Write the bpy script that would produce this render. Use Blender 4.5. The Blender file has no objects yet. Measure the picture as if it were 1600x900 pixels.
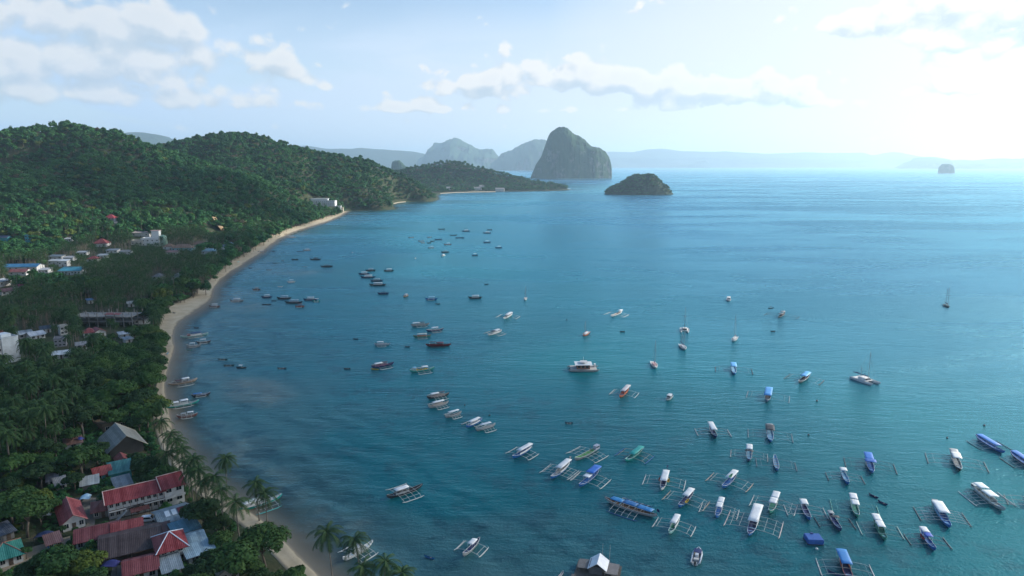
import bpy, bmesh, math, random
import numpy as np
from mathutils import Vector, Matrix

S = bpy.context.scene
COL = S.collection
R = math.radians
rng = np.random.default_rng(7)
random.seed(7)

# ------------------------------------------------------------------ camera
CAM_H, PITCH, FPX = 110.0, R(10.25), 1600 * 24 / 36
cam_d = bpy.data.cameras.new('camera')
cam_d.lens, cam_d.sensor_width = 24, 36
cam_d.clip_start, cam_d.clip_end = 1.0, 90000
cam = bpy.data.objects.new('camera', cam_d)
COL.objects.link(cam)
cam.location = (0, 0, CAM_H)
cam.rotation_euler = (R(90) - PITCH, 0, 0)
S.camera = cam

# ------------------------------------------------------------------ light and exposure
SUN_AZ, SUN_EL = R(67), R(28)          # azimuth to the right of the view, height
SKY_STRENGTH = 0.12
SUN_STRENGTH = 5.0
EXPOSURE = 0.5
HAZE_DENSITY = 5.4e-5
S.view_settings.view_transform = 'Standard'
S.view_settings.look = 'None'
S.view_settings.gamma = 1
S.view_settings.exposure = EXPOSURE
S.cycles.max_bounces = 6
S.cycles.volume_bounces = 1
S.cycles.transparent_max_bounces = 12
S.cycles.caustics_reflective = False
S.cycles.caustics_refractive = False
S.cycles.use_denoising = True
S.cycles.sample_clamp_indirect = 6

sun_d = bpy.data.lights.new('sun', 'SUN')
sun_d.energy, sun_d.angle, sun_d.color = SUN_STRENGTH, R(0.6), (1.0, 0.95, 0.87)
sun = bpy.data.objects.new('sun', sun_d)
COL.objects.link(sun)
sdir = Vector((math.sin(SUN_AZ) * math.cos(SUN_EL), math.cos(SUN_AZ) * math.cos(SUN_EL), math.sin(SUN_EL)))
sun.rotation_euler = sdir.to_track_quat('Z', 'Y').to_euler()
sun.location = (600, 400, 900)


class NT:
    """small helper for writing node trees"""
    def __init__(s, tree):
        s.t = tree
        s.L = tree.links.new

    def n(s, kind, **kw):
        nd = s.t.nodes.new(kind)
        for k, v in kw.items():
            setattr(nd, k, v)
        return nd

    def put(s, sock, v):
        if isinstance(v, bpy.types.NodeSocket):
            s.L(v, sock)
        elif v is not None:
            sock.default_value = v

    def m(s, op, a, b=None, c=None, clamp=False):
        nd = s.n('ShaderNodeMath', operation=op)
        nd.use_clamp = clamp
        for i, v in enumerate((a, b, c)):
            if v is not None:
                s.put(nd.inputs[i], v)
        return nd.outputs[0]

    def mix(s, f, a, b, blend='MIX'):
        nd = s.n('ShaderNodeMix', data_type='RGBA', blend_type=blend)
        s.put(nd.inputs[0], f)
        s.put(nd.inputs[6], a if not isinstance(a, tuple) else (*a, 1)[:4])
        s.put(nd.inputs[7], b if not isinstance(b, tuple) else (*b, 1)[:4])
        return nd.outputs[2]

    def comb(s, x, y, z=0.0):
        nd = s.n('ShaderNodeCombineXYZ')
        for i, v in enumerate((x, y, z)):
            s.put(nd.inputs[i], v)
        return nd.outputs[0]

    def noise(s, vec, scale, detail=4, rough=0.55, dist=0.0, dims='3D'):
        nd = s.n('ShaderNodeTexNoise', noise_dimensions=dims)
        s.put(nd.inputs['Vector'], vec)
        s.put(nd.inputs['Scale'], scale)
        s.put(nd.inputs['Detail'], detail)
        s.put(nd.inputs['Roughness'], rough)
        s.put(nd.inputs['Distortion'], dist)
        return nd.outputs[0]

    def ramp(s, f, stops, interp='LINEAR'):
        nd = s.n('ShaderNodeValToRGB')
        cr = nd.color_ramp
        cr.interpolation = interp
        while len(cr.elements) < len(stops):
            cr.elements.new(0.5)
        for e, (p, c) in zip(cr.elements, stops):
            e.position = p
            e.color = (*c, 1) if len(c) == 3 else c
        s.put(nd.inputs[0], f)
        return nd.outputs[0]

    def rng(s, v, a, b, c=0.0, d=1.0, smooth=False):
        nd = s.n('ShaderNodeMapRange')
        if smooth:
            nd.interpolation_type = 'SMOOTHSTEP'
        for i, x in enumerate((v, a, b, c, d)):
            s.put(nd.inputs[i], x)
        return nd.outputs[0]


# ------------------------------------------------------------------ sky: Nishita with cumulus and thin veil, by direction
world = bpy.data.worlds.new('World')
S.world = world
world.use_nodes = True
wt = world.node_tree
wt.nodes.clear()
W = NT(wt)
sky = W.n('ShaderNodeTexSky', sky_type='NISHITA')
sky.sun_disc = False
sky.sun_elevation = SUN_EL
sky.sun_rotation = SUN_AZ
sky.altitude = 100
sky.air_density = 1.0
sky.dust_density = 0.4
sky.ozone_density = 1.6
tc = W.n('ShaderNodeTexCoord')
sep = W.n('ShaderNodeSeparateXYZ')
W.L(tc.outputs['Generated'], sep.inputs[0])
dx, dy, dz = sep.outputs
az = W.m('ARCTAN2', dx, dy)
el = W.m('ARCSINE', dz)


def gauss(u0, v0, a, b, amp):
    du = W.m('DIVIDE', W.m('SUBTRACT', az, u0), a)
    dv = W.m('SUBTRACT', el, v0)
    dv = W.m('DIVIDE', dv, W.m('MULTIPLY_ADD', W.m('GREATER_THAN', dv, 0.0), b * 0.6, b * 0.55))
    q = W.m('ADD', W.m('MULTIPLY', du, du), W.m('MULTIPLY', dv, dv))
    return W.m('MULTIPLY', W.m('EXPONENT', W.m('MULTIPLY', q, -1.0)), amp)


def pix(px, py):
    """azimuth and elevation of a place in the sky"""
    v = Vector(((px - 800) / FPX, math.cos(PITCH) + (450 - py) / FPX * math.sin(PITCH),
                -math.sin(PITCH) + (450 - py) / FPX * math.cos(PITCH)))
    v.normalize()
    return math.atan2(v.x, v.y), math.asin(v.z)


def cloudfield(du, dv):
    """cumulus texture with rounded heads, shifted by (du, dv)"""
    u = W.m('ADD', az, du)
    v = W.m('MULTIPLY', W.m('ADD', el, dv), 1.35)
    vec = W.comb(u, v)
    big = W.noise(vec, 11.0, 2, 0.5, 0, '2D')
    fine = W.noise(vec, 42.0, 5, 0.6, 0.3, '2D')
    vor = W.n('ShaderNodeTexVoronoi', feature='SMOOTH_F1', voronoi_dimensions='2D')
    W.put(vor.inputs['Vector'], W.comb(W.m('ADD', u, W.m('MULTIPLY', fine, 0.012)), W.m('ADD', v, W.m('MULTIPLY', fine, 0.012))))
    W.put(vor.inputs['Scale'], 30.0)
    W.put(vor.inputs['Smoothness'], 0.35)
    puff = W.m('SUBTRACT', 0.5, vor.outputs['Distance'])
    d = W.m('ADD', W.m('MULTIPLY', W.m('SUBTRACT', big, 0.5), 0.8), W.m('MULTIPLY', puff, 0.52))
    return W.m('ADD', d, W.m('MULTIPLY', W.m('SUBTRACT', fine, 0.5), 0.42))


env = env1 = None
for (px, py, a, b, amp) in [(60, 60, 170, 58, 0.72), (225, 75, 75, 44, 0.66), (150, 140, 190, 34, 0.52),
                            (430, 108, 42, 26, 0.55), (505, 133, 22, 16, 0.5), (400, 165, 220, 22, 0.22),
                            (745, 145, 62, 20, 0.68), (865, 122, 105, 36, 0.68), (1030, 138, 90, 27, 0.66),
                            (1180, 148, 95, 22, 0.5), (1290, 158, 90, 18, 0.3),
                            (985, 21, 22, 11, 0.55), (655, 168, 60, 12, 0.4), (660, 112, 25, 14, 0.2),
                            (1560, 58, 100, 30, 0.74), (1600, 5, 150, 24, 0.66), (1500, 138, 45, 11, 0.36), (1360, 35, 110, 30, 0.3),
                            (2050, 90, 300, 60, 0.5), (-500, 80, 400, 70, 0.55), (880, 172, 260, 10, 0.32)]:
    u0, v0 = pix(px, py)
    g = gauss(u0, v0, a / FPX * 1.0, b / FPX, amp)
    env = g if env is None else W.m('ADD', env, g)
    g1 = gauss(u0, v0 - 0.014, a / FPX * 1.0, b / FPX, amp)
    env1 = g1 if env1 is None else W.m('ADD', env1, g1)
env1 = W.m('MINIMUM', env1, 0.74)
env = W.m('MINIMUM', env, 0.74)
dens0 = W.m('ADD', cloudfield(0, 0), env)
dens1 = W.m('ADD', cloudfield(0.008, 0.016), env1)
cover = W.rng(dens0, 0.31, W.rng(az, -0.5, -0.12, 0.68, 0.49), 0, 1, smooth=True)
lit = W.m('ADD', W.m('MULTIPLY', W.m('SUBTRACT', dens0, dens1), 2.2), 0.62, clamp=True)
thick = W.rng(dens0, 0.5, 1.0, 0, 1, smooth=True)
# radiance of the clouds, relative to the Background strength
lit = W.m('MULTIPLY', lit, W.rng(thick, 0, 1, 1.0, 0.82))
K = 0.9 / SKY_STRENGTH
ccol = W.ramp(lit, [(0.0, (0.62, 0.73, 0.84)), (0.40, (0.76, 0.83, 0.90)), (0.72, (0.95, 0.965, 0.98)), (1.0, (1.06, 1.05, 1.03))])
sunside = W.rng(az, -0.6, 0.75, 0.96, 1.12)
cm = W.n('ShaderNodeVectorMath', operation='SCALE')
W.put(cm.inputs[0], ccol)
W.put(cm.inputs['Scale'], W.m('MULTIPLY', sunside, K * 0.73))
# thin high veil, thicker towards the sun and the horizon
vv = W.comb(az, W.m('MULTIPLY', el, 3.2))
veil_n = W.noise(vv, 3.4, 4, 0.55, 0.4, '2D')
veil = W.m('ADD', W.m('MULTIPLY', W.rng(veil_n, 0.36, 0.72, 0, 1, smooth=True), 0.5), W.rng(az, -0.6, 0.3, 0.40, 0.95, smooth=True))
veil = W.m('ADD', veil, W.rng(el, 0.0, 0.13, 0.6, 0.05), clamp=True)
# veil fades overhead and behind
veil = W.m('MULTIPLY', veil, W.rng(el, 0.13, W.rng(az, 0.05, 0.55, 0.25, 0.8), 1.0, 0.04, smooth=True))
vcol = W.mix(W.rng(az, -0.6, 0.6, 0, 1), (0.46 * K, 0.62 * K, 0.84 * K), (0.77 * K, 0.78 * K, 0.78 * K))
skyc = W.mix(W.m('MULTIPLY', veil, 0.92), sky.outputs[0], vcol)
# above the veil the sky away from the sun is clear and deep blue
clear = W.m('MULTIPLY', W.rng(el, 0.225, 0.40, 0, 0.9, smooth=True), W.rng(az, 0.10, 0.75, 1, 0, smooth=True))
skyc = W.mix(clear, skyc, (0.085 * K, 0.22 * K, 0.46 * K))
# the bright glow of thin clouds round the sun
gsun = gauss(SUN_AZ, SUN_EL, 0.44, 0.38, 1.5)
gv = W.n('ShaderNodeVectorMath', operation='SCALE')
gv.inputs[0].default_value = (1.0 * K, 0.96 * K, 0.90 * K)
W.put(gv.inputs['Scale'], gsun)
ga = W.n('ShaderNodeVectorMath', operation='ADD')
W.L(skyc, ga.inputs[0])
W.L(gv.outputs[0], ga.inputs[1])
skyc = ga.outputs[0]
# keep clouds to the lower sky; overhead stays clear blue
cover = W.m('MULTIPLY', cover, W.rng(el, -0.01, 0.03, 0, 1))
out = W.mix(W.m('MULTIPLY', cover, W.rng(az, -0.5, -0.1, 0.72, 0.9)), skyc, cm.outputs[0])
bg = W.n('ShaderNodeBackground')
W.L(out, bg.inputs[0])
bg.inputs[1].default_value = SKY_STRENGTH
wo = W.n('ShaderNodeOutputWorld')
W.L(bg.outputs[0], wo.inputs[0])
world.cycles.sampling_method = 'MANUAL'
world.cycles.sample_map_resolution = 1024


# ------------------------------------------------------------------ geometry helpers
CP, SP = math.cos(PITCH), math.sin(PITCH)


def ray(px, py):
    xc, yc = (px - 800) / FPX, (450 - py) / FPX
    return np.array((xc, CP + yc * SP, -SP + yc * CP))


def at(px, py, z=0.0):
    """the point at height z seen along that direction from the camera"""
    d = ray(px, py)
    t = (z - CAM_H) / d[2]
    return Vector((d[0] * t, d[1] * t, z))


def at_y(px, py, y):
    d = ray(px, py)
    t = y / d[1]
    return Vector((d[0] * t, y, CAM_H + d[2] * t))


def proj(p):
    """photo position of points (n,3)"""
    p = np.asarray(p, float).reshape(-1, 3)
    q = p - np.array((0, 0, CAM_H))
    f = q[:, 1] * CP - q[:, 2] * SP
    u = q[:, 1] * SP + q[:, 2] * CP
    f = np.where(f < 1e-3, 1e-3, f)
    return np.stack((800 + FPX * q[:, 0] / f, 450 - FPX * u / f, f), 1)


def hash2(ix, iy, seed):
    n = (ix.astype(np.int64) * 374761393 + iy.astype(np.int64) * 668265263 + seed * 1274126177) & 0xffffffff
    n = ((n ^ (n >> 13)) * 1274126177) & 0xffffffff
    return ((n ^ (n >> 16)) & 0xffff) / 65535.0


def vnoise(x, y, seed=0):
    ix, iy = np.floor(x), np.floor(y)
    fx, fy = x - ix, y - iy
    fx, fy = fx * fx * (3 - 2 * fx), fy * fy * (3 - 2 * fy)
    a, b = hash2(ix, iy, seed), hash2(ix + 1, iy, seed)
    c, d = hash2(ix, iy + 1, seed), hash2(ix + 1, iy + 1, seed)
    return (a * (1 - fx) + b * fx) * (1 - fy) + (c * (1 - fx) + d * fx) * fy


def fbm(x, y, seed=0, octs=4, gain=0.5):
    s, a, t = 0, 1, 0
    for o in range(octs):
        s = s + a * vnoise(x * 2 ** o + 17.3 * o, y * 2 ** o - 9.1 * o, seed + o)
        t += a
        a *= gain
    return s / t


def sstep(x, a, b):
    t = np.clip((x - a) / (b - a), 0, 1)
    return t * t * (3 - 2 * t)


def new_obj(name, mesh, parent=None):
    o = bpy.data.objects.new(name, mesh)
    COL.objects.link(o)
    if parent is not None:
        o.parent = parent
    return o


def mesh_from(name, verts, faces, mats=(), smooth=False, midx=None):
    me = bpy.data.meshes.new(name)
    me.from_pydata([tuple(v) for v in verts], [], [tuple(f) for f in faces])
    for m in mats:
        me.materials.append(m)
    if midx is not None:
        me.polygons.foreach_set('material_index', np.asarray(midx, np.int32))
    if smooth:
        me.polygons.foreach_set('use_smooth', np.ones(len(me.polygons), bool))
    me.update()
    return me


def quads_mesh(name, co, quads, mats=(), smooth=False):
    """fast build from numpy vertices (n,3) and quads (m,4)"""
    me = bpy.data.meshes.new(name)
    co = np.asarray(co, np.float32)
    quads = np.asarray(quads, np.int32)
    me.vertices.add(len(co))
    me.vertices.foreach_set('co', co.ravel())
    me.loops.add(quads.size)
    me.loops.foreach_set('vertex_index', quads.ravel())
    me.polygons.add(len(quads))
    k = quads.shape[1]
    me.polygons.foreach_set('loop_start', np.arange(0, quads.size, k, dtype=np.int32))
    me.polygons.foreach_set('loop_total', np.full(len(quads), k, np.int32))
    if smooth:
        me.polygons.foreach_set('use_smooth', np.ones(len(quads), bool))
    for m in mats:
        me.materials.append(m)
    me.update(calc_edges=True)
    me.validate()
    return me


def grid_quads(nr, nc):
    i = np.arange(nr - 1)[:, None] * nc + np.arange(nc - 1)[None, :]
    return np.stack((i, i + 1, i + nc + 1, i + nc), -1).reshape(-1, 4)


def set_attr(me, name, vals):
    a = me.attributes.new(name, 'FLOAT', 'POINT')
    a.data.foreach_set('value', np.asarray(vals, np.float32))


def tag(o, label=None, cat=None, group=None, kind=None):
    if label: o['label'] = label
    if cat: o['category'] = cat
    if group: o['group'] = group
    if kind: o['kind'] = kind
    return o


def empty(name, loc, rz=0.0, label=None, cat=None, group=None):
    o = bpy.data.objects.new(name, None)
    COL.objects.link(o)
    o.empty_display_size = 0.5
    o.location = loc
    o.rotation_euler = (0, 0, rz)
    return tag(o, label, cat, group)


# ------------------------------------------------------------------ materials
def new_mat(name):
    m = bpy.data.materials.new(name)
    m.use_nodes = True
    t = m.node_tree
    t.nodes.clear()
    N = NT(t)
    o = N.n('ShaderNodeOutputMaterial')
    return m, N, o


def pbsdf(N, out, color, rough=0.6, spec=0.4, metallic=0.0, normal=None):
    b = N.n('ShaderNodeBsdfPrincipled')
    N.put(b.inputs['Base Color'], (*color, 1) if isinstance(color, tuple) else color)
    N.put(b.inputs['Roughness'], rough)
    N.put(b.inputs['Specular IOR Level'], spec)
    N.put(b.inputs['Metallic'], metallic)
    if normal is not None:
        N.L(normal, b.inputs['Normal'])
    if out is not None:
        N.L(b.outputs[0], out.inputs[0])
    return b


PAINT = {}


def paint(col, rough=0.5, wear=0.25, scale=0.8, metallic=0.0):
    """painted or bare surface with uneven wear and grime"""
    key = (tuple(round(c, 3) for c in col), rough, wear, scale)
    if key in PAINT:
        return PAINT[key]
    m, N, o = new_mat('paint')
    g = N.n('ShaderNodeNewGeometry').outputs['Position']
    a = N.noise(g, scale, 5, 0.6)
    b = N.noise(g, scale * 7, 3, 0.6)
    f = N.rng(N.m('ADD', N.m('MULTIPLY', a, 0.7), N.m('MULTIPLY', b, 0.3)), 0.35, 0.68, 0, 1)
    dark = tuple(c * (1 - wear) * 0.92 + 0.03 * wear for c in col)
    c = N.mix(f, dark, tuple(col))
    pbsdf(N, o, c, N.rng(f, 0, 1, min(1, rough + 0.2), rough), 0.4, metallic)
    PAINT[key] = m
    return m


def roof_mat(col, rust=0.3, name='roof_sheet', fade=0.10):
    key = ('roof', tuple(round(c, 3) for c in col), rust)
    if key in PAINT:
        return PAINT[key]
    m, N, o = new_mat(name)
    tcn = N.n('ShaderNodeTexCoord').outputs['Object']
    g = N.n('ShaderNodeNewGeometry').outputs['Position']
    a = N.noise(g, 0.35, 5, 0.65)
    b = N.noise(g, 2.2, 4, 0.65)
    s = N.n('ShaderNodeSeparateXYZ')
    N.L(tcn, s.inputs[0])
    # sheets of slightly different age, in strips along the roof
    strip = N.n('ShaderNodeTexWhiteNoise', noise_dimensions='1D')
    N.put(strip.inputs['W'], N.m('FLOOR', N.m('DIVIDE', s.outputs[0], 0.9)))
    f = N.m('ADD', N.m('MULTIPLY', a, 0.55), N.m('ADD', N.m('MULTIPLY', b, 0.3), N.m('MULTIPLY', strip.outputs[0], 0.18)))
    faded = tuple(min(1, c * (1 - fade) + fade * 0.32) for c in col)
    c1 = N.mix(N.rng(f, 0.40, 0.70), tuple(x * 0.55 for x in col), faded)
    c2 = N.mix(N.rng(N.noise(g, 0.9, 6, 0.7), 0.56, 0.72, 0, rust), c1, (0.085, 0.045, 0.03))
    bump = N.n('ShaderNodeBump')
    bump.inputs['Strength'].default_value = 0.5
    bump.inputs['Distance'].default_value = 0.05
    N.L(N.m('SINE', N.m('MULTIPLY', s.outputs[0], 14.0)), bump.inputs['Height'])
    pbsdf(N, o, c2, 0.55, 0.35, 0.0, bump.outputs[0])
    PAINT[key] = m
    return m


GLASS = None


def glass():
    global GLASS
    if GLASS is None:
        m, N, o = new_mat('window_glass')
        pbsdf(N, o, (0.012, 0.02, 0.028), 0.08, 0.6)
        GLASS = m
    return GLASS
# ------------------------------------------------------------------ coast (water edge, tree edge) read as ground points
SHORE = [((545, 329), (532, 328)), ((530, 338.5), (517, 336.5)), ((505, 348.5), (490, 346)), ((472, 358.5), (458, 356)),
         ((444, 370), (424, 368)), ((424, 383), (404, 380)), ((408, 396), (384, 396)), ((380, 414), (356, 412)),
         ((352, 432), (334, 432)), ((336, 450), (310, 452)), ((332, 467), (292, 470)), ((318, 481), (268, 484)),
         ((284, 502), (256, 503)), ((271, 522), (251, 528)), ((273, 548), (254, 552)), ((264, 572), (252, 576)),
         ((258, 600), (246, 605)), ((264, 632), (243, 636)), ((270, 660), (248, 668)), ((282, 692), (258, 700)),
         ((303, 728), (278, 735)), ((340, 762), (316, 772)), ((384, 793), (360, 804)), ((414, 816), (396, 830)),
         ((440, 840), (424, 858)), ((466, 866), (450, 886)), ((500, 900), (480, 914)), ((556, 955), (535, 966)),
         ((690, 1080), (665, 1090))]
water_edge = [at(*w) for w, t in SHORE]
tree_edge = [at(*t) for w, t in SHORE]
for i_ in range(1, 11):
    tree_edge[i_] = water_edge[i_].lerp(tree_edge[i_], 0.74)
near_tail = [Vector((25, 95, 0)), Vector((120, -20, 0)), Vector((400, -220, 0)), (Vector((900, -400, 0)))]
far_head = [(-6000, 9000, 0), at(100, 281.5), at(300, 283), at(560, 286), at(700, 288.5), at(800, 290.5), at(850, 292), at(889, 295),
            at(886, 297), at(850, 298.5), at(810, 299.2), at(775, 299.5), at(740, 300), at(700, 301), at(688, 302.5), at(683, 306),
            at(684, 312), at(672, 315), at(650, 315), at(632, 315.5), at(618, 317), at(612, 321), at(616, 327), at(600, 328.5), at(570, 328.5)]
coast = [Vector(p).to_2d() for p in far_head] + [p.to_2d() for p in water_edge] + [p.to_2d() for p in near_tail]
poly = np.array([tuple(p) for p in coast] + [(900, -900), (-7000, -900), (-9000, 9000)])


def seg_dist(P, A, B):
    d = B - A
    L = (d * d).sum()
    t = np.clip(((P - A) @ d) / L, 0, 1)
    return np.sqrt((((P - A) - t[:, None] * d) ** 2).sum(1)), t


def inside(P, Q):
    x, y = P[:, 0], P[:, 1]
    c = np.zeros(len(P), bool)
    n = len(Q)
    for i in range(n):
        x1, y1 = Q[i]
        x2, y2 = Q[(i + 1) % n]
        cond = (y1 > y) != (y2 > y)
        if y1 != y2:
            c ^= cond & (x < (x2 - x1) * (y - y1) / (y2 - y1) + x1)
    return c


def shore_d(P):
    """distance to the coast, positive on land"""
    d = np.full(len(P), 1e9)
    for i in range(len(coast) - 1):
        d = np.minimum(d, seg_dist(P, poly[i], poly[i + 1])[0])
    return np.where(inside(P, poly), d, -d)


NW = len(water_edge)
we = np.array([tuple(p.to_2d()) for p in water_edge])
te = np.array([tuple(p.to_2d()) for p in tree_edge])
beach_poly = np.concatenate((we, te[::-1]))
# hill ridges: skyline places and how far off they stand
CAN = 8.0
RIDGES = [
    (175, 190, [(-420, 250, 1250), (-250, 230, 1300), (-100, 220, 1350), (0, 213, 1350), (50, 207, 1380), (90, 202, 1400), (130, 207, 1400),
                (165, 223, 1420), (205, 234, 1430), (240, 245, 1430), (285, 264, 1370), (322, 300, 1260), (350, 345, 1130)], 60),
    (150, 110, [(0, 262, 1150), (40, 285, 1060), (70, 322, 980)], 60),
    (120, 110, [(130, 232, 1330), (160, 262, 1200), (190, 300, 1090), (215, 340, 1000)], 60),
    (210, 220, [(235, 240, 2050), (262, 233, 2000), (285, 223, 1950), (320, 215, 1900), (370, 216, 1900), (400, 224, 1900), (430, 234, 1950)], 200),
    (190, 170, [(430, 234, 1950), (475, 244, 2000), (505, 241, 2050), (530, 246, 2050), (560, 256, 2050), (590, 268, 2000), (620, 282, 1950), (650, 294, 1900), (676, 307, 1850)], 50),
    (120, 110, [(345, 224, 1880), (365, 255, 1700), (385, 285, 1560), (400, 315, 1420)], 70),
    (90, 90, [(420, 262, 1800), (440, 288, 1620), (455, 302, 1520), (478, 318, 1470)], 50),
    (90, 80, [(500, 250, 2000), (540, 282, 1850), (575, 300, 1760), (596, 312, 1720)], 60),
    (140, 60, [(560, 292, 3300), (600, 281, 3300), (630, 268, 3300), (660, 260, 3270), (690, 254, 3250), (720, 257, 3250), (760, 265, 3200), (800, 276, 3160), (850, 288, 3110), (884, 296, 3090)], 45),
]


def hill_height(P):
    acc = np.zeros(len(P))
    fall = np.zeros(len(P))
    for (s0, s1, pts, _) in RIDGES:
        w = [at_y(*p) for p in pts]
        n = len(w)
        best = np.zeros(len(P))
        for i in range(n - 1):
            A, B = np.array(w[i][:2]), np.array(w[i + 1][:2])
            d, t = seg_dist(P, A, B)
            h = w[i][2] + (w[i + 1][2] - w[i][2]) * t - CAN
            s = s0 + (s1 - s0) * (i + t) / (n - 1)
            e_ = np.exp(-0.5 * (d / s) ** 2)
            best = np.maximum(best, np.maximum(h, 0) * e_)
            fall = np.maximum(fall, e_)
        acc += best ** 12
    return acc ** (1 / 12), fall


def ground_h(P):
    P = np.asarray(P, float).reshape(-1, 2)
    d = shore_d(P)
    hh, fall = hill_height(P)
    n1 = fbm(P[:, 0] / 130, P[:, 1] / 130, 3, 4)
    n2 = np.abs(fbm(P[:, 0] / 260 + 9, P[:, 1] / 260, 11, 4) - 0.5) * 2
    n3 = np.abs(fbm(P[:, 0] / 110 + 4, P[:, 1] / 150, 19, 3) - 0.5) * 2
    hh = hh * (0.92 + 0.16 * n1 - (1 - fall ** 2) * (1.25 * np.clip(0.38 - n2, 0, 1) + 0.9 * np.clip(0.26 - n3, 0, 1)) * sstep(hh, 15, 70))
    hh *= sstep(d, np.where(P[:, 1] > 1560, -5, 24), np.where(P[:, 1] > 1560, 70, 160))
    hh += (fbm(P[:, 0] / 42, P[:, 1] / 42, 61, 2) - 0.5) * 11 * sstep(hh, 10, 60)
    r = np.hypot(P[:, 0], P[:, 1])
    plain = 0.25 + 2.95 * sstep(d, 0, 34)
    z = plain + hh * sstep(r, 620, 950)
    z = np.where(d > 0, z, np.maximum(d * 0.25, -8))
    # the shelf that carries the white hotel
    hp = np.array(at(506, 324, 14)[:2])
    q = np.hypot(*(P - hp).T)
    z = np.where(d > 0, z + (13 - z) * (1 - sstep(q, 40, 75)) * sstep(d, 5, 50), z)
    return z, d


def gz(x, y):
    return float(ground_h(np.array([[x, y]]))[0][0])


def hit(px, py, lift=0.0):
    """where that line of sight meets the land"""
    d = ray(px, py)
    if d[1] <= 0:
        return at(px, py, 3)
    ts = np.concatenate((np.linspace(100, 1000, 200), np.linspace(1005, 4000, 600)))
    pts = d[None, :] * ts[:, None] + np.array((0, 0, CAM_H))
    z, _ = ground_h(pts[:, :2])
    k = np.nonzero(pts[:, 2] < z + lift)[0]
    if not len(k):
        return at(px, py, 1)
    i = max(int(k[0]), 1)
    lo, hi = ts[i - 1], ts[i]
    for _ in range(18):
        mid = (lo + hi) / 2
        p = d * mid + np.array((0, 0, CAM_H))
        if p[2] < gz(p[0], p[1]) + lift: hi = mid
        else: lo = mid
    p = d * hi + np.array((0, 0, CAM_H))
    return Vector((p[0], p[1], gz(p[0], p[1])))


# ------------------------------------------------------------------ ground sheet
def ground_material():
    m, N, o = new_mat('earth_and_undergrowth')
    g = N.n('ShaderNodeNewGeometry')
    a = N.noise(g.outputs['Position'], 0.05, 6, 0.65)
    b = N.noise(g.outputs['Position'], 0.6, 4, 0.6)
    c = N.mix(N.rng(a, 0.4, 0.6), (0.030, 0.050, 0.022), (0.060, 0.062, 0.030))
    c = N.mix(N.rng(b, 0.5, 0.75), c, (0.022, 0.040, 0.018))
    c = N.mix(N.rng(N.noise(g.outputs['Position'], 0.09, 5, 0.7), 0.60, 0.70, 0, 0.85), c, (0.16, 0.125, 0.085))
    bump = N.n('ShaderNodeBump')
    bump.inputs['Distance'].default_value = 0.4
    N.L(b, bump.inputs['Height'])
    pbsdf(N, o, c, 0.95, 0.2, 0, bump.outputs[0])
    return m


def polar(az0, az1, daz, r0, r1, k):
    a = np.arange(R(az0), R(az1) + 1e-6, R(daz))
    nr = int(math.log(r1 / r0) / math.log(k)) + 1
    r = r0 * k ** np.arange(nr + 1)
    A, RR = np.meshgrid(a, r)
    return A, RR


A_, R_ = polar(-88, 14, 0.28, 45, 5600, 1.011)
P_ = np.stack((np.sin(A_).ravel() * R_.ravel(), np.cos(A_).ravel() * R_.ravel()), 1)
z_, d_ = ground_h(P_)
# under the beach sheet the earth lies lower
bi = inside(P_, beach_poly)
z_ = np.where(bi, z_ - 1.3, z_)
q_ = grid_quads(*A_.shape)
keep = (d_[q_] > -45).any(1)
q_ = q_[keep]
used = np.unique(q_)
remap = -np.ones(len(P_), int)
remap[used] = np.arange(len(used))
gm = quads_mesh('ground', np.column_stack((P_, z_))[used], remap[q_], [ground_material()], True)
tag(new_obj('ground', gm), 'green and earthy land behind the bay rising into hills', 'ground', kind='structure')


# ------------------------------------------------------------------ beach sheet
def sand_material():
    m, N, o = new_mat('sand')
    g = N.n('ShaderNodeNewGeometry').outputs['Position']
    at_ = N.n('ShaderNodeAttribute', attribute_name='wet').outputs['Fac']
    a = N.noise(g, 0.12, 5, 0.6)
    b = N.noise(g, 1.4, 4, 0.7)
    dry = N.mix(N.rng(a, 0.35, 0.65), (0.36, 0.30, 0.205), (0.47, 0.40, 0.285))
    dry = N.mix(N.rng(b, 0.60, 0.78, 0, 0.6), dry, (0.16, 0.115, 0.07))
    w = N.m('ADD', at_, N.m('MULTIPLY', N.m('SUBTRACT', a, 0.5), 0.9))
    c = N.mix(N.rng(w, 0.35, 0.7, 0, 1, True), dry, (0.15, 0.125, 0.085))
    pbsdf(N, o, c, N.rng(w, 0.4, 0.8, 0.95, 0.5), 0.3)
    return m


def dense(line, step):
    out = []
    for i in range(len(line) - 1):
        n = max(1, int((line[i + 1] - line[i]).length / step))
        for k in range(n):
            # Catmull-Rom so that the shore curves smoothly
            p0, p1, p2, p3 = line[max(i - 1, 0)], line[i], line[i + 1], line[min(i + 2, len(line) - 1)]
            t = k / n
            out.append(0.5 * ((2 * p1) + (p2 - p0) * t + (2 * p0 - 5 * p1 + 4 * p2 - p3) * t * t + (3 * p1 - p0 - 3 * p2 + p3) * t ** 3))
    out.append(line[-1])
    return out


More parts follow.
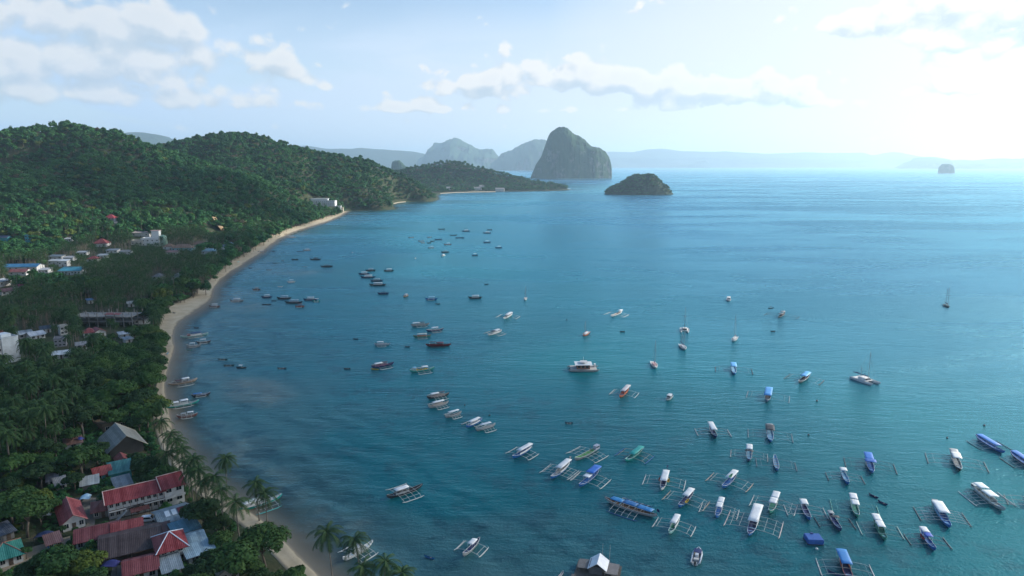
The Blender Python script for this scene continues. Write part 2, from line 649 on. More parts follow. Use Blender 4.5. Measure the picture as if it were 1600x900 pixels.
pairs = [Vector((*w[:2], *t[:2])) for w, t in zip(water_edge, tree_edge)]
dp = []
for i in range(len(pairs) - 1):
    n = max(2, int((pairs[i + 1] - pairs[i]).length / 9))
    p0, p1, p2, p3 = pairs[max(i - 1, 0)], pairs[i], pairs[i + 1], pairs[min(i + 2, len(pairs) - 1)]
    for k in range(n):
        t = k / n
        dp.append(0.5 * ((2 * p1) + (p2 - p0) * t + (2 * p0 - 5 * p1 + 4 * p2 - p3) * t * t + (3 * p1 - p0 - 3 * p2 + p3) * t ** 3))
dp.append(pairs[-1])
rows = [('m', -26, -3.2, 1.3), ('m', -12, -1.4, 1.3), ('m', -4, -0.4, 1.1), (0.0, 0.03, 0.9), (0.12, 0.30, 0.6), (0.3, 0.7, 0.3), (0.6, 1.35, 0.05), (1.0, 2.2, 0), (1.25, 2.75, 0), (1.32, 2.3, 0)]
bv, bw = [], []
for j, q in enumerate(dp):
    wv, tv = Vector(q[:2]), Vector(q[2:])
    wob = (vnoise(np.array([j * 0.21]), np.array([2.0]))[0] - 0.5) * 0.14
    for f, z, wet in [r_[-3:] for r_ in rows]:
        if f < 0:
            p = wv + (tv - wv) * wob + (tv - wv).normalized() * f
        else:
            p = wv + (tv - wv) * (f + (wob if f < 1 else 0))
        zz = z
        if f >= 0.6:
            zz = min(z, gz(p.x, p.y) + 0.12) if f < 1.3 else gz(p.x, p.y) - 0.5
        bv.append((p.x, p.y, zz))
        bw.append(wet)
bm_ = quads_mesh('beach', bv, grid_quads(len(dp), len(rows)), [sand_material()], True)
set_attr(bm_, 'wet', bw)
tag(new_obj('beach', bm_), 'narrow pale sand beach curving round the bay', 'beach', kind='structure')
# small far beaches below the headland and the promontory
for k, (ln, wd) in enumerate([([(688, 303), (710, 301.6), (740, 300.6), (775, 300.2)], 26), ([(612, 320), (622, 317.2), (634, 316)], 22)]):
    pts = [at(*p) for p in ln]
    v, w_ = [], []
    for p in pts:
        back = Vector((-0.12, 1, 0))
        for f, z in ((-0.4, -1.0), (0, 0.1), (0.5, 1.3), (1.0, 2.2), (1.3, 1.0)):
            q = p + back * wd * f
            v.append((q.x, q.y, z))
            w_.append(0.8 if f <= 0 else 0)
    me = quads_mesh('beach', v, grid_quads(len(pts), 5), bm_.materials[:], True)
    set_attr(me, 'wet', w_)
    tag(new_obj('beach', me), ['thin white beach below the far wooded promontory', 'tiny pale beach in the notch of the wooded headland'][k], 'beach', kind='structure')


# ------------------------------------------------------------------ water
def water_material():
    m, N, o = new_mat('sea_water')
    g = N.n('ShaderNodeNewGeometry').outputs['Position']
    sh = N.n('ShaderNodeAttribute', attribute_name='off').outputs['Fac']       # metres from the shore
    pt = N.n('ShaderNodeAttribute', attribute_name='bed').outputs['Fac']       # pale sand (+) or sea grass (-) on the bed
    wig = N.noise(g, 0.012, 5, 0.6, 0.6)
    wig2 = N.noise(g, 0.05, 4, 0.6)
    dd = N.m('ADD', sh, N.m('MULTIPLY', N.m('SUBTRACT', wig, 0.5), 150))
    dd = N.m('MULTIPLY_ADD', N.m('SUBTRACT', wig2, 0.5), 25, dd)
    dd = N.m('SUBTRACT', dd, N.m('MULTIPLY', pt, 120))
    # bed colour seen through the water, paler in the shallows
    c = N.ramp(N.rng(dd, 0, 640), [(0.0, (0.095, 0.115, 0.10)), (0.05, (0.034, 0.092, 0.096)), (0.15, (0.003, 0.090, 0.105)),
                                   (0.30, (0.0, 0.104, 0.114)), (0.55, (0.0, 0.090, 0.134)), (1.0, (0.0, 0.062, 0.142))])
    # scattered sea grass on the shallow bed
    gr = N.m('ADD', N.m('MULTIPLY', N.noise(g, 0.07, 7, 0.72), 0.7), N.m('MULTIPLY', N.noise(g, 0.016, 4, 0.6), 0.3))
    shallow = N.rng(dd, 80, 235, 0.85, 0, True)
    c = N.mix(N.m('MULTIPLY', N.rng(gr, 0.48, 0.60, 0, 0.8, True), shallow), c, (0.008, 0.036, 0.046))
    # ruffled and calm lanes
    mp = N.n('ShaderNodeMapping')
    mp.inputs['Rotation'].default_value = (0, 0, R(-12))
    mp.inputs['Scale'].default_value = (0.35, 1, 1)
    N.L(g, mp.inputs[0])
    lane = N.m('ADD', N.m('MULTIPLY', N.noise(mp.outputs[0], 0.0065, 6, 0.62, 0.5), 0.62), N.m('MULTIPLY', N.noise(mp.outputs[0], 0.0019, 4, 0.6, 0.6), 0.38))
    ruffle = N.rng(lane, 0.42, 0.58, 0, 1, True)
    # waves: crests run across the view, slightly slanted
    mp2 = N.n('ShaderNodeMapping')
    mp2.inputs['Rotation'].default_value = (0, 0, R(16))
    mp2.inputs['Scale'].default_value = (0.28, 1, 1)
    N.L(g, mp2.inputs[0])
    w1 = N.noise(mp2.outputs[0], 0.34, 3, 0.55, 0.3)
    w2 = N.noise(g, 0.95, 3, 0.65)
    w3 = N.noise(mp2.outputs[0], 0.055, 2, 0.5)
    hgt = N.m('ADD', N.m('MULTIPLY', w1, 1.0), N.m('ADD', N.m('MULTIPLY', w2, 0.65), N.m('MULTIPLY', w3, 1.2)))
    # low swell running in to the sand
    sw = N.m('SINE', N.m('ADD', N.m('MULTIPLY', sh, 0.42), N.m('MULTIPLY', N.noise(g, 0.03, 3, 0.6), 14)))
    hgt = N.m('ADD', hgt, N.m('MULTIPLY', sw, N.rng(sh, 4, 85, 0.9, 0.0)))
    calm = N.rng(sh, 10, 330, 0.45, 1.0)
    bump = N.n('ShaderNodeBump')
    N.put(bump.inputs['Distance'], 1.15)
    N.put(bump.inputs['Strength'], N.m('MULTIPLY', calm, N.rng(ruffle, 0, 1, 0.50, 1.0)))
    N.L(hgt, bump.inputs['Height'])
    df = N.n('ShaderNodeBsdfDiffuse')
    N.L(c, df.inputs[0])
    N.L(bump.outputs[0], df.inputs['Normal'])
    gl = N.n('ShaderNodeBsdfGlossy')
    gl.inputs[0].default_value = (0.42, 0.82, 0.96, 1)
    N.put(gl.inputs['Roughness'], N.rng(ruffle, 0, 1, 0.16, 0.32))
    N.L(bump.outputs[0], gl.inputs['Normal'])
    fr = N.n('ShaderNodeFresnel')
    N.put(fr.inputs['IOR'], N.rng(ruffle, 0, 1, 1.46, 1.19))
    N.L(bump.outputs[0], fr.inputs['Normal'])
    b = N.n('ShaderNodeMixShader')
    N.L(fr.outputs[0], b.inputs[0])
    N.L(df.outputs[0], b.inputs[1])
    N.L(gl.outputs[0], b.inputs[2])
    tr = N.n('ShaderNodeBsdfTransparent')
    mx = N.n('ShaderNodeMixShader')
    N.put(mx.inputs[0], N.rng(sh, -1.0, 16, 0.12, 1.0, True))
    N.L(tr.outputs[0], mx.inputs[1])
    N.L(b.outputs[0], mx.inputs[2])
    N.L(mx.outputs[0], o.inputs[0])
    return m


A_, R_ = polar(-92, 92, 0.30, 40, 30000, 1.0125)
P_ = np.stack((np.sin(A_).ravel() * R_.ravel(), np.cos(A_).ravel() * R_.ravel()), 1)
d_ = np.full(len(P_), -3000.0)
nearm = R_.ravel() < 7000
d_[nearm] = shore_d(P_[nearm])
q_ = grid_quads(*A_.shape)
keep = (d_[q_] < 14).any(1)
q_ = q_[keep]
used = np.unique(q_)
remap = -np.ones(len(P_), int)
remap[used] = np.arange(len(used))
wm = quads_mesh('sea', np.column_stack((P_, np.zeros(len(P_))))[used], remap[q_], [water_material()], True)
set_attr(wm, 'off', -d_[used])
bed = np.zeros(len(used))
for (px, py, rx, ry, s) in [(440, 625, 60, 18, 0.22), (385, 600, 45, 22, 0.3), (430, 505, 60, 14, 0.45), (470, 425, 45, 8, 0.55), (390, 480, 40, 10, 0.5),
                            (330, 475, 26, 10, 0.6), (690, 760, 110, 50, -1.0), (620, 700, 90, 30, -0.6), (480, 505, 70, 12, -0.5), (430, 580, 60, 10, -0.4),
                            (560, 470, 60, 10, -0.5), (760, 690, 80, 28, -0.4)]:
    pp = proj(np.column_stack((P_, np.zeros(len(P_))))[used])
    bed += s * np.exp(-(((pp[:, 0] - px) / rx) ** 2 + ((pp[:, 1] - py) / ry) ** 2))
set_attr(wm, 'bed', bed)
tag(new_obj('sea', wm), 'blue green water of the bay, silvery toward the open sea', 'sea', kind='structure')


# ------------------------------------------------------------------ islands and far ranges
def rock_material(name, rock, green, cover=0.5, stretch=6.0, sc=0.02):
    m, N, o = new_mat(name)
    g = N.n('ShaderNodeNewGeometry')
    mp = N.n('ShaderNodeMapping')
    mp.inputs['Scale'].default_value = (1, 1, 1 / stretch)
    N.L(g.outputs['Position'], mp.inputs[0])
    a = N.noise(mp.outputs[0], sc, 7, 0.65)
    b = N.noise(g.outputs['Position'], sc * 1.7, 7, 0.7)
    s = N.n('ShaderNodeSeparateXYZ')
    N.L(g.outputs['Normal'], s.inputs[0])
    c = N.mix(N.rng(a, 0.38, 0.66), tuple(x * 0.45 for x in rock), rock)
    f = N.m('ADD', N.m('MULTIPLY', b, 1.1), N.m('MULTIPLY', s.outputs[2], 0.55))
    c = N.mix(N.rng(f, 0.95 - cover * 0.6, 1.1 - cover * 0.6, 0, 1, True), c, green)
    bump = N.n('ShaderNodeBump')
    bump.inputs['Distance'].default_value = 0.25 / sc
    bump.inputs['Strength'].default_value = 0.8
    N.L(N.m('ADD', a, b), bump.inputs['Height'])
    pbsdf(N, o, c, 0.95, 0.15, 0, bump.outputs[0])
    return m


def island(name, skyline, y, base_py, depth, mat, label, k=2.6, rough=0.06, nu=120, nv=41, seed=5, freq=1.0, mid=0.0):
    """land mass whose crest has that skyline, standing y metres off, 'depth' metres from front to back"""
    pts = [at_y(px, py, y) for px, py in skyline]
    zb = 0.0
    xs = np.array([p.x for p in pts])
    zs = np.maximum(np.array([p.z for p in pts]), 0.5)
    order = np.argsort(xs)
    xs, zs = xs[order], zs[order]
    u = np.linspace(0, 1, nu)
    X = xs[0] + (xs[-1] - xs[0]) * u
    Hc = np.interp(X, xs, zs)
    span = xs[-1] - xs[0]
    Hc = Hc + (fbm(u * 26 * freq + seed, u * 0, seed + 2, 4) - 0.5) * (0.03 if y < 6000 else 0.055) * Hc.max() * np.clip(Hc / Hc.max() * 2, 0, 1) * (0.8 if k < 2.1 else 1)
    t = np.linspace(-1, 1, nv)
    verts = np.zeros((nu, nv, 3))
    hmax = Hc.max()
    for i in range(nu):
        taper = (np.sin(np.pi * np.clip(u[i], 0.004, 0.996)) ** 0.6) * 0.8 + 0.2 * Hc[i] / hmax
        Dp = depth * taper
        nz = fbm(X[i] / span * 4 * freq + 3 + 0 * t, t * 2.2 * freq, seed, 5) - 0.5
        shape = np.clip(1 - np.abs(t) ** k, 0, 1) ** (1 / max(1.2, k * 0.62))
        h = Hc[i] * shape * (1 + nz * rough * 4 * (1 - shape ** 4))
        xw = (fbm(t * 4 * freq, np.full(nv, X[i] / span * 7), seed + 9, 3) - 0.5) * span * 0.03
        dw = (fbm(X[i] / span * 4 * freq + 0 * t, h / hmax * 2.2 * freq + 5, seed + 4, 5) - 0.5) * depth * 0.22
        verts[i, :, 0] = X[i] + xw * np.sin(np.pi * u[i])
        verts[i, :, 1] = y + mid + t * Dp * 0.5 + dw
        verts[i, :, 2] = np.where((t > -1) & (t < 1), h, -2.0)
    verts[0, :, 2] = np.minimum(verts[0, :, 2], Hc[0] * 0.3)
    q = grid_quads(nu, nv)[:, ::-1]
    me = quads_mesh(name, verts.reshape(-1, 3), q, [mat], True)
    o = new_obj(name, me)
    tag(o, label, 'island' if name == 'island' else 'mountains', kind='structure')
    return o, verts, Hc


ROCK = rock_material('limestone', (0.19, 0.20, 0.19), (0.030, 0.068, 0.035), 0.85, 3.0, 0.013)
FOREST_FAR = rock_material('far_forest', (0.06, 0.07, 0.04), (0.035, 0.055, 0.028), 1.0, 1.5, 0.006)
SCAR = (0.5, 0.45, 0.36)
island('island', [(829, 276), (833, 268), (838, 257), (846, 245), (851, 232), (856, 217), (860, 208), (867, 203), (874, 198.5), (884, 200), (893, 208), (905, 213.5),
                  (915, 222), (923, 229), (935, 231.5), (945, 237), (950, 244), (954, 257), (956, 274)], 5700, 278, 520, ROCK,
       'tall steep limestone island with a domed peak, rising alone from the bay', k=4.5, rough=0.16, nu=220, nv=71, seed=2, freq=2.6)
island('island', [(944, 302), (950, 296.5), (957, 292), (967, 288), (976, 283), (985, 277.5), (996, 274), (1004, 276), (1012, 273), (1021, 275), (1030, 283),
                  (1040, 290), (1046, 297), (1052, 303)], 2600, 303, 170, FOREST_FAR, 'low dark wooded islet beyond the tip of the promontory', k=2.2, rough=0.03, nu=60, nv=31, seed=8)
island('mountains', [(640, 262), (652, 258), (656, 248), (668, 243.5), (672, 233), (680, 223.5), (694, 223), (703, 218), (712, 215), (725, 221), (740, 229), (750, 234),
                     (762, 233), (769, 233), (776, 241), (790, 256)], 15500, 266, 3000, ROCK, 'jagged hazy blue mountain with a pointed summit behind the promontory', k=2.4, nu=140, seed=12, freq=2.5)
island('mountains', [(766, 256), (778, 247), (784, 240), (800, 234), (812, 227), (822, 223), (830, 220), (834, 217.5), (842, 218.5), (852, 219), (862, 232), (880, 255)],
       14000, 266, 2400, ROCK, 'hazy blue crag with a flat shoulder just behind the tall limestone island', k=2.8, nu=100, seed=15, freq=2.5)
island('island', [(611, 264), (613, 253), (618, 250.5), (624, 250.5), (628, 254), (634, 260), (638, 265)], 6200, 265, 150, ROCK,
       'small hazy rock stack peeping over the shoulder of the wooded promontory', k=4, nu=40, nv=21, seed=4)
island('mountains', [(60, 250), (100, 222), (133, 202), (140, 205), (160, 208), (180, 207.5), (200, 209), (225, 207.5), (243, 209.5), (256, 214), (274, 222), (300, 236), (330, 255)],
       12400, 262, 3000, FOREST_FAR, 'pale blue mountain showing in the saddle between two green hills', k=2, nu=100, seed=22)
island('mountains', [(360, 235), (388, 217), (400, 217), (420, 218), (440, 226), (480, 228), (520, 233), (560, 231), (600, 233.5), (640, 236), (662, 240), (700, 252), (740, 262)],
       17500, 262, 3600, FOREST_FAR, 'long pale blue range behind the green headland', k=2, nu=120, seed=25)
island('mountains', [(900, 256), (940, 238), (960, 236.5), (990, 238), (1010, 234), (1035, 232.5), (1060, 236), (1100, 237.5), (1130, 236.5), (1160, 238.5), (1190, 240.5), (1220, 239.5),
                     (1260, 238), (1300, 239.5), (1335, 238.5), (1358, 244), (1395, 237.5), (1420, 242), (1455, 249), (1520, 262)],
       27000, 265, 4200, FOREST_FAR, 'faint pale mountain range across the open sea, wide of the tall island', k=2, nu=150, seed=31)
island('mountains', [(1396, 267), (1412, 258), (1425, 250), (1436, 246), (1450, 245), (1457, 246.5), (1462, 253), (1480, 251.5), (1500, 250), (1520, 253), (1540, 249.5), (1556, 247.5), (1572, 249),
                     (1600, 247), (1660, 245), (1740, 252), (1800, 262)], 19000, 268, 3000, ROCK, 'faint headland range at the far sunny edge of the sea', k=2.4, nu=120, seed=36)
island('island', [(1466, 270), (1467.5, 262), (1474, 256.5), (1480, 256), (1486, 257.5), (1489.5, 263), (1490, 270)], 9000, 270, 170, ROCK,
       'small faint rounded rock islet in front of the far headland range', k=4, nu=40, nv=21, seed=40)
island('island', [(1046, 262), (1060, 258.5), (1075, 257), (1090, 251), (1100, 249), (1104, 254), (1112, 261)], 24000, 262, 900, ROCK,
       'faint low islet under the pale range across the sea', k=3, nu=40, nv=21, seed=41)

# ------------------------------------------------------------------ haze: the air itself
hz, N, o = new_mat('haze_air')
v = N.n('ShaderNodeVolumePrincipled')
v.inputs['Color'].default_value = (0.66, 0.85, 0.98, 1)
v.inputs['Density'].default_value = HAZE_DENSITY
v.inputs['Anisotropy'].default_value = 0.45
N.L(v.outputs[0], o.inputs['Volume'])
x0, x1, y0, y1, z0, z1 = -31000, 31000, -1500, 31000, -9, 800
me = mesh_from('haze', [(x, y, z) for z in (z0, z1) for y in (y0, y1) for x in (x0, x1)],
               [(0, 2, 3, 1), (4, 5, 7, 6), (0, 1, 5, 4), (2, 6, 7, 3), (0, 4, 6, 2), (1, 3, 7, 5)], [hz])
tag(new_obj('haze', me), 'thin bluish sea haze that pales the far islands', 'haze', kind='stuff')

# cumulus added out of view, only to shade the town, grove and hill
cmt, N, o = new_mat('shade_cloud_mist')
v = N.n('ShaderNodeVolumePrincipled')
v.inputs['Color'].default_value = (1, 1, 1, 1)
v.inputs['Density'].default_value = 0.0062
v.inputs['Anisotropy'].default_value = 0.5
N.L(v.outputs[0], o.inputs['Volume'])
def add_shade_cloud(label, x0, y0, x1, y1, spread, n, seed):
    """a cumulus hung where its shade falls along that line on the ground"""
    bm = bmesh.new()
    rg = np.random.default_rng(seed)
    for i in range(n):
        t = rg.random()
        gx, gy = x0 + (x1 - x0) * t + rg.normal() * spread, y0 + (y1 - y0) * t + rg.normal() * spread
        zc = 1180 + rg.random() * 90
        q = sdir * (zc / sdir.z)
        rr = 70 + 60 * rg.random()
        bmesh.ops.create_icosphere(bm, subdivisions=3, radius=rr, matrix=Matrix.Translation((gx + q.x, gy + q.y, zc)) @ Matrix.Diagonal((1, 1, 0.55, 1)))
    me = bpy.data.meshes.new('cloud')
    bm.to_mesh(me)
    bm.free()
    me.materials.append(cmt)
    co_ = new_obj('cloud', me)
    rm = co_.modifiers.new('merge', 'REMESH')
    rm.mode, rm.voxel_size = 'VOXEL', 16
    tag(co_, label, 'cloud', kind='structure')


add_shade_cloud('white cumulus high over the bay', -110, 190, -350, 860, 68, 56, 3)
add_shade_cloud('second white cumulus over the bay, farther out', -1000, 1130, -560, 1190, 60, 26, 5)  # added out of sight to darken the front of the left hill
# ------------------------------------------------------------------ vegetation
def leaf_material(name, a, b, c, spread=0.5):
    """foliage: every tree its own green, clumps of lighter and darker leaves"""
    m, N, o = new_mat(name)
    oi = N.n('ShaderNodeObjectInfo')
    g = N.n('ShaderNodeNewGeometry').outputs['Position']
    n1 = N.noise(g, 0.35, 3, 0.6)
    n2 = N.noise(g, 0.02, 3, 0.6)
    col = N.mix(N.rng(oi.outputs['Random'], 0, 1), a, b)
    col = N.mix(N.rng(N.m('ADD', N.m('MULTIPLY', n1, 0.7), N.m('MULTIPLY', n2, 0.6)), 0.5, 0.85, 0, spread), col, c)
    d = N.n('ShaderNodeBsdfPrincipled')
    N.L(col, d.inputs['Base Color'])
    d.inputs['Roughness'].default_value = 0.65
    d.inputs['Specular IOR Level'].default_value = 0.1
    tl = N.n('ShaderNodeBsdfTranslucent')
    N.L(N.mix(0.5, col, (0.10, 0.14, 0.02), 'MIX'), tl.inputs[0])
    mx = N.n('ShaderNodeMixShader')
    mx.inputs[0].default_value = 0.14
    N.L(d.outputs[0], mx.inputs[1])
    N.L(tl.outputs[0], mx.inputs[2])
    N.L(mx.outputs[0], o.inputs[0])
    return m


LEAF = leaf_material('tree_foliage', (0.018, 0.060, 0.020), (0.040, 0.100, 0.028), (0.080, 0.130, 0.035))
LEAF_DARK = leaf_material('dark_tree_foliage', (0.014, 0.042, 0.018), (0.026, 0.060, 0.022), (0.045, 0.075, 0.028))
LEAF_LIME = leaf_material('yellow_green_foliage', (0.07, 0.115, 0.022), (0.09, 0.13, 0.025), (0.13, 0.15, 0.035))
LEAF_HILL = leaf_material('jungle_foliage', (0.006, 0.044, 0.022), (0.028, 0.125, 0.038), (0.075, 0.178, 0.052), 0.75)
FROND = leaf_material('palm_fronds', (0.016, 0.050, 0.020), (0.032, 0.076, 0.024), (0.060, 0.095, 0.032))
BARK = paint((0.16, 0.13, 0.10), 0.9, 0.5, 1.5)
PALM_BARK = paint((0.22, 0.19, 0.155), 0.9, 0.4, 1.5)


def tube(path, radii, sides=6, cap=True):
    """tapered tube through points -> (verts, faces)"""
    V, F = [], []
    path = [Vector(p) for p in path]
    up = Vector((0.13, 0.31, 1)).normalized()
    for i, p in enumerate(path):
        t = (path[min(i + 1, len(path) - 1)] - path[max(i - 1, 0)]).normalized()
        a = t.cross(up if abs(t.dot(up)) < 0.95 else Vector((1, 0, 0))).normalized()
        b = t.cross(a)
        for k in range(sides):
            w = 2 * math.pi * k / sides
            V.append(p + (a * math.cos(w) + b * math.sin(w)) * radii[i])
    for i in range(len(path) - 1):
        for k in range(sides):
            k2 = (k + 1) % sides
            F.append((i * sides + k, i * sides + k2, (i + 1) * sides + k2, (i + 1) * sides + k))
    if cap:
        F.append(tuple(range(sides))[::-1])
        F.append(tuple((len(path) - 1) * sides + k for k in range(sides)))
    return V, F


class MB:
    """collects shapes into one mesh"""
    def __init__(s):
        s.v, s.f = [], []

    def add(s, vf):
        n = len(s.v)
        s.v += [tuple(p) for p in vf[0]]
        s.f += [tuple(i + n for i in f) for f in vf[1]]
        return s

    def tube(s, path, radii, sides=6):
        if not isinstance(radii, (list, tuple)):
            radii = [radii] * len(path)
        return s.add(tube(path, radii, sides))

    def box(s, x0, x1, y0, y1, z0, z1):
        V = [(x, y, z) for z in (z0, z1) for y in (y0, y1) for x in (x0, x1)]
        return s.add((V, [(0, 2, 3, 1), (4, 5, 7, 6), (0, 1, 5, 4), (2, 6, 7, 3), (0, 4, 6, 2), (1, 3, 7, 5)]))

    def mesh(s, name, mats=(), smooth=False):
        return mesh_from(name, s.v, s.f, mats if isinstance(mats, (list, tuple)) else [mats], smooth)

    def obj(s, name, mat, parent=None, smooth=False):
        return new_obj(name, s.mesh(name, mat, smooth), parent)


def leaf_cloud(rg, n, lobes, size, outward=0.5, gaps=0.0):
    """n leaf sprays spread through rounded clumps; returns verts (4n,3)"""
    lobes = np.array(lobes, float)            # cx cy cz rx ry rz
    w = lobes[:, 3] * lobes[:, 4] + lobes[:, 5] * lobes[:, 3]
    li = rg.choice(len(lobes), n, p=w / w.sum())
    d = rg.normal(size=(n, 3))
    d /= np.linalg.norm(d, axis=1)[:, None]
    d[:, 2] = np.where(d[:, 2] < -0.35, -d[:, 2] * 0.6, d[:, 2])
    rr = (0.55 + 0.5 * rg.random(n) ** 0.7)[:, None]
    c = lobes[li, :3] + d * lobes[li, 3:] * rr
    nrm = d * outward + rg.normal(size=(n, 3)) * (1 - outward) * 0.8 + np.array((0, 0, 0.35))
    nrm /= np.linalg.norm(nrm, axis=1)[:, None]
    a = np.cross(nrm, rg.normal(size=(n, 3)))
    a /= np.linalg.norm(a, axis=1)[:, None] + 1e-9
    b = np.cross(nrm, a)
    s = size * (0.55 + 0.9 * rg.random(n))[:, None]
    v = np.stack((c - a * s * 0.5, c - b * s * 0.32 + nrm * s * .1, c + a * s * 0.55 - nrm * s * 0.12, c + b * s * 0.32 + nrm * s * .1), 1)
    return v.reshape(-1, 3)


def crown_lobes(rg, n, rad, zc, hz):
    L = []
    for i in range(n):
        an = i * 2.4 + rg.random() * 0.8
        q = math.sqrt((i + 0.4) / n) * 0.78
        r = rad * (0.34 + 0.2 * rg.random())
        L.append((math.cos(an) * rad * q, math.sin(an) * rad * q, zc + hz * (0.55 * (1 - q * q) + 0.35 * (rg.random() - 0.5)), r, r, r * (0.62 + 0.25 * rg.random())))
    return L


def broad_crown(name, seed, rad, zc, hz, nl, n, size, mat):
    rg = np.random.default_rng(seed)
    lobes = crown_lobes(rg, nl, rad, zc, hz)
    v = leaf_cloud(rg, n, lobes, size, 0.72)
    return quads_mesh(name, v, np.arange(len(v)).reshape(-1, 4), [mat]), lobes


def broad_trunk(name, seed, lobes, zc, r0):
    rg = np.random.default_rng(seed + 50)
    mb = MB()
    top = Vector((rg.normal() * 0.4, rg.normal() * 0.4, zc * 0.62))
    mb.tube([(0, 0, -0.6), (top.x * 0.4, top.y * 0.2, zc * 0.3), top], [r0 * 1.3, r0, r0 * 0.75], 7)
    for l in lobes[:7]:
        e = Vector(l[:3])
        mid = top.lerp(e, 0.5) + Vector((0, 0, -0.5))
        mb.tube([top, mid, e], [r0 * 0.55, r0 * 0.34, r0 * 0.1], 5)
    return mb.mesh(name, [BARK], True)


BROAD = []          # near trees: (crown mesh, trunk mesh, radius, height)
for i, (rad, zc, hz, nl, n) in enumerate([(5.0, 6.5, 3.6, 13, 3200), (6.0, 7.5, 4.2, 16, 3900), (4.2, 5.6, 3.4, 10, 2600), (3.6, 5.0, 3.6, 9, 2100)]):
    cm_, lb = broad_crown('crown', 100 + i, rad, zc, hz, nl, n, 0.85, LEAF)
    BROAD.append((cm_, broad_trunk('trunk', 100 + i, lb, zc, 0.32), rad, zc + hz * 0.75))
for mt in (LEAF_DARK, LEAF_LIME):
    for i, (rad, zc, hz, nl, n) in enumerate([(5.2, 6.5, 3.8, 13, 3200)]):
        cm_, lb = broad_crown('crown', 140 + i + len(BROAD), rad, zc, hz, nl, n, 0.85, mt)
        BROAD.append((cm_, broad_trunk('trunk', 140 + i + len(BROAD), lb, zc, 0.32), rad, zc + hz * 0.75))


def palm_crown(name, seed, n=20, L=3.9, fine=13):
    rg = np.random.default_rng(seed)
    V, F = [], []

    def quad(a, b, c, d):
        k = len(V)
        V.extend((a, b, c, d))
        F.append((k, k + 1, k + 2, k + 3))
    for i in range(n):
        an = i * 2.39996 + rg.random() * 0.35
        e0 = R(72) - R(112) * (i / (n - 1)) + rg.normal() * 0.1
        ln = L * (0.85 + 0.3 * rg.random()) * (0.82 if i < 4 else 1)
        h = Vector((math.cos(an), math.sin(an), 0))
        side = Vector((-math.sin(an), math.cos(an), 0))
        pts, p, e = [], Vector((0, 0, 0.1)), e0
        for s in range(fine + 1):
            pts.append(p.copy())
            p = p + (h * math.cos(e) + Vector((0, 0, math.sin(e)))) * (ln / fine)
            e -= (0.105 + 0.035 * rg.random()) * (1.35 if e0 > 0.3 else 0.8)
        for s in range(fine):
            a, b = pts[s], pts[s + 1]
            t = (s + 0.5) / fine
            w = 0.045 * (1 - t) + 0.012
            quad(a - side * w, a + side * w, b + side * w, b - side * w)
            if t < 0.08:
                continue
            ll = 1.0 * (math.sin(math.pi * min(1, 0.12 + t * 0.86)) ** 0.65) * (0.85 + 0.3 * rg.random())
            fw = (b - a).normalized()
            for sg in (-1, 1):
                for half in (0.0, 0.5):
                    q = a.lerp(b, half)
                    tip = q + (side * sg * 0.72 + fw * 0.55 + Vector((0, 0, -0.42 - 0.2 * rg.random()))) * ll
                    wd = fw * 0.10
                    quad(q - wd * 0.5, q + wd, tip + wd * 0.15, tip - wd * 0.1)
    return quads_mesh(name, [tuple(v) for v in V], F, [FROND])


def palm_trunk(name, seed, h):
    rg = np.random.default_rng(seed)
    bx, by = rg.normal() * 0.9, rg.normal() * 0.9
    path = [(bx * (t ** 2 - t) * 1.0 + 0, by * (t ** 2 - t), h * t - 0.5 * (1 - t)) for t in np.linspace(0, 1, 7)]
    return MB().tube(path, [0.24, 0.17, 0.15, 0.14, 0.13, 0.12, 0.11], 7).mesh(name, [PALM_BARK], True)


PALM = []
PALM_H = [11.0, 13.0, 9.5, 12.0, 14.0]
for i, h in enumerate(PALM_H):
    PALM.append((palm_crown('crown', 300 + i, 20 + i % 3, 4.5 + 0.2 * (i % 3)), palm_trunk('trunk', 300 + i, h), 4.2, h))


def place_tree(kind, var, loc, scale, rz, label, group, lean=0.0):
    if kind == 'palm':
        crown, trunk, rad, h = PALM[var]
        root = empty('coconut_palm', loc, rz, label, 'palm tree', group)
    else:
        crown, trunk, rad, h = BROAD[var]
        root = empty('broadleaf_tree', loc, rz, label, 'tree', group)
    root.scale = (scale,) * 3
    root.rotation_euler = (lean * math.cos(rz * 3), lean * math.sin(rz * 3), rz)
    t = new_obj('trunk', trunk, root)
    c = new_obj('crown', crown, root)
    if kind == 'palm':
        c.location = (0, 0, h)
    return root


# places that must stay open: seen rectangles in front of buildings, and yards (filled by the town below)
CLEAR_RECT = []      # (x0, y0, x1, y1, depth)
CLEAR_GROUND = []    # polygons on the ground (n,2)
taken = []           # (x, y, r)


def blocked(P, rad, hgt, soft=0.0):
    """which trees (n,3 base) would stand on or hide an open place"""
    bad = np.zeros(len(P), bool)
    b = proj(P)
    top = proj(P + np.array((0, 0, 1.0)) * np.asarray(hgt)[:, None])
    rp = np.asarray(rad) / b[:, 2] * FPX
    for (x0, y0, x1, y1, dep) in CLEAR_RECT:
        bad |= (b[:, 0] + rp > x0) & (b[:, 0] - rp < x1) & (b[:, 1] > y0) & (top[:, 1] - rp * 0.4 < y1) & (b[:, 2] < dep + 3)
    for q in CLEAR_GROUND:
        c = q.mean(0)
        qq = c + (q - c) * 1.0
        bad |= inside(P[:, :2], qq)
    for (x, y, r) in taken:
        bad |= np.hypot(P[:, 0] - x, P[:, 1] - y) < (r + np.asarray(rad) * 0.5)
    return bad


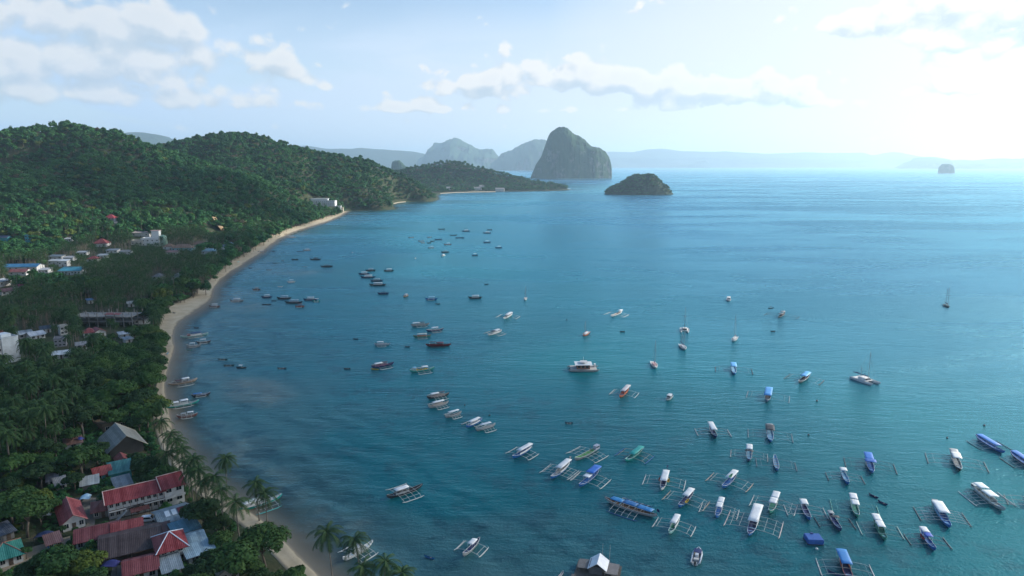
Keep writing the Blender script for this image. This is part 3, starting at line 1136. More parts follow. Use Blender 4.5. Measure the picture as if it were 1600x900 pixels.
def forest(name, protos, pts, scales, kinds, label):
    """a wood that reads as one mass: one object, tree shapes set on its points"""
    me = bpy.data.meshes.new(name)
    me.vertices.add(len(pts))
    me.vertices.foreach_set('co', np.asarray(pts, np.float32).ravel())
    set_attr(me, 'size', scales)
    set_attr(me, 'turn', rng.random(len(pts)) * 6.28)
    a = me.attributes.new('sort', 'INT', 'POINT')
    a.data.foreach_set('value', np.asarray(kinds, np.int32))
    me.update()
    ob = new_obj(name, me)
    col = bpy.data.collections.new(name + '_shapes')
    for i, mesh in enumerate(protos):
        col.objects.link(bpy.data.objects.new('%s_shape_%02d' % (name, i), mesh))
    gt = bpy.data.node_groups.new(name, 'GeometryNodeTree')
    gt.interface.new_socket('Geometry', in_out='INPUT', socket_type='NodeSocketGeometry')
    gt.interface.new_socket('Geometry', in_out='OUTPUT', socket_type='NodeSocketGeometry')
    G = NT(gt)
    gi, go = G.n('NodeGroupInput'), G.n('NodeGroupOutput')
    ci = G.n('GeometryNodeCollectionInfo')
    ci.inputs['Collection'].default_value = col
    ci.inputs['Separate Children'].default_value = True
    ci.inputs['Reset Children'].default_value = True
    ip = G.n('GeometryNodeInstanceOnPoints')
    ip.inputs['Pick Instance'].default_value = True
    def attr(nm, ty):
        x = G.n('GeometryNodeInputNamedAttribute', data_type=ty)
        x.inputs['Name'].default_value = nm
        return x.outputs['Attribute']
    G.L(gi.outputs[0], ip.inputs['Points'])
    G.L(ci.outputs[0], ip.inputs['Instance'])
    G.L(attr('sort', 'INT'), ip.inputs['Instance Index'])
    cx = G.n('ShaderNodeCombineXYZ')
    G.L(attr('turn', 'FLOAT'), cx.inputs[2])
    G.L(cx.outputs[0], ip.inputs['Rotation'])
    G.L(attr('size', 'FLOAT'), ip.inputs['Scale'])
    G.L(ip.outputs[0], go.inputs[0])
    md = ob.modifiers.new('trees', 'NODES')
    md.node_group = gt
    tag(ob, label, 'forest', kind='stuff')
    return ob


def far_tree(seed, rad, h, n, size, mat):
    """a whole forest tree: crown of leaf sprays, a stem below"""
    rg = np.random.default_rng(seed)
    lobes = crown_lobes(rg, 6, rad, h * 0.60, h * 0.42) + [(0, 0, h * 0.62, rad * 0.72, rad * 0.72, h * 0.40)]
    v = leaf_cloud(rg, n, lobes, size, 0.88)
    q = np.arange(len(v)).reshape(-1, 4)
    tv, tf = tube([(0, 0, -3), (0.2, 0, h * 0.6)], [0.3, 0.18], 4, False)
    v2 = np.concatenate((v, np.array([tuple(p) for p in tv])))
    q2 = np.concatenate((q, np.array(tf) + len(v)))
    me = quads_mesh('forest_tree', v2, q2, [mat, BARK])
    mi = np.zeros(len(me.polygons), np.int32)
    mi[len(q):] = 1
    me.polygons.foreach_set('material_index', mi)
    return me


FAR_BROAD = [far_tree(500 + i, 4.6 + 0.5 * (i % 3), 9 + (i % 4), 330, 1.9, LEAF_HILL) for i in range(6)] + \
            [far_tree(520, 3.2, 13, 240, 1.7, LEAF_HILL), far_tree(521, 5.0, 9, 330, 1.9, LEAF_LIME)]
LEAF_BROWN = leaf_material('dry_foliage', (0.07, 0.075, 0.035), (0.10, 0.085, 0.05), (0.13, 0.11, 0.07))


def far_palm(seed, h):
    rg = np.random.default_rng(seed)
    c = palm_crown('palm_far', seed, 15, 4.3, 6)
    co = np.zeros(len(c.vertices) * 3, np.float32)
    c.vertices.foreach_get('co', co)
    co = co.reshape(-1, 3) + np.array((0, 0, h), np.float32)
    q = np.array([p.vertices[:] for p in c.polygons])
    tv, tf = tube([(0, 0, -1), (0.5, 0.3, h * 0.5), (0, 0, h)], [0.22, 0.16, 0.12], 5, False)
    me = quads_mesh('grove_palm', np.concatenate((co, np.array([tuple(p) for p in tv]))), np.concatenate((q, np.array(tf) + len(co))), [FROND, PALM_BARK])
    mi = np.zeros(len(me.polygons), np.int32)
    mi[len(q):] = 1
    me.polygons.foreach_set('material_index', mi)
    return me


FAR_PALM = [far_palm(540 + i, h) for i, h in enumerate((10, 12, 13.5))]
# ------------------------------------------------------------------ the town
WHITE, CREAM, GREY, PALEBLUE = (0.62, 0.63, 0.62), (0.50, 0.46, 0.38), (0.30, 0.31, 0.31), (0.40, 0.52, 0.60)
RED, RUST, BROWN, TEAL, BLUE = (0.25, 0.024, 0.026), (0.22, 0.060, 0.042), (0.055, 0.030, 0.026), (0.02, 0.17, 0.16), (0.035, 0.14, 0.33)
GREYROOF, PALEROOF, BLUEGREY = (0.26, 0.255, 0.22), (0.50, 0.52, 0.53), (0.20, 0.33, 0.42)
WOOD, CONCRETE, DARKW = (0.14, 0.10, 0.07), (0.27, 0.265, 0.25), (0.05, 0.045, 0.04)
FRAME = paint((0.55, 0.56, 0.55), 0.5, 0.2)
WOODM = paint(WOOD, 0.8, 0.4)
CONC = paint(CONCRETE, 0.9, 0.4, 0.5)


def thick_roof(slopes, t=0.14):
    """list of slope polygons (upper face, counter-clockwise from above) -> solid sheets"""
    mb = MB()
    for s in slopes:
        n = len(s)
        V = [Vector(p) for p in s] + [Vector(p) - Vector((0, 0, t)) for p in s]
        F = [tuple(range(n)), tuple(range(2 * n - 1, n - 1, -1))]
        F += [(i, i + n, (i + 1) % n + n, (i + 1) % n) for i in range(n)]
        mb.add((V, F))
    return mb


def roof_slopes(kind, w, d, h, rh, ov):
    """(slopes, ridges, gables) with the ridge along x"""
    k = rh / (d / 2)
    e = h - k * ov
    x0, x1, y0, y1, ym = -ov, w + ov, -ov, d + ov, d / 2
    if kind == 'gable':
        return ([[(x0, y0, e), (x1, y0, e), (x1, ym, h + rh), (x0, ym, h + rh)], [(x1, y1, e), (x0, y1, e), (x0, ym, h + rh), (x1, ym, h + rh)]],
                [((x0, ym, h + rh), (x1, ym, h + rh)), ((x0, y0, e), (x0, ym, h + rh)), ((x1, y0, e), (x1, ym, h + rh))])
    if kind == 'hip':
        c = min(w, d) / 2 * 0.98
        a, b = (0 + c, ym, h + rh), (w - c, ym, h + rh)
        return ([[(x0, y0, e), (x1, y0, e), b, a], [(x1, y1, e), (x0, y1, e), a, b], [(x0, y1, e), (x0, y0, e), a], [(x1, y0, e), (x1, y1, e), b]],
                [(a, b), ((x0, y0, e), a), ((x0, y1, e), a), ((x1, y0, e), b), ((x1, y1, e), b)])
    if kind == 'shed':
        return ([[(x0, y0, h - 0.1), (x1, y0, h - 0.1), (x1, y1, h + rh), (x0, y1, h + rh)]], [])
    return ([[(x0, y0, h + 0.16), (x1, y0, h + 0.16), (x1, y1, h + 0.16), (x0, y1, h + 0.16)]], [])


def window(parent, x, z, ww, wh, side='front', w=0, split=True):
    """framed window on the front (y=0) or the right end (x=w)"""
    f, p = MB(), MB()
    t = 0.10
    if side == 'front':
        f.box(x - ww / 2 - t, x + ww / 2 + t, -0.07, 0.03, z - wh / 2 - t, z + wh / 2 + t)
        p.box(x - ww / 2, x + ww / 2, -0.10, -0.073, z - wh / 2, z + wh / 2)
        mbar = (x - 0.03, x + 0.03, -0.12, -0.102, z - wh / 2, z + wh / 2)
    else:
        f.box(w - 0.03, w + 0.07, x - ww / 2 - t, x + ww / 2 + t, z - wh / 2 - t, z + wh / 2 + t)
        p.box(w + 0.073, w + 0.10, x - ww / 2, x + ww / 2, z - wh / 2, z + wh / 2)
        mbar = (w + 0.102, w + 0.12, x - 0.03, x + 0.03, z - wh / 2, z + wh / 2)
    f.box(*mbar)
    fo = f.obj('window', FRAME, parent)
    p.obj('pane', glass(), fo)


def house(A, B, d, h, label, roof='gable', axis='x', rh=1.8, wall=WHITE, rc=RED, rust=0.3, storeys=1, wins=3, side=2, door=True, ov=0.7,
          ridge=None, name='house', cat='house', clear=True, pane=True, pad=0.15, group=None, open_front=False):
    a = hit(*A) if A[1] < 700 else at(A[0], A[1], 3.2)
    b = hit(*B) if B[1] < 700 else at(B[0], B[1], 3.2)
    v = (b - a).to_2d()
    # a far wall is read across the view: keep its run at one distance
    if a.y > 600:
        ym = (a.y + b.y) / 2
        a, b = at_y(A[0], A[1], ym), at_y(B[0], B[1], ym)
        zz = min(gz(a.x, a.y), gz(b.x, b.y))
        a.z = b.z = max(zz, 1.5)
        slant = 0.10 if A[1] > B[1] else -0.05
        v = (b - a).to_2d() + Vector((0, (b - a).length * slant))
    w = v.length
    rz = math.atan2(v.y, v.x)
    root = empty(name, a, rz, label, cat, group)
    base = -4.0 if a.y > 350 else -0.4
    k = rh / ((d if axis == 'x' else w) / 2)
    mb = MB()
    wm_ = paint(wall, 0.75, 0.3, 0.5)
    if open_front:
        t = 0.16
        for xx in np.linspace(0.1, w - 0.1, max(2, int(w / 3.5))):
            for yy in (0.1, d - 0.1):
                mb.tube([(xx, yy, base), (xx, yy, h)], 0.13, 6)
        mb.box(0.2, w - 0.2, d * 0.55, d * 0.55 + t, base, h - 0.15)
        mb.box(-0.0, w, 0.0, d, -0.3, 0.12)
    else:
        mb.box(0, w, 0, d, base, h - 0.02)
    if roof == 'gable' and not open_front:
        if axis == 'x':
            for x0, x1 in ((0, 0.2), (w - 0.2, w)):
                mb.add(([(x0, 0, h - .02), (x1, 0, h - .02), (x0, d, h - .02), (x1, d, h - .02), (x0, d / 2, h + rh - 0.16), (x1, d / 2, h + rh - 0.16)],
                        [(0, 2, 4), (1, 5, 3), (0, 4, 5, 1), (2, 3, 5, 4)]))
        else:
            for y0, y1 in ((0, 0.2), (d - 0.2, d)):
                mb.add(([(0, y0, h - .02), (0, y1, h - .02), (w, y0, h - .02), (w, y1, h - .02), (w / 2, y0, h + rh - 0.16), (w / 2, y1, h + rh - 0.16)],
                        [(0, 4, 2), (1, 3, 5), (0, 1, 5, 4), (2, 4, 5, 3)]))
    mb.obj('wall' if not open_front else 'post_frame', wm_ if not open_front else paint(WOOD, 0.8, 0.4), root)
    if axis == 'x':
        sl, rd = roof_slopes(roof, w, d, h, rh, ov)
        th = thick_roof(sl)
    else:
        sl, rd = roof_slopes(roof, d, w, h, rh, ov)
        sw = lambda p: (w - p[1], p[0], p[2])
        sl = [[sw(p) for p in s] for s in sl]
        rd = [tuple(sw(p) for p in r) for r in rd]
        th = thick_roof(sl)
    if roof == 'flat':
        ro = th.obj('roof', paint(rc, 0.85, 0.35, 0.5), root)
        pr = MB()
        z = h + 0.16
        for q in ((-ov, w + ov, -ov, -ov + .18), (-ov, w + ov, d + ov - .18, d + ov), (-ov, -ov + .18, -ov + .18, d + ov - .18), (w + ov - .18, w + ov, -ov + .18, d + ov - .18)):
            pr.box(*q, z, z + 0.7)
        pr.obj('parapet', wm_, ro)
    else:
        ro = th.obj('roof', roof_mat(rc, rust), root)
        if ridge:
            rb = MB()
            for p, q in rd:
                rb.tube([Vector(p) + Vector((0, 0, 0.05)), Vector(q) + Vector((0, 0, 0.05))], 0.14, 5)
            rb.obj('ridge_cap', paint(ridge, 0.6, 0.2), ro)
    if not open_front:
        sh = h / storeys
        for s in range(storeys):
            if wins:
                for i in range(wins):
                    if door and s == 0 and i == wins // 2:
                        continue
                    window(root, w * (i + 0.5) / wins, s * sh + sh * 0.56, min(1.5, w / wins * 0.55), min(1.3, sh * 0.45))
            if side:
                for i in range(side):
                    window(root, d * (i + 0.5) / side, s * sh + sh * 0.56, min(1.3, d / side * 0.5), min(1.2, sh * 0.42), 'end', w)
        if door and wins:
            xd = w * (wins // 2 + 0.5) / wins
            do = MB().box(xd - 0.5, xd + 0.5, -0.06, 0.04, 0.0, min(2.1, h * 0.85)).obj('door', paint((0.10, 0.07, 0.05), 0.6, 0.3), root)
            MB().tube([(xd + 0.36, -0.07, 1.0), (xd + 0.36, -0.13, 1.0), (xd + 0.24, -0.13, 1.0)], 0.025, 5).obj('handle', paint((0.4, 0.4, 0.4), 0.3, 0.1), do)
    # keep the view of it open
    M = Matrix.Translation(a) @ Matrix.Rotation(rz, 4, 'Z')
    cs = [M @ Vector(p) for p in ((0, 0, 0), (w, 0, 0), (0, 0, h), (w, 0, h), (0, d, h), (w, d, h), (w / 2, d / 2, h + rh))]
    pr = proj([tuple(c) for c in cs])
    if clear:
        x0, x1, y0, y1 = pr[:, 0].min(), pr[:, 0].max(), pr[:, 1].min(), pr[:, 1].max()
        dx_, dy_ = (x1 - x0) * pad, (y1 - y0) * pad
        y1_ = y1 - dy_ * 1.5 if a.y < 330 else y0 + (y1 - y0) * 0.62
        CLEAR_RECT.append((x0 + dx_, y0 + dy_, x1 - dx_, y1_, pr[:, 2].min()))
    CLEAR_GROUND.append(np.array([tuple((M @ Vector((x * w, y * d, 0))).to_2d()) for x, y in ((-.05, -.1), (1.05, -.1), (1.05, 1.05), (-.05, 1.05))]))
    return root, w, M


# --- the long red roofed guest house by the beach: two storeys, veranda, outside stair
root, w, M = house((171, 812), (258, 790), 8.5, 5.6, 'long two-storey guest house with red metal roof and upstairs veranda beside the dirt yard', rh=2.0, storeys=2, wins=9, side=0,
                   rc=RED, rust=0.08, ridge=(0.55, 0.42, 0.38), name='guest_house', cat='guest house', ov=0.9)
vb = MB().box(0, w, -1.7, -0.12, 2.7, 2.85)
vo = vb.obj('veranda', paint(DARKW, 0.8, 0.3), root)
rl = MB()
for z in (3.2, 3.6):
    rl.tube([(0, -1.65, z), (w * 0.42, -1.65, z)], 0.04, 5)
    rl.tube([(w * 0.55, -1.65, z), (w, -1.65, z)], 0.04, 5)
rl.box(0, w * 0.3, -1.74, -1.7, 2.86, 3.25)
rl.box(w * 0.62, w, -1.74, -1.7, 2.86, 3.25)
rl.obj('railing', FRAME, vo)
for x in np.linspace(0.1, w - 0.1, 9):
    MB().tube([(x, -1.6, -0.3), (x, -1.6, 2.7), (x, -1.6, 2.9), (x, -1.6, 5.2)], [0.09, 0.09, 0.07, 0.07], 6).obj('post', WOODM, vo)
st = MB()
for i in range(11):
    st.box(1.6 + i * 0.30 - 0.2, 1.6 + i * 0.30 + 0.15, -3.0, -1.9, 0.12 + i * 0.25, 0.2 + i * 0.25)
st.tube([(1.5, -3.05, 0.0), (4.8, -3.05, 2.75)], 0.09, 4)
st.tube([(1.5, -3.05, 0.9), (4.8, -3.05, 3.65)], 0.05, 4)
st.obj('stair', paint((0.42, 0.42, 0.40), 0.7, 0.3), root)
# lean-to awning in front
thick_roof([[(w * 0.36, -4.0, 2.3), (w * 0.70, -4.0, 2.3), (w * 0.70, -1.85, 2.65), (w * 0.36, -1.85, 2.65)]]).obj('awning', roof_mat(RUST, 0.4), root)
for x in (0.37, 0.48, 0.59, 0.69):
    MB().tube([(w * x, -3.9, -0.2), (w * x, -3.9, 2.2)], 0.07, 6).obj('awning_post', WOODM, root)
# its taller end block
root2, w2, M2 = house((258, 791), (289, 782), 9.5, 6.3, 'taller end block of the red roofed guest house, nearest the palms', rh=2.1, storeys=2, wins=2, side=2, door=False,
                      rc=RED, rust=0.06, ridge=(0.55, 0.42, 0.38), name='guest_house', cat='guest house', ov=0.9)
MB().box(0, w2, -1.6, -0.12, 2.85, 3.0).obj('balcony', paint((0.5, 0.52, 0.52), 0.7, 0.2), root2)
MB().box(0, w2, -1.68, -1.6, 2.85, 3.7).obj('balustrade', FRAME, root2)

house((99, 832), (134, 822), 13, 2.9, 'red gabled bungalow with white front, pale patches on one roof slope', axis='y', rh=2.0, rc=(0.30, 0.04, 0.04), rust=0.12, wins=3, side=3, ridge=(0.45, 0.20, 0.18))
house((146, 812), (178, 805), 7, 2.7, 'low rusty red roof porch at the foot of the guest house stair', roof='hip', rh=1.5, rc=RUST, rust=0.35, wins=3, side=1, wall=(0.2, 0.2, 0.19))
house((120, 861), (186, 846), 8, 2.8, 'long low house with dull dark red roof beside the dirt lane', rh=1.7, rc=(0.17, 0.03, 0.032), rust=0.15, wins=5, side=1, wall=(0.35, 0.42, 0.45))
house((178, 848), (222, 838), 6.5, 2.9, 'short bright red roof rising behind the dark brown roof', rh=1.6, rc=(0.27, 0.04, 0.04), rust=0.2, wins=2, side=1)
house((161, 888), (250, 866), 13, 3.2, 'very wide dark brown roof over an open sided hall', rh=2.1, rc=BROWN, rust=0.0, open_front=True, name='hall', cat='hall', ov=1.0)
house((252, 886), (290, 875), 8.5, 5.0, 'red hip roofed two-storey house with white ridge lines', roof='hip', rh=2.4, rc=(0.25, 0.02, 0.025), rust=0.03, storeys=2, wins=3, side=2, ridge=(0.62, 0.70, 0.80), ov=1.1, wall=(0.5, 0.56, 0.58))
house((296, 884), (335, 871), 5, 2.6, 'pale blue metal lean-to beside the red hip roof', roof='shed', rh=0.7, rc=(0.30, 0.44, 0.52), rust=0.05, wins=2, side=0, wall=(0.3, 0.34, 0.36))
house((291, 866), (321, 856), 6, 3.0, 'pale blue roofed house with a red end, behind the blue lean-to', rh=1.2, rc=(0.27, 0.40, 0.47), rust=0.15, wins=2, side=1, wall=(0.3, 0.34, 0.36))
house((276, 848), (312, 836), 5.5, 2.7, 'turquoise blue tin roof shack between the grey and blue roofs', roof='shed', rh=0.8, rc=(0.10, 0.27, 0.37), rust=0.2, wins=2, side=1, wall=(0.2, 0.24, 0.26))
r_, w_, M_ = house((253, 832), (301, 817), 9, 2.9, 'grey blue roof with two white translucent sheets beside the yard', rh=1.3, rc=(0.24, 0.31, 0.35), rust=0.1, wins=3, side=1, wall=(0.24, 0.27, 0.28))
for x in (0.22, 0.44):
    thick_roof([[(w_ * x, 1.9, 3.52), (w_ * (x + 0.15), 1.9, 3.52), (w_ * (x + 0.15), 4.3, 4.2), (w_ * x, 4.3, 4.2)]], 0.06).obj('skylight', paint((0.68, 0.72, 0.74), 0.5, 0.1), r_)
thick_roof([[(w_ * 0.63, 1.2, 3.34), (w_ * 0.95, 1.2, 3.34), (w_ * 0.95, 4.3, 4.24), (w_ * 0.63, 4.3, 4.24)]], 0.07).obj('roof_patch', roof_mat((0.2, 0.02, 0.025), 0.05), r_)
house((246, 851), (268, 845), 6, 2.5, 'small dull brown red roof between the hall and the white hip ridges', roof='shed', rh=0.7, rc=(0.11, 0.05, 0.045), rust=0.4, wins=1, side=0, door=False, wall=(0.2, 0.17, 0.15))
house((197, 914), (247, 901), 8, 2.8, 'dark red roof cut by the lower edge, below the concrete yard', rh=1.6, rc=(0.2, 0.035, 0.038), rust=0.2, wins=3, side=1)
house((258, 908), (284, 900), 7, 2.6, 'grey sheet roof at the lower edge below the hip roofed house', roof='shed', rh=0.6, rc=(0.27, 0.33, 0.36), rust=0.15, wins=2, side=0, wall=(0.25, 0.27, 0.28))
house((-14, 893), (37, 877), 9, 2.8, 'green hip roofed house in the corner, pale front wall', roof='hip', rh=2.2, rc=(0.02, 0.21, 0.17), rust=0.05, wins=4, side=2, ridge=(0.24, 0.12, 0.09))
house((77, 863), (96, 857), 4.5, 2.5, 'tiny blue walled shack with rusty pink roof by the lane', roof='shed', rh=0.7, rc=(0.19, 0.09, 0.08), rust=0.5, wins=2, side=0, door=False, wall=(0.03, 0.14, 0.38), name='shack', cat='shack')
house((-12, 853), (23, 840), 6, 2.4, 'low slate grey roof at the edge, under the big leafy tree', roof='shed', rh=0.7, rc=(0.12, 0.15, 0.20), rust=0.1, wins=2, side=0, wall=(0.2, 0.2, 0.2))
house((173, 716), (225, 703), 15, 3.4, 'large grey gabled roof over a dark open hall by the palms', axis='y', rh=4.2, rc=GREYROOF, rust=0.04, wall=(0.06, 0.055, 0.05), wins=0, side=0, door=False, name='hall', cat='hall', ov=1.3, ridge=(0.42, 0.40, 0.32))  # solid near-black walls stand in for the shade inside the open gable
r_, w_, M_ = house((163, 678), (198, 671), 6, 3.4, 'flat roof terrace house with pale balustrade above the grey gabled hall', roof='flat', rh=0.5, rc=(0.22, 0.19, 0.15), wall=(0.22, 0.18, 0.13), wins=3, side=0)
house((150, 754), (174, 748), 6.5, 2.7, 'turquoise walled cottage with small red gable roof', axis='x', rh=1.5, rc=(0.28, 0.045, 0.04), rust=0.1, wins=2, side=1, wall=(0.05, 0.26, 0.28))
house((174, 751), (206, 744), 7, 2.5, 'turquoise wall and sea green lean-to roof next to the small red gable', roof='shed', rh=1.3, rc=(0.03, 0.17, 0.17), rust=0.1, wins=0, side=0, door=False, wall=(0.05, 0.28, 0.31))
house((186, 733), (202, 729), 5, 3.0, 'little red gable end behind the turquoise lean-to', axis='y', rh=1.2, rc=(0.25, 0.05, 0.04), rust=0.2, wins=1, side=0, door=False)
house((129, 768), (153, 763), 5, 2.2, 'pale tin lean-to behind the courtyard', roof='shed', rh=0.7, rc=(0.42, 0.47, 0.48), rust=0.2, wins=0, side=0, door=False, wall=(0.2, 0.18, 0.16), name='shed', cat='shed')
house((183, 771), (206, 765), 6, 2.4, 'grey tin roof tucked behind the long red roof', roof='shed', rh=0.8, rc=(0.25, 0.27, 0.28), rust=0.35, wins=0, side=0, door=False, name='shed', cat='shed')
house((76, 762), (90, 759), 5, 2.4, 'lavender grey tin roof hut among the trees', roof='shed', rh=0.7, rc=(0.25, 0.27, 0.33), rust=0.3, wins=1, side=0, door=False, name='shack', cat='shack')
house((90, 768), (105, 764), 5, 2.2, 'patched pale tin roof hut next to the lavender grey one', roof='shed', rh=0.7, rc=(0.36, 0.38, 0.40), rust=0.45, wins=1, side=0, door=False, name='shack', cat='shack')
house((103, 704), (128, 699), 5, 2.3, 'faded rust roof hut with a blue tarp corner among the palms', roof='shed', rh=0.8, rc=(0.20, 0.11, 0.09), rust=0.4, wins=1, side=0, door=False, name='shack', cat='shack')
house((343, 914), (374, 906), 5.5, 3.0, 'pale olive gable roof at the lower edge under the beach trees', axis='y', rh=1.6, rc=(0.36, 0.36, 0.24), rust=0.05, wins=2, side=0)

# --- further off
r_, w_, M_ = house((7, 569), (33, 563), 12, 13.5, 'white four-storey block with a blank end wall above the palms', roof='flat', rh=0.6, rc=(0.5, 0.52, 0.53), wall=(0.56, 0.62, 0.66), wins=0, side=4, storeys=4, door=False, name='apartment_block', cat='building', ov=0.1)
MB().box(1.5, w_ - 2, 3, 9, 13.9, 15.6).obj('roof_room', paint((0.6, 0.66, 0.70), 0.7, 0.2), r_)
house((-26, 575), (6, 569), 11, 12.6, 'recessed wing with dark balcony rows on the white four-storey block', roof='flat', rh=0.5, rc=(0.4, 0.4, 0.4), wall=(0.5, 0.52, 0.52), wins=5, side=0, storeys=4, door=False, name='apartment_block', cat='building', ov=0.1)
house((-20, 541), (8, 537), 11, 7, 'red hip roof just behind the white four-storey block', roof='hip', rh=2.5, rc=(0.27, 0.04, 0.04), wins=3, side=1, storeys=2)
# concrete frame of an unfinished hotel
a, b = hit(112, 511), hit(208, 512)
v = (b - a).to_2d()
L = v.length
ro = empty('concrete_frame', a, math.atan2(v.y, v.x), 'unfinished grey concrete building frame standing open among the palms', 'building')
for z in (3.4, 6.8):
    MB().box(0, L, 0, 14, z, z + 0.3).obj('floor_slab', CONC, ro)
for x in np.linspace(0.3, L - 0.3, 8):
    for y in (0.3, 7, 13.7):
        cmb = MB()
        for z0_, z1_ in ((-2, 3.4), (3.7, 6.8), (7.1, 9.6 if rng.random() < 0.7 else 8.0)):
            cmb.box(x - 0.22, x + 0.22, y - 0.22, y + 0.22, z0_, z1_)
        cmb.obj('column', CONC, ro)
wl = MB()
for i in range(0, 7, 2):
    wl.box(0.8 + i * L / 7.6, 0.8 + (i + 0.8) * L / 7.6, 8, 8.2, 0, 3.3)
wl.obj('partition', paint((0.18, 0.17, 0.16), 0.9, 0.4), ro)
thick_roof([[(L * 0.55, -0.5, 8.6), (L * 0.8, -0.5, 8.6), (L * 0.8, 3, 9.2), (L * 0.55, 3, 9.2)]]).obj('roof_sheet', roof_mat((0.3, 0.08, 0.07), 0.2), ro)
CLEAR_RECT.append((128, 488, 202, 498, proj([tuple(a)])[0][2]))
CLEAR_GROUND.append(np.array([tuple(a.to_2d()), tuple(b.to_2d()), tuple((b + Vector((0, 15, 0))).to_2d()), tuple((a + Vector((0, 15, 0))).to_2d())]))

FAR = dict(rust=0.15, side=0, pad=0.2)
house((131, 528), (149, 526), 8, 3.4, 'red hip roofed house in front of the concrete frame', roof='hip', rh=2, rc=(0.27, 0.05, 0.045), wins=2, **FAR)
house((148, 527), (166, 524), 8, 3.0, 'house with red and pale roof right of the red hip roof, by the concrete frame', axis='y', rh=2, rc=(0.30, 0.07, 0.06), wins=2, **FAR)
house((31, 530), (52, 527), 8, 3, 'long pale blue white tin roof among palms', roof='shed', rh=0.7, rc=(0.55, 0.62, 0.68), wins=3, **FAR)
house((49, 532), (71, 528), 8, 3, 'white tin roof with a pitched middle, beside the pale blue white one', rh=1.6, rc=(0.62, 0.68, 0.74), wins=3, **FAR)
house((64, 521), (80, 519), 7, 3, 'dark slate roof behind the two white tin roofs', rh=1.2, rc=(0.10, 0.13, 0.17), wins=2, **FAR)
house((95, 524), (107, 522), 4, 5.4, 'narrow two-storey white house standing alone in the grove', roof='flat', rh=0.4, rc=(0.5, 0.55, 0.58), wins=2, storeys=2, door=False, ov=0.1, **FAR)
house((83, 562), (109, 559), 7, 2.6, 'bright white flat sheet roof in the grove', roof='shed', rh=0.5, rc=(0.66, 0.72, 0.76), wins=3, **FAR)
house((85, 543), (104, 541), 7, 4.5, 'grey half-built house behind the bright white sheet roof', roof='flat', rh=0.4, rc=(0.24, 0.24, 0.25), wall=(0.33, 0.33, 0.36), wins=3, storeys=2, door=False, ov=0.1, **FAR)
house((209, 507), (240, 506), 7, 2.6, 'low pale weathered roof between the concrete frame and the beach', roof='shed', rh=0.6, rc=(0.40, 0.40, 0.41), wins=3, **FAR)
house((188, 529), (202, 528), 6, 2.6, 'small pale tin roof below the low weathered roof', roof='shed', rh=0.5, rc=(0.45, 0.48, 0.52), wins=1, **FAR)
house((197, 537), (208, 536), 5, 2.6, 'tiny bright white roof in the leafy trees near the beach', roof='shed', rh=0.5, rc=(0.66, 0.70, 0.74), wins=1, **FAR)
house((120, 547), (136, 545), 6, 3, 'small mixed grey roofed house in the palms below the red hip roof', rh=1.2, rc=(0.28, 0.29, 0.31), wins=2, **FAR)
house((138, 475), (146, 474), 5, 3, 'small blue roofed hut behind the concrete frame', roof='shed', rh=0.5, rc=(0.10, 0.24, 0.48), wins=1, **FAR)
house((200, 480), (211, 479), 6, 3, 'small white hut behind the concrete frame, near tall bare palm stems', rh=1.2, rc=(0.55, 0.56, 0.55), wins=1, **FAR)
house((238, 438), (252, 437), 9, 3.4, 'grey thatched looking roof in the dark grove', roof='hip', rh=2.6, rc=(0.17, 0.18, 0.19), wins=2, **FAR)
house((268, 438), (281, 437), 9, 3.4, 'second grey pointed roof of the dark grove, nearer the beach', roof='hip', rh=2.6, rc=(0.18, 0.19, 0.20), wins=2, **FAR)
house((92, 437), (123, 423), 12, 4.2, 'long low building with turquoise blue roof and white wall', roof='shed', rh=2.2, rc=(0.04, 0.26, 0.36), wall=(0.6, 0.63, 0.66), wins=7, **FAR)
house((3, 426), (54, 422), 14, 4.5, 'wide bright blue roof at the foot of the hill', rh=2.2, rc=(0.03, 0.17, 0.34), wins=6, **FAR)
house((14, 432), (39, 430), 10, 4, 'dull red roof in front of the wide blue one', rh=2.2, rc=(0.20, 0.06, 0.055), wins=3, **FAR)
house((0, 449), (19, 445), 10, 5, 'pale roofed white house by the lane at the edge', rh=1.6, rc=(0.48, 0.52, 0.54), wins=3, **FAR)
house((31, 454), (41, 453), 8, 3.6, 'small house with bright red and white roof by the lane', rh=1.6, rc=(0.36, 0.06, 0.06), wins=1, **FAR)
house((3, 462), (20, 460), 8, 3.6, 'maroon roofed house beyond the lane', rh=1.8, rc=(0.12, 0.05, 0.05), wins=2, **FAR)
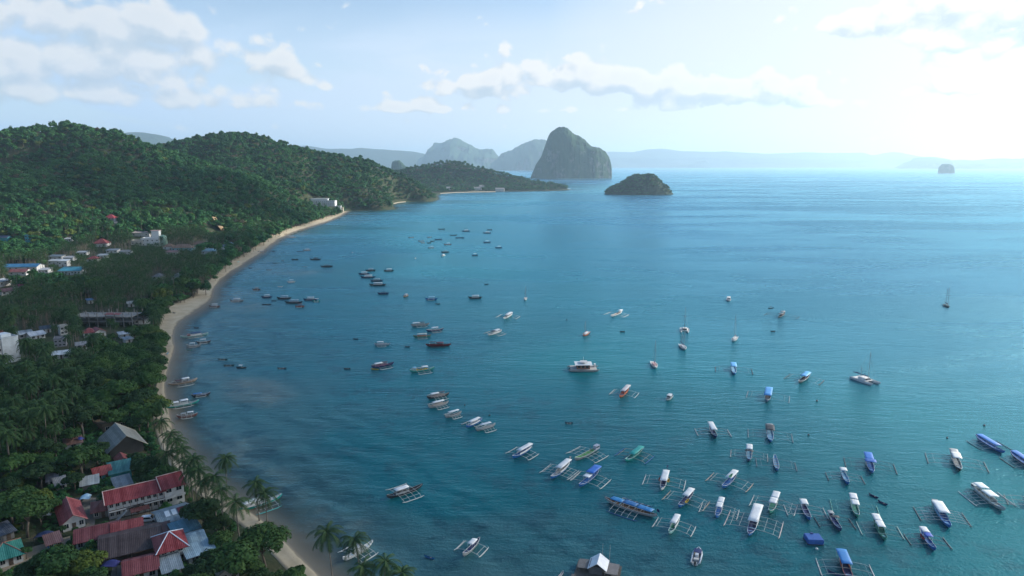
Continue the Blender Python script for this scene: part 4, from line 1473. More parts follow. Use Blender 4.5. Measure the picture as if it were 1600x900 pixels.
for (A, B, d, h, c, lb) in [((75, 415), (93, 412), 9, 4, (0.42, 0.46, 0.48), 'wide grey roof, lowest of the pale cluster under the hill'), ((92, 418), (104, 415), 8, 6, (0.62, 0.66, 0.68), 'taller white house at the near end of the pale cluster'),
                            ((76, 407), (95, 405), 9, 4, (0.30, 0.36, 0.40), 'slate blue roof at the upper end of the pale cluster'), ((99, 409), (113, 407), 9, 4, (0.50, 0.50, 0.50), 'light grey roof beside the red roof in the pale cluster'),
                            ((120, 400), (134, 398), 8, 3.6, (0.50, 0.54, 0.57), 'small pale roof above the red roofed house'), ((100, 378), (110, 377), 9, 4, (0.55, 0.60, 0.62), 'white roof half hidden on the wooded slope'),
                            ((152, 404), (166, 403), 8, 3.4, (0.50, 0.53, 0.55), 'long pale roof right of the small red hip roof'), ((166, 396), (182, 395), 9, 3.6, (0.36, 0.40, 0.44), 'grey roof below the big red hip roof'),
                            ((186, 398), (204, 397), 9, 3.6, (0.30, 0.30, 0.30), 'dim grey roof left of the white tower house'), ((60, 428), (74, 426), 9, 3.5, (0.40, 0.43, 0.46), 'pale lane-side roof between blue roof and turquoise roof'),
                            ((205, 372), (232, 368), 12, 6, (0.44, 0.36, 0.33), 'flat pinkish roofed house left of the white tower house')]:
    house(A, B, d, h, lb, roof='shed', rh=0.8, rc=c, wins=3, **FAR)
house((136, 411), (151, 409), 9, 4, 'small red hip roofed house near the pale cluster', roof='hip', rh=2.4, rc=(0.32, 0.05, 0.045), wins=2, **FAR)
house((146, 387), (165, 385), 13, 5, 'large dark red hip roof with pale wall on the hill foot', roof='hip', rh=5, rc=(0.25, 0.045, 0.045), wins=3, storeys=1, **FAR)
house((205, 384), (222, 383), 10, 6, 'cream low house left of the white tower house', roof='flat', rh=0.5, rc=(0.46, 0.42, 0.36), wall=(0.55, 0.52, 0.46), wins=3, door=False, ov=0.1, **FAR)
r_, w_, M_ = house((221, 386), (248, 383), 13, 10, 'white stepped tower house with a green dome at the hill foot', roof='flat', rh=0.5, rc=(0.6, 0.62, 0.62), wall=(0.68, 0.69, 0.68), wins=4, storeys=2, door=False, name='tower_house', cat='house', ov=0.1, **FAR)
MB().box(w_ * 0.55, w_ * 0.95, 3, 10, 10.3, 19.5).obj('tower', paint((0.68, 0.69, 0.68), 0.7, 0.15), r_)
MB().box(w_ * 0.5, w_ * 0.98, 2.5, 10.5, 19.5, 20.0).obj('tower_roof', paint((0.5, 0.32, 0.3), 0.7, 0.2), r_)
dm = MB()
dm.tube([(w_ * 1.12, 6, 0), (w_ * 1.12, 6, 10), (w_ * 1.12, 6, 12), (w_ * 1.12, 6, 13.6), (w_ * 1.12, 6, 14.4)], [4.6, 4.6, 4.2, 2.6, 0.3], 16)
dm.obj('dome', paint((0.30, 0.50, 0.42), 0.5, 0.2), r_, True)
house((255, 391), (269, 389), 10, 4.5, 'brown hip roof at the left end of the long brown roofs', roof='hip', rh=3, rc=(0.20, 0.13, 0.085), wins=2, **FAR)
house((268, 394), (299, 391), 12, 5, 'long brown hip roofed hall with turquoise wall below it', roof='hip', rh=3.6, rc=(0.21, 0.13, 0.085), wall=(0.30, 0.50, 0.56), wins=5, **FAR)
house((299, 388), (326, 386), 11, 5, 'long brown hip roof right of the turquoise walled hall', roof='hip', rh=3.2, rc=(0.19, 0.12, 0.08), wins=4, **FAR)
house((314, 399), (336, 397), 11, 4.5, 'pale blue hip roofed house behind the beach trees', roof='hip', rh=2.6, rc=(0.20, 0.38, 0.50), wall=(0.5, 0.55, 0.6), wins=3, **FAR)
house((332, 391), (356, 389), 10, 4, 'slate roofed long house behind the pale blue hip roof', rh=2, rc=(0.12, 0.17, 0.22), wins=3, **FAR)
house((356, 386), (366, 385), 8, 4, 'small light blue roof close to the beach trees', rh=1.5, rc=(0.30, 0.47, 0.60), wins=2, **FAR)
house((259, 398), (276, 397), 9, 3, 'dull red low roof below the brown hip roofs', roof='shed', rh=1, rc=(0.20, 0.09, 0.08), wins=2, **FAR)
house((164, 348), (178, 347), 10, 7.5, 'red roofed two-storey house alone on the green slope', roof='hip', rh=4.5, rc=(0.32, 0.035, 0.05), wall=(0.34, 0.36, 0.40), wins=3, storeys=2, door=False, **FAR)
house((178, 351), (187, 350), 8, 3.5, 'small white annex beside the red roofed house on the slope', roof='shed', rh=0.6, rc=(0.6, 0.6, 0.58), wins=1, **FAR)
house((40, 382), (48, 381), 7, 11, 'narrow turquoise tower-like house in the slope trees', roof='shed', rh=1, rc=(0.06, 0.24, 0.28), wall=(0.08, 0.36, 0.42), wins=2, storeys=3, door=False, **FAR)
house((-4, 378), (11, 376), 9, 5, 'teal walled house at the edge of the wooded slope', rh=2, rc=(0.08, 0.10, 0.16), wall=(0.06, 0.34, 0.38), wins=2, **FAR)
house((407, 353), (424, 351), 14, 7, 'white house with terracotta roof in trees above the far beach', roof='hip', rh=4, rc=(0.30, 0.14, 0.10), wall=(0.66, 0.66, 0.64), wins=3, storeys=2, door=False, **FAR)
r_, w_, M_ = house((482, 322), (524, 322), 16, 15, 'big white terraced hotel block above the end of the beach', roof='flat', rh=0.5, rc=(0.62, 0.63, 0.62), wall=(0.70, 0.72, 0.72), wins=14, storeys=4, door=False, name='hotel', cat='hotel', ov=0.3, rust=0.1, side=0, pad=0.02)
MB().box(2, w_ * 0.72, 4, 14, 15.9, 20).obj('top_floor', paint((0.70, 0.72, 0.72), 0.7, 0.15), r_)
MB().box(1, w_ * 0.74, 3, 15, 20, 20.5).obj('top_roof', paint((0.62, 0.63, 0.62), 0.7, 0.15), r_)
for s in range(1, 4):
    MB().box(0.5, w_ - 0.5, -1.6, -0.13, s * 3.75 - 0.1, s * 3.75 + 0.9).obj('balcony', paint((0.72, 0.74, 0.74), 0.7, 0.15), r_)
house((511, 326), (532, 325.5), 12, 10, 'white seaward wing of the terraced hotel', roof='flat', rh=0.5, rc=(0.66, 0.67, 0.66), wall=(0.72, 0.74, 0.74), wins=6, storeys=3, door=False, name='hotel', cat='hotel', ov=0.3, rust=0.1, side=0, pad=0.02)
house((530, 329), (536, 328.5), 8, 9, 'cream gatehouse at the foot of the terraced hotel', roof='flat', rh=0.5, rc=(0.6, 0.5, 0.38), wall=(0.62, 0.55, 0.42), wins=2, storeys=2, door=False, ov=0.2, rust=0.1, side=0, pad=0.02)
for A, B, lb in [((774, 299), (788, 299), 'white beach house near the tip of the far promontory beach'), ((740, 297), (752, 297), 'pale house at the middle of the far promontory beach'),
                 ((748, 294), (757, 294), 'pale roof in the trees above the far promontory beach'), ((696, 297), (706, 297), 'faint pale house at the inner end of the far promontory beach')]:
    house(A, B, 14, 9, lb, rh=5, rc=(0.5, 0.45, 0.42), wall=(0.68, 0.68, 0.66), wins=0, door=False, side=0, rust=0.1, pad=0.02)

# --- yards and lane
def patch(name, px, z, mat, label):
    pts = [at(x, y, 3.2) for x, y in px]
    v = [(p.x, p.y, z) for p in pts]
    o_ = new_obj(name, mesh_from(name, v, [tuple(range(len(v)))][::1], [mat]))
    if o_.data.polygons[0].normal.z < 0:
        o_.data.flip_normals()
    tag(o_, label, name, kind='structure')
    CLEAR_GROUND.append(np.array([(p.x, p.y) for p in pts]))


DIRT = paint((0.34, 0.28, 0.20), 0.95, 0.45, 0.35)
patch('yard', [(150, 822), (180, 812), (252, 795), (255, 806), (246, 826), (228, 836), (196, 846), (168, 842)], 3.225, DIRT, 'sandy dirt yard between the guest house and the hall')
patch('courtyard', [(112, 790), (126, 776), (150, 778), (150, 800), (147, 826), (138, 838), (128, 832), (136, 818)], 3.232, paint((0.22, 0.19, 0.15), 0.95, 0.4, 0.4), 'trodden earth courtyard beside the red bungalow')
patch('lane', [(-30, 884), (10, 866), (60, 852), (115, 836), (150, 828), (152, 836), (118, 846), (64, 864), (30, 884), (-20, 905)], 3.238, DIRT, 'narrow dirt lane running past the red roofs')
patch('concrete_yard', [(172, 905), (176, 886), (244, 868), (252, 880), (248, 896), (196, 910)], 3.244, paint((0.20, 0.215, 0.215), 0.9, 0.4, 0.4), 'grey concrete yard below the wide brown roof')
patch('lane', [(0, 459), (18, 451), (33, 441), (36, 443), (22, 455), (2, 463)], 3.26, paint((0.36, 0.32, 0.27), 0.95, 0.3), 'pale lane between the roofs at the foot of the hill')
patch('path', [(-10, 766), (20, 759), (48, 753), (49, 756), (22, 763), (-8, 771)], 3.25, paint((0.2, 0.18, 0.14), 0.95, 0.3), 'thin footpath through the trees')
for q in ((150, 795, 252, 842, 215), (2, 845, 60, 878, 195), (115, 776, 150, 832, 225), (178, 868, 246, 898, 180), (290, 858, 330, 880, 190)):
    CLEAR_RECT.append(q)

# landslide scar on the hill spur
sp = [hit(x, y) for x, y in [(330, 336), (336, 337), (341, 345), (347, 352), (352, 359), (346, 360), (340, 355), (335, 346)]]
sv = [(p.x, p.y - 7, p.z + 5) for p in sp] + [(p.x, p.y + 6, p.z - 5) for p in sp]
n = len(sp)
so = new_obj('bare_slope', mesh_from('bare_slope', sv, [tuple(range(n))[::-1]] + [(i, (i + 1) % n, (i + 1) % n + n, i + n) for i in range(n)], [paint((0.42, 0.29, 0.17), 0.95, 0.4, 0.15)]))
tag(so, 'bare tan earth slip on the wooded spur', 'bare slope', kind='structure')
CLEAR_RECT.append((1, 524, 31, 556, 392))
CLEAR_RECT.append((326, 333, 353, 361, proj([tuple(sp[5])])[0][2]))

# ------------------------------------------------------------------ vehicles and odds and ends in the yard
TYRE = paint((0.02, 0.02, 0.02), 0.8, 0.2)


def vehicle(px, py, heading, L, Wd, H, col, label, name='parked_car', cat='car', cab=(0.22, 0.95)):
    p = at(px, py, 3.25)
    r = empty(name, p, R(heading), label, cat)
    hw = Wd / 2
    prof = [(-L / 2, 0.35), (-L / 2, H * 0.52), (-L / 2 + L * 0.02, H * 0.56), (L / 2 - L * 0.04, H * 0.50), (L / 2, H * 0.42), (L / 2, 0.35)]
    V = [(x, s * hw, z) for s in (-1, 1) for x, z in prof]
    k = len(prof)
    F = [tuple(range(k)), tuple(range(2 * k - 1, k - 1, -1))] + [(i, i + k, (i + 1) % k + k, (i + 1) % k) for i in range(k)]
    MB().add((V, F)).obj('body', paint(col, 0.25, 0.12), r)
    c0, c1 = -L / 2 + L * (1 - cab[1]), -L / 2 + L * (1 - cab[0])
    q = [(c0 + 0.05, H * 0.55), (c0 + 0.15, H), (c1 - 0.75, H), (c1, H * 0.52)]
    V = [(x, s * (hw - (0.06 if z < H * 0.8 else 0.2)), z) for s in (-1, 1) for x, z in q]
    F = [(0, 1, 2, 3), (7, 6, 5, 4), (0, 4, 5, 1), (1, 5, 6, 2), (2, 6, 7, 3)]
    ca = MB().add((V, F)).obj('cabin', paint(col, 0.25, 0.12), r)
    for s in (-1, 1):
        g = MB()
        y = s * (hw - 0.075)
        V = [(c0 + 0.3, y, H * 0.60), (c0 + 0.35, s * (hw - 0.15), H * 0.9), (c1 - 0.85, s * (hw - 0.15), H * 0.9), (c1 - 0.3, y, H * 0.60)]
        V = [(a_, b_ + s * 0.012, c_) for a_, b_, c_ in V]
        g.add((V, [(0, 1, 2, 3) if s > 0 else (3, 2, 1, 0)])).obj('side_window', glass(), ca)
    V = [(c1 - 0.66, -hw + .26, H * 0.94), (c1 - 0.66, hw - .26, H * 0.94), (c1 - 0.02, hw - .12, H * 0.57), (c1 - 0.02, -hw + .12, H * 0.57)]
    MB().add(([(a_ + 0.03, b_, c_ + 0.02) for a_, b_, c_ in V], [(0, 3, 2, 1)])).obj('windscreen', glass(), ca)
    for x in (-L * 0.32, L * 0.31):
        for s in (-1, 1):
            MB().tube([(x, s * (hw - 0.2), 0.33), (x, s * (hw + 0.02), 0.33)], 0.33, 14).obj('wheel', TYRE, r)
    for s in (-1, 1):
        MB().box(L / 2 - 0.02, L / 2 + 0.02, s * hw * 0.7 - 0.16, s * hw * 0.7 + 0.16, H * 0.36, H * 0.44).obj('headlight', paint((0.8, 0.8, 0.78), 0.1, 0.0), r)
    CLEAR_GROUND.append(np.array([(p.x - 3, p.y - 3), (p.x + 3, p.y - 3), (p.x + 3, p.y + 3), (p.x - 3, p.y + 3)]))


vehicle(233, 814, 12, 4.6, 1.85, 1.75, (0.72, 0.75, 0.78), 'white van parked on the dirt yard', 'parked_van', 'van')
vehicle(240, 826, 8, 4.0, 1.75, 1.6, (0.02, 0.022, 0.028), 'dark car parked just below the white van')
vehicle(122, 786, 100, 4.4, 1.8, 1.7, (0.03, 0.035, 0.045), 'dark pickup with pale front standing in the courtyard', 'parked_car', 'car', (0.25, 0.62))


def tarp(px, py, w, d, h, col, label, rz=10):
    p = at(px, py, 3.22)
    r = empty('tarpaulin_shelter', p, R(rz), label, 'shelter')
    n = 7
    V = []
    for i in range(n):
        for j in range(n):
            u, v_ = i / (n - 1), j / (n - 1)
            V.append(((u - .5) * w, (v_ - .5) * d, h + 0.45 * math.sin(u * math.pi) - 0.25 * math.sin(v_ * math.pi) + 0.12 * math.sin(7 * u + 4 * v_)))
    me = quads_mesh('canopy', V, grid_quads(n, n)[:, ::-1], [paint(col, 0.5, 0.2, 1.2)], True)
    co = new_obj('canopy', me, r)
    sm = co.modifiers.new('thick', 'SOLIDIFY')
    sm.thickness = 0.03
    for sx in (-1, 1):
        for sy in (-1, 1):
            MB().tube([(sx * w * .47, sy * d * .47, -0.2), (sx * w * .47, sy * d * .47, h + 0.0)], 0.05, 5).obj('pole', WOODM, r)


tarp(134, 786, 3.0, 3.6, 1.9, (0.38, 0.56, 0.68), 'pale blue tarpaulin stretched next to the dark pickup', 20)
tarp(70, 846, 4.5, 3.2, 2.0, (0.02, 0.035, 0.10), 'navy tarpaulin shelter left of the red bungalow', 15)
tarp(173, 894, 4.2, 3.2, 2.2, (0.03, 0.03, 0.16), 'indigo tarpaulin hung at the corner of the wide brown roof', 12)
tarp(74, 812, 2.2, 2.2, 1.6, (0.6, 0.66, 0.7), 'small white tarpaulin behind the red bungalow', 30)
tarp(124, 696, 3.0, 2.0, 2.6, (0.05, 0.07, 0.32), 'violet blue tarpaulin above the faded rust roof', 5)
# leaning boat hull on trestles under the veranda
p = at(206, 813, 3.22)
bo = empty('wooden_skiff', p, R(12), 'brown upturned skiff lying in front of the guest house', 'skiff')
hl = MB()
hl.add(([(-2.2, 0, .45), (-1.6, -.6, 0), (0, -.75, 0), (1.6, -.5, 0), (2.4, 0, .5), (1.6, .5, 0), (0, .75, 0), (-1.6, .6, 0), (-1.4, 0, .7), (0, 0, .8), (1.5, 0, .7)],
        [(0, 1, 8), (1, 2, 9, 8), (2, 3, 10, 9), (3, 4, 10), (4, 5, 10), (5, 6, 9, 10), (6, 7, 8, 9), (7, 0, 8)]))
hl.obj('hull', paint((0.16, 0.07, 0.04), 0.6, 0.4), bo)
# a bare pole above the palms
p = at(132, 691, 3.0)
po = empty('utility_pole', p, 0, 'bare grey utility pole rising among the palms', 'pole')
MB().tube([(0, 0, -0.5), (0.1, 0, 9.0)], [0.14, 0.09], 8).obj('post', paint((0.28, 0.26, 0.23), 0.9, 0.3), po)
MB().box(-0.7, 0.9, -0.05, 0.05, 8.2, 8.32).obj('crossarm', WOODM, po)
CLEAR_RECT.append((129, 658, 135, 688, proj([tuple(p)])[0][2]))
# ------------------------------------------------------------------ trees one can tell apart
def palm_at(px, py, var, scale, label, group=None, lean=0.0):
    """a palm whose crown shows at that place"""
    h = PALM_H[var] * scale
    p = at(px, py, 3.0 + h)
    z = max(gz(p.x, p.y), 0.4)
    p = at(px, py, z + h)
    taken.append((p.x, p.y, 2.2))
    return place_tree('palm', var, (p.x, p.y, z), scale, rng.random() * 6.28, label, group, lean)


def broad_at(px, py, width, var, label, group=None, squash=1.0):
    """a leafy tree whose crown is centred there and that many photo pixels wide"""
    crown, trunk, rad, top = BROAD[var]
    d0 = proj([tuple(at(px, py, 8))])[0][2]
    s = width / FPX * d0 / (2.25 * rad)
    p = at(px, py, 3.2 + top * s * 0.66)
    z = max(gz(p.x, p.y), 0.6)
    taken.append((p.x, p.y, rad * s * 0.75))
    return place_tree('broad', var, (p.x, p.y, z), s, rng.random() * 6.28, label, group)


PALMS_G = 'coconut palms along the beach'
for (px, py, v, s, lb) in [
    (350, 716, 1, 1.0, 'lone coconut palm standing out over the water above the moored beach boat'),
    (303, 716, 4, 0.98, 'tallest coconut palm of the thick clump beyond the long red roof'),
    (315, 734, 1, 1.0, 'full coconut palm at the water side of the thick clump beyond the long red roof'),
    (298, 738, 3, 0.95, 'shorter coconut palm leaning into the thick clump beyond the long red roof'),
    (333, 748, 3, 1.05, 'coconut palm above the dark leafy tree by the beach'),
    (345, 764, 1, 1.0, 'broad coconut palm with drooping fronds above the beach tree'),
    (370, 784, 2, 1.15, 'low coconut palm close to the water beside the moored beach boat'),
    (401, 754, 3, 0.95, 'coconut palm overhanging the bow of the moored beach boat'),
    (414, 770, 2, 1.0, 'coconut palm right beside the moored beach boat, nearer the water'),
    (517, 832, 4, 1.1, 'solitary slender coconut palm rising from the lower edge'),
    (560, 844, 1, 1.05, 'coconut palm in front of the white outrigger boat near the lower edge'),
    (573, 887, 3, 1.0, 'low cut coconut palm crown at the lower edge, dark and full'),
    (600, 883, 1, 1.0, 'middle crown of the three coconut palms at the lower edge'),
    (628, 893, 3, 1.0, 'smallest crown of the three coconut palms at the lower edge'),
    (262, 680, 1, 1.0, 'coconut palm behind the grey gabled hall, over the sand'),
    (276, 690, 4, 0.95, 'coconut palm with long stem beside the grey gabled hall'),
    (284, 702, 3, 1.0, 'coconut palm on the beach next to the grey gabled hall'),
    (250, 660, 1, 0.95, 'coconut palm at the beach edge above the grey gabled hall'),
    (262, 708, 2, 1.1, 'short coconut palm between the grey gabled hall and the sand'),
    (248, 631, 3, 1.0, 'coconut palm overhanging the beach beside the moored teal boat'),
    (292, 723, 0, 1.0, 'coconut palm between the gabled hall palms and the red roof clump'),
    (320, 752, 0, 1.0, 'coconut palm half behind the broad drooping one'),
]:
    palm_at(px, py, v, s * 1.14, lb, PALMS_G, 0.06)

TREES_G = 'leafy trees around the houses'
for (px, py, wd, v, lb) in [
    (412, 838, 78, 1, 'big rounded leafy tree on the sand at the beach corner'), (365, 872, 76, 0, 'wide leafy tree left of the beach corner tree'),
    (330, 884, 66, 4, 'dark spreading tree in front of the pale blue roofs'), (315, 797, 62, 4, 'dark round tree at the end of the grey blue roof'),
    (338, 812, 44, 4, 'dark tree between the palms and the beach corner tree'),
    (462, 888, 42, 3, 'small loose tree on the sand at the lower edge'), (436, 893, 30, 2, 'low bushy tree left of the small loose tree'), (38, 802, 76, 1, 'huge leafy tree above the slate grey roof'),
    (16, 790, 60, 0, 'leafy tree at the edge behind the huge one'), (63, 782, 40, 5, 'yellow green tree at the shoulder of the huge leafy tree'), (85, 884, 70, 0, 'wide dark green tree at the lower edge by the green hip roof'),
    (50, 892, 50, 4, 'dark tree at the lower edge next to the green hip roof'), (137, 884, 56, 5, 'bright yellow green tree at the lower edge'), (112, 893, 46, 0, 'mid green tree between the dark and the yellow green ones'),
    (228, 727, 52, 4, 'dark tree in front of the grey gabled hall'), (210, 712, 28, 4, 'small dark tree in the mouth of the grey gabled hall'), (252, 741, 50, 0, 'leafy tree just behind the ridge of the red guest house'),
    (126, 719, 58, 0, 'broad green tree behind the turquoise cottage'), (110, 681, 32, 2, 'dense round bright tree among the palms'), (150, 705, 40, 4, 'dark tree left of the grey gabled hall'),
    (167, 769, 24, 2, 'small green tree between the pale lean-to and the red roof'), (163, 819, 13, 3, 'small bush beside the rusty porch'), (201, 820, 12, 3, 'low bush at the lower side of the dirt yard'),
    (252, 792, 12, 3, 'small tree before the guest house end block'), (95, 828, 18, 4, 'low dark bush by the bungalow gable'), (118, 828, 12, 3, 'small bush under the bungalow windows'),
    (270, 830, 15, 3, 'small tree squeezed between the two blue grey roofs'), (60, 700, 44, 4, 'dark leafy tree in the grove behind the footpath'), (24, 728, 50, 0, 'leafy tree over the footpath'),
    (62, 742, 48, 4, 'dark tree beside the lavender grey hut'), (116, 752, 34, 4, 'dark tree before the patched tin huts'), (40, 862, 20, 3, 'bush on the verge of the dirt lane'), (82, 873, 16, 4, 'bush below the blue walled shack'),
    (290, 848, 20, 4, 'dark tree behind the turquoise tin shack'), (345, 838, 40, 0, 'leafy tree left of the beach corner tree top'), (392, 884, 44, 0, 'low tree under the beach corner tree'),
    (300, 893, 34, 4, 'dark bush mass at the lower edge beside the hip roofed house'),
]:
    broad_at(px, py, wd, v, lb, TREES_G)

# ------------------------------------------------------------------ scatter over the plain near the town
def scatter(n, r0, r1, az0, az1):
    a = R(az0) + R(az1 - az0) * rng.random(n)
    r = np.sqrt(r0 ** 2 + (r1 ** 2 - r0 ** 2) * rng.random(n))
    return np.stack((np.sin(a) * r, np.cos(a) * r), 1)


def thin(P, rad):
    """drop trees that crowd each other (grid based)"""
    cell, keep = {}, []
    for i, (x, y) in enumerate(P):
        r = rad[i]
        kx, ky = int(x // 8), int(y // 8)
        ok = True
        for a in (-1, 0, 1):
            for b in (-1, 0, 1):
                for j in cell.get((kx + a, ky + b), ()):
                    if (P[j][0] - x) ** 2 + (P[j][1] - y) ** 2 < ((r + rad[j]) * 0.5) ** 2:
                        ok = False
                        break
        if ok:
            cell.setdefault((kx, ky), []).append(i)
            keep.append(i)
    return np.array(keep)


P2 = scatter(60000, 150, 1050, -58, 12)
z, d = ground_h(P2)
inb = inside(P2, beach_poly)
ok = (d > 3.5) & ~inb & (z < 14)
P2, z, d = P2[ok], z[ok], d[ok]
P3 = np.column_stack((P2, z))
r = np.hypot(P2[:, 0], P2[:, 1])
# palms rule the middle of the grove, broad trees the beach edge and patches
pn = fbm(P2[:, 0] / 70, P2[:, 1] / 70, 77, 3)
near_beach = d < 34
is_palm = np.where(near_beach, pn > 0.60, pn > 0.40) & (r > 255)
is_palm |= (r <= 255) & (pn > 0.62)
rad = np.where(is_palm, 3.0, 4.6)
scl = 0.78 + 0.5 * rng.random(len(P2))
hgt = np.where(is_palm, 12.5, 9.5) * scl
q = proj(P3)
infr = (q[:, 0] > -90) & (q[:, 0] < 1000) & (q[:, 1] < 985)
# the lower left corner is built up: only the trees placed by hand stand there
town = (q[:, 1] > 700) & (q[:, 0] < 425)
is_palm &= ~((q[:, 1] > 755) & (rng.random(len(P2)) < 0.9))
scl = np.where(town & ~is_palm, scl * 0.62, scl)
hgt = np.where(is_palm, 12.5, 9.5) * scl
corner = (q[:, 0] > 425) & (q[:, 1] > 700)
corner |= (d < 16) & (q[:, 1] > 690)
ok = infr & ~corner & ~blocked(P3, rad * scl, hgt)
P3, is_palm, rad, scl, hgt, r, d, pn = P3[ok], is_palm[ok], rad[ok], scl[ok], hgt[ok], r[ok], d[ok], pn[ok]
k = thin(P3[:, :2], rad * scl * np.where(is_palm, 1.0, 0.95))
P3, is_palm, scl, r, d, rad = P3[k], is_palm[k], scl[k], r[k], d[k], rad[k]
q = proj(P3)
order = np.argsort(r)

LANDMARKS = [((190, 700), 'the grey gabled hall'), ((185, 745), 'the turquoise cottage'), ((95, 762), 'the patched tin huts'), ((20, 760), 'the footpath at the picture edge'),
             ((18, 560), 'the white four-storey block'), ((95, 556), 'the bright white sheet roof'), ((160, 505), 'the unfinished concrete frame'),
             ((245, 640), 'the beach where the teal boat is moored'), ((255, 575), 'the narrow middle stretch of sand'), ((60, 525), 'the two white tin roofs'), ((115, 700), 'the faded rust roof hut'),
             ((60, 640), 'the dense middle of the palm grove'), ((150, 610), 'the leafy belt behind the middle beach'), ((255, 480), 'the widest sandy point'), ((235, 437), 'the grey pointed roofs in the grove')]
lm = np.array([l[0] for l in LANDMARKS])


def tree_label(kind, px, py, lime, big):
    i = int(np.argmin(((lm[:, 0] - px) ** 2 + ((lm[:, 1] - py) * 1.4) ** 2)))
    a = {'palm': 'coconut palm', 'broad': 'leafy tree'}[kind]
    size = 'tall' if big > 1.06 else ('young' if big < 0.92 else 'full grown')
    if kind == 'broad':
        size = {'tall': 'large', 'young': 'small', 'full grown': 'medium'}[size] + (' yellow green' if lime == 5 else ' dark green' if lime == 4 else ' green')
    return '%s %s by %s' % (size, a, LANDMARKS[i][1]), '%ss by %s' % (a, LANDMARKS[i][1])


NIND = 277
cnt = {'palm': 0, 'broad': 0}
rest = []
for i in order:
    kind = 'palm' if is_palm[i] else 'broad'
    if cnt[kind] < (NIND if kind == 'palm' else 255) and q[i, 0] > -35:
        cnt[kind] += 1
        var = int(rng.integers(0, 5)) if kind == 'palm' else int(rng.choice([0, 1, 2, 3, 4, 4, 5], p=[.18, .16, .16, .1, .17, .17, .06]))
        s = scl[i] * (1.0 if kind == 'palm' else 0.98)
        lb, gp = tree_label(kind, q[i, 0], q[i, 1] - 20, var, s)
        place_tree(kind, var, tuple(P3[i]), s, rng.random() * 6.28, lb, gp, 0.05 if kind == 'palm' else 0)
    else:
        rest.append(i)
rest = np.array(rest)
pr_ = rest[is_palm[rest]]
br_ = rest[~is_palm[rest]]
forest('palm_grove', FAR_PALM, P3[pr_], scl[pr_] * 0.98, rng.integers(0, 3, len(pr_)), 'dense coconut palm grove stretching back along the bay')
forest('shore_wood', FAR_BROAD, P3[br_], scl[br_] * 0.95, rng.choice(8, len(br_), p=[.15, .15, .15, .15, .15, .13, .07, .05]), 'dark leafy trees filling the plain between the grove and the beach')

# low growth between the houses and under the near trees
P2 = scatter(30000, 150, 430, -58, 4)
z, d = ground_h(P2)
P4 = np.column_stack((P2, z - 0.5))
q4 = proj(P4)
s4 = 0.10 + 0.22 * rng.random(len(P2)) ** 1.5
ok = (d > 9) & ~inside(P2, beach_poly) & (q4[:, 0] > -60) & (q4[:, 0] < 470) & (q4[:, 1] < 960)
cg = CLEAR_RECT
CLEAR_RECT = [r_ for r_ in cg if len(r_) == 5 and r_[4] > 0 and r_[:4] in [(150, 795, 252, 842), (2, 845, 60, 878), (115, 776, 150, 832), (178, 868, 246, 898)]]
ok &= ~blocked(P4, 4.5 * s4, 9 * s4)
CLEAR_RECT = cg
P4, s4 = P4[ok], s4[ok]
forest('undergrowth', FAR_BROAD, P4, s4, rng.choice(8, len(P4), p=[.15, .15, .15, .15, .15, .13, .07, .05]), 'low shrubs and weeds between the houses and under the trees')

# ------------------------------------------------------------------ jungle on the hills, headland and promontory
P2 = np.concatenate((scatter(80000, 640, 1500, -52, 0), scatter(52000, 1400, 2250, -44, -4), scatter(30000, 2700, 3500, -24, 7)))
z, d = ground_h(P2)
r = np.hypot(P2[:, 0], P2[:, 1])
ok = (d > np.where(r > 1500, 6, 5)) & ~inside(P2, beach_poly) & ((z >= 14) | (r > 1050))
P2, z, d, r = P2[ok], z[ok], d[ok], r[ok]
P3 = np.column_stack((P2, z))
pr = proj(P3)
ok = (pr[:, 0] > -120) & (pr[:, 0] < 1000)
# seen from here or nearly so: walk outward, keep what rises above what stands before it
el_ = np.arctan2(z + 9 - CAM_H, r)
col_ = np.floor(np.degrees(np.arctan2(P2[:, 0], P2[:, 1])) / 0.25).astype(int)
hor = {}
vis = np.zeros(len(P2), bool)
for i in np.argsort(r):
    c = col_[i]
    h0 = hor.get(c, -9)
    vis[i] = el_[i] > h0 - 0.012
    e_ = math.atan2(z[i] - CAM_H, r[i])
    if e_ > h0:
        hor[c] = e_
ok &= vis
P3, d, r = P3[ok], d[ok], r[ok]
bl = blocked(P3, np.full(len(P3), 4.0), np.full(len(P3), 9.0))
P3, d, r = P3[~bl], d[~bl], r[~bl]
# the row of trees that stands along the back of the beach
row = []
for q in dp:
    wv, tv = Vector(q[:2]), Vector(q[2:])
    if tv.y > 520:
        dr = (tv - wv).normalized()
        for _ in range(18 if tv.y > 800 else 4):
            p_ = tv + dr * ((48 if tv.y > 800 else 20) * rng.random() ** 1.2 + 1) + Vector((rng.normal() * 4, rng.normal() * 4))
            row.append((p_.x, p_.y, 0))
for _ in range(420):
    p_ = at(478 + 60 * rng.random(), 324.5 + 9 * rng.random(), 8)
    row.append((p_.x, p_.y, 0))
row = np.array(row)
row[:, 2] = ground_h(row[:, :2])[0]
row = row[~blocked(row, np.full(len(row), 3.0), np.full(len(row), 8.0)) & (shore_d(row[:, :2]) > 4)]
nrow = len(row)
P3 = np.concatenate((row, P3))
r = np.hypot(P3[:, 0], P3[:, 1])
k = thin(P3[:, :2], np.where(np.arange(len(P3)) < nrow, 3.2, np.where(r < 1400, 4.3, np.where(r < 2300, 5.2, 6.6))))
P3, r = P3[k], r[k]
sz = (0.50 + 1.05 * rng.random(len(P3)) ** 1.8) * np.where(r > 2500, 1.15, 1.0)
kd = rng.choice(8, len(P3), p=[.15, .15, .15, .15, .13, .12, .09, .06])
DRY = far_tree(523, 4.4, 10, 200, 1.6, LEAF_BROWN)
kd = np.where(rng.random(len(P3)) < 0.035, 8, kd)
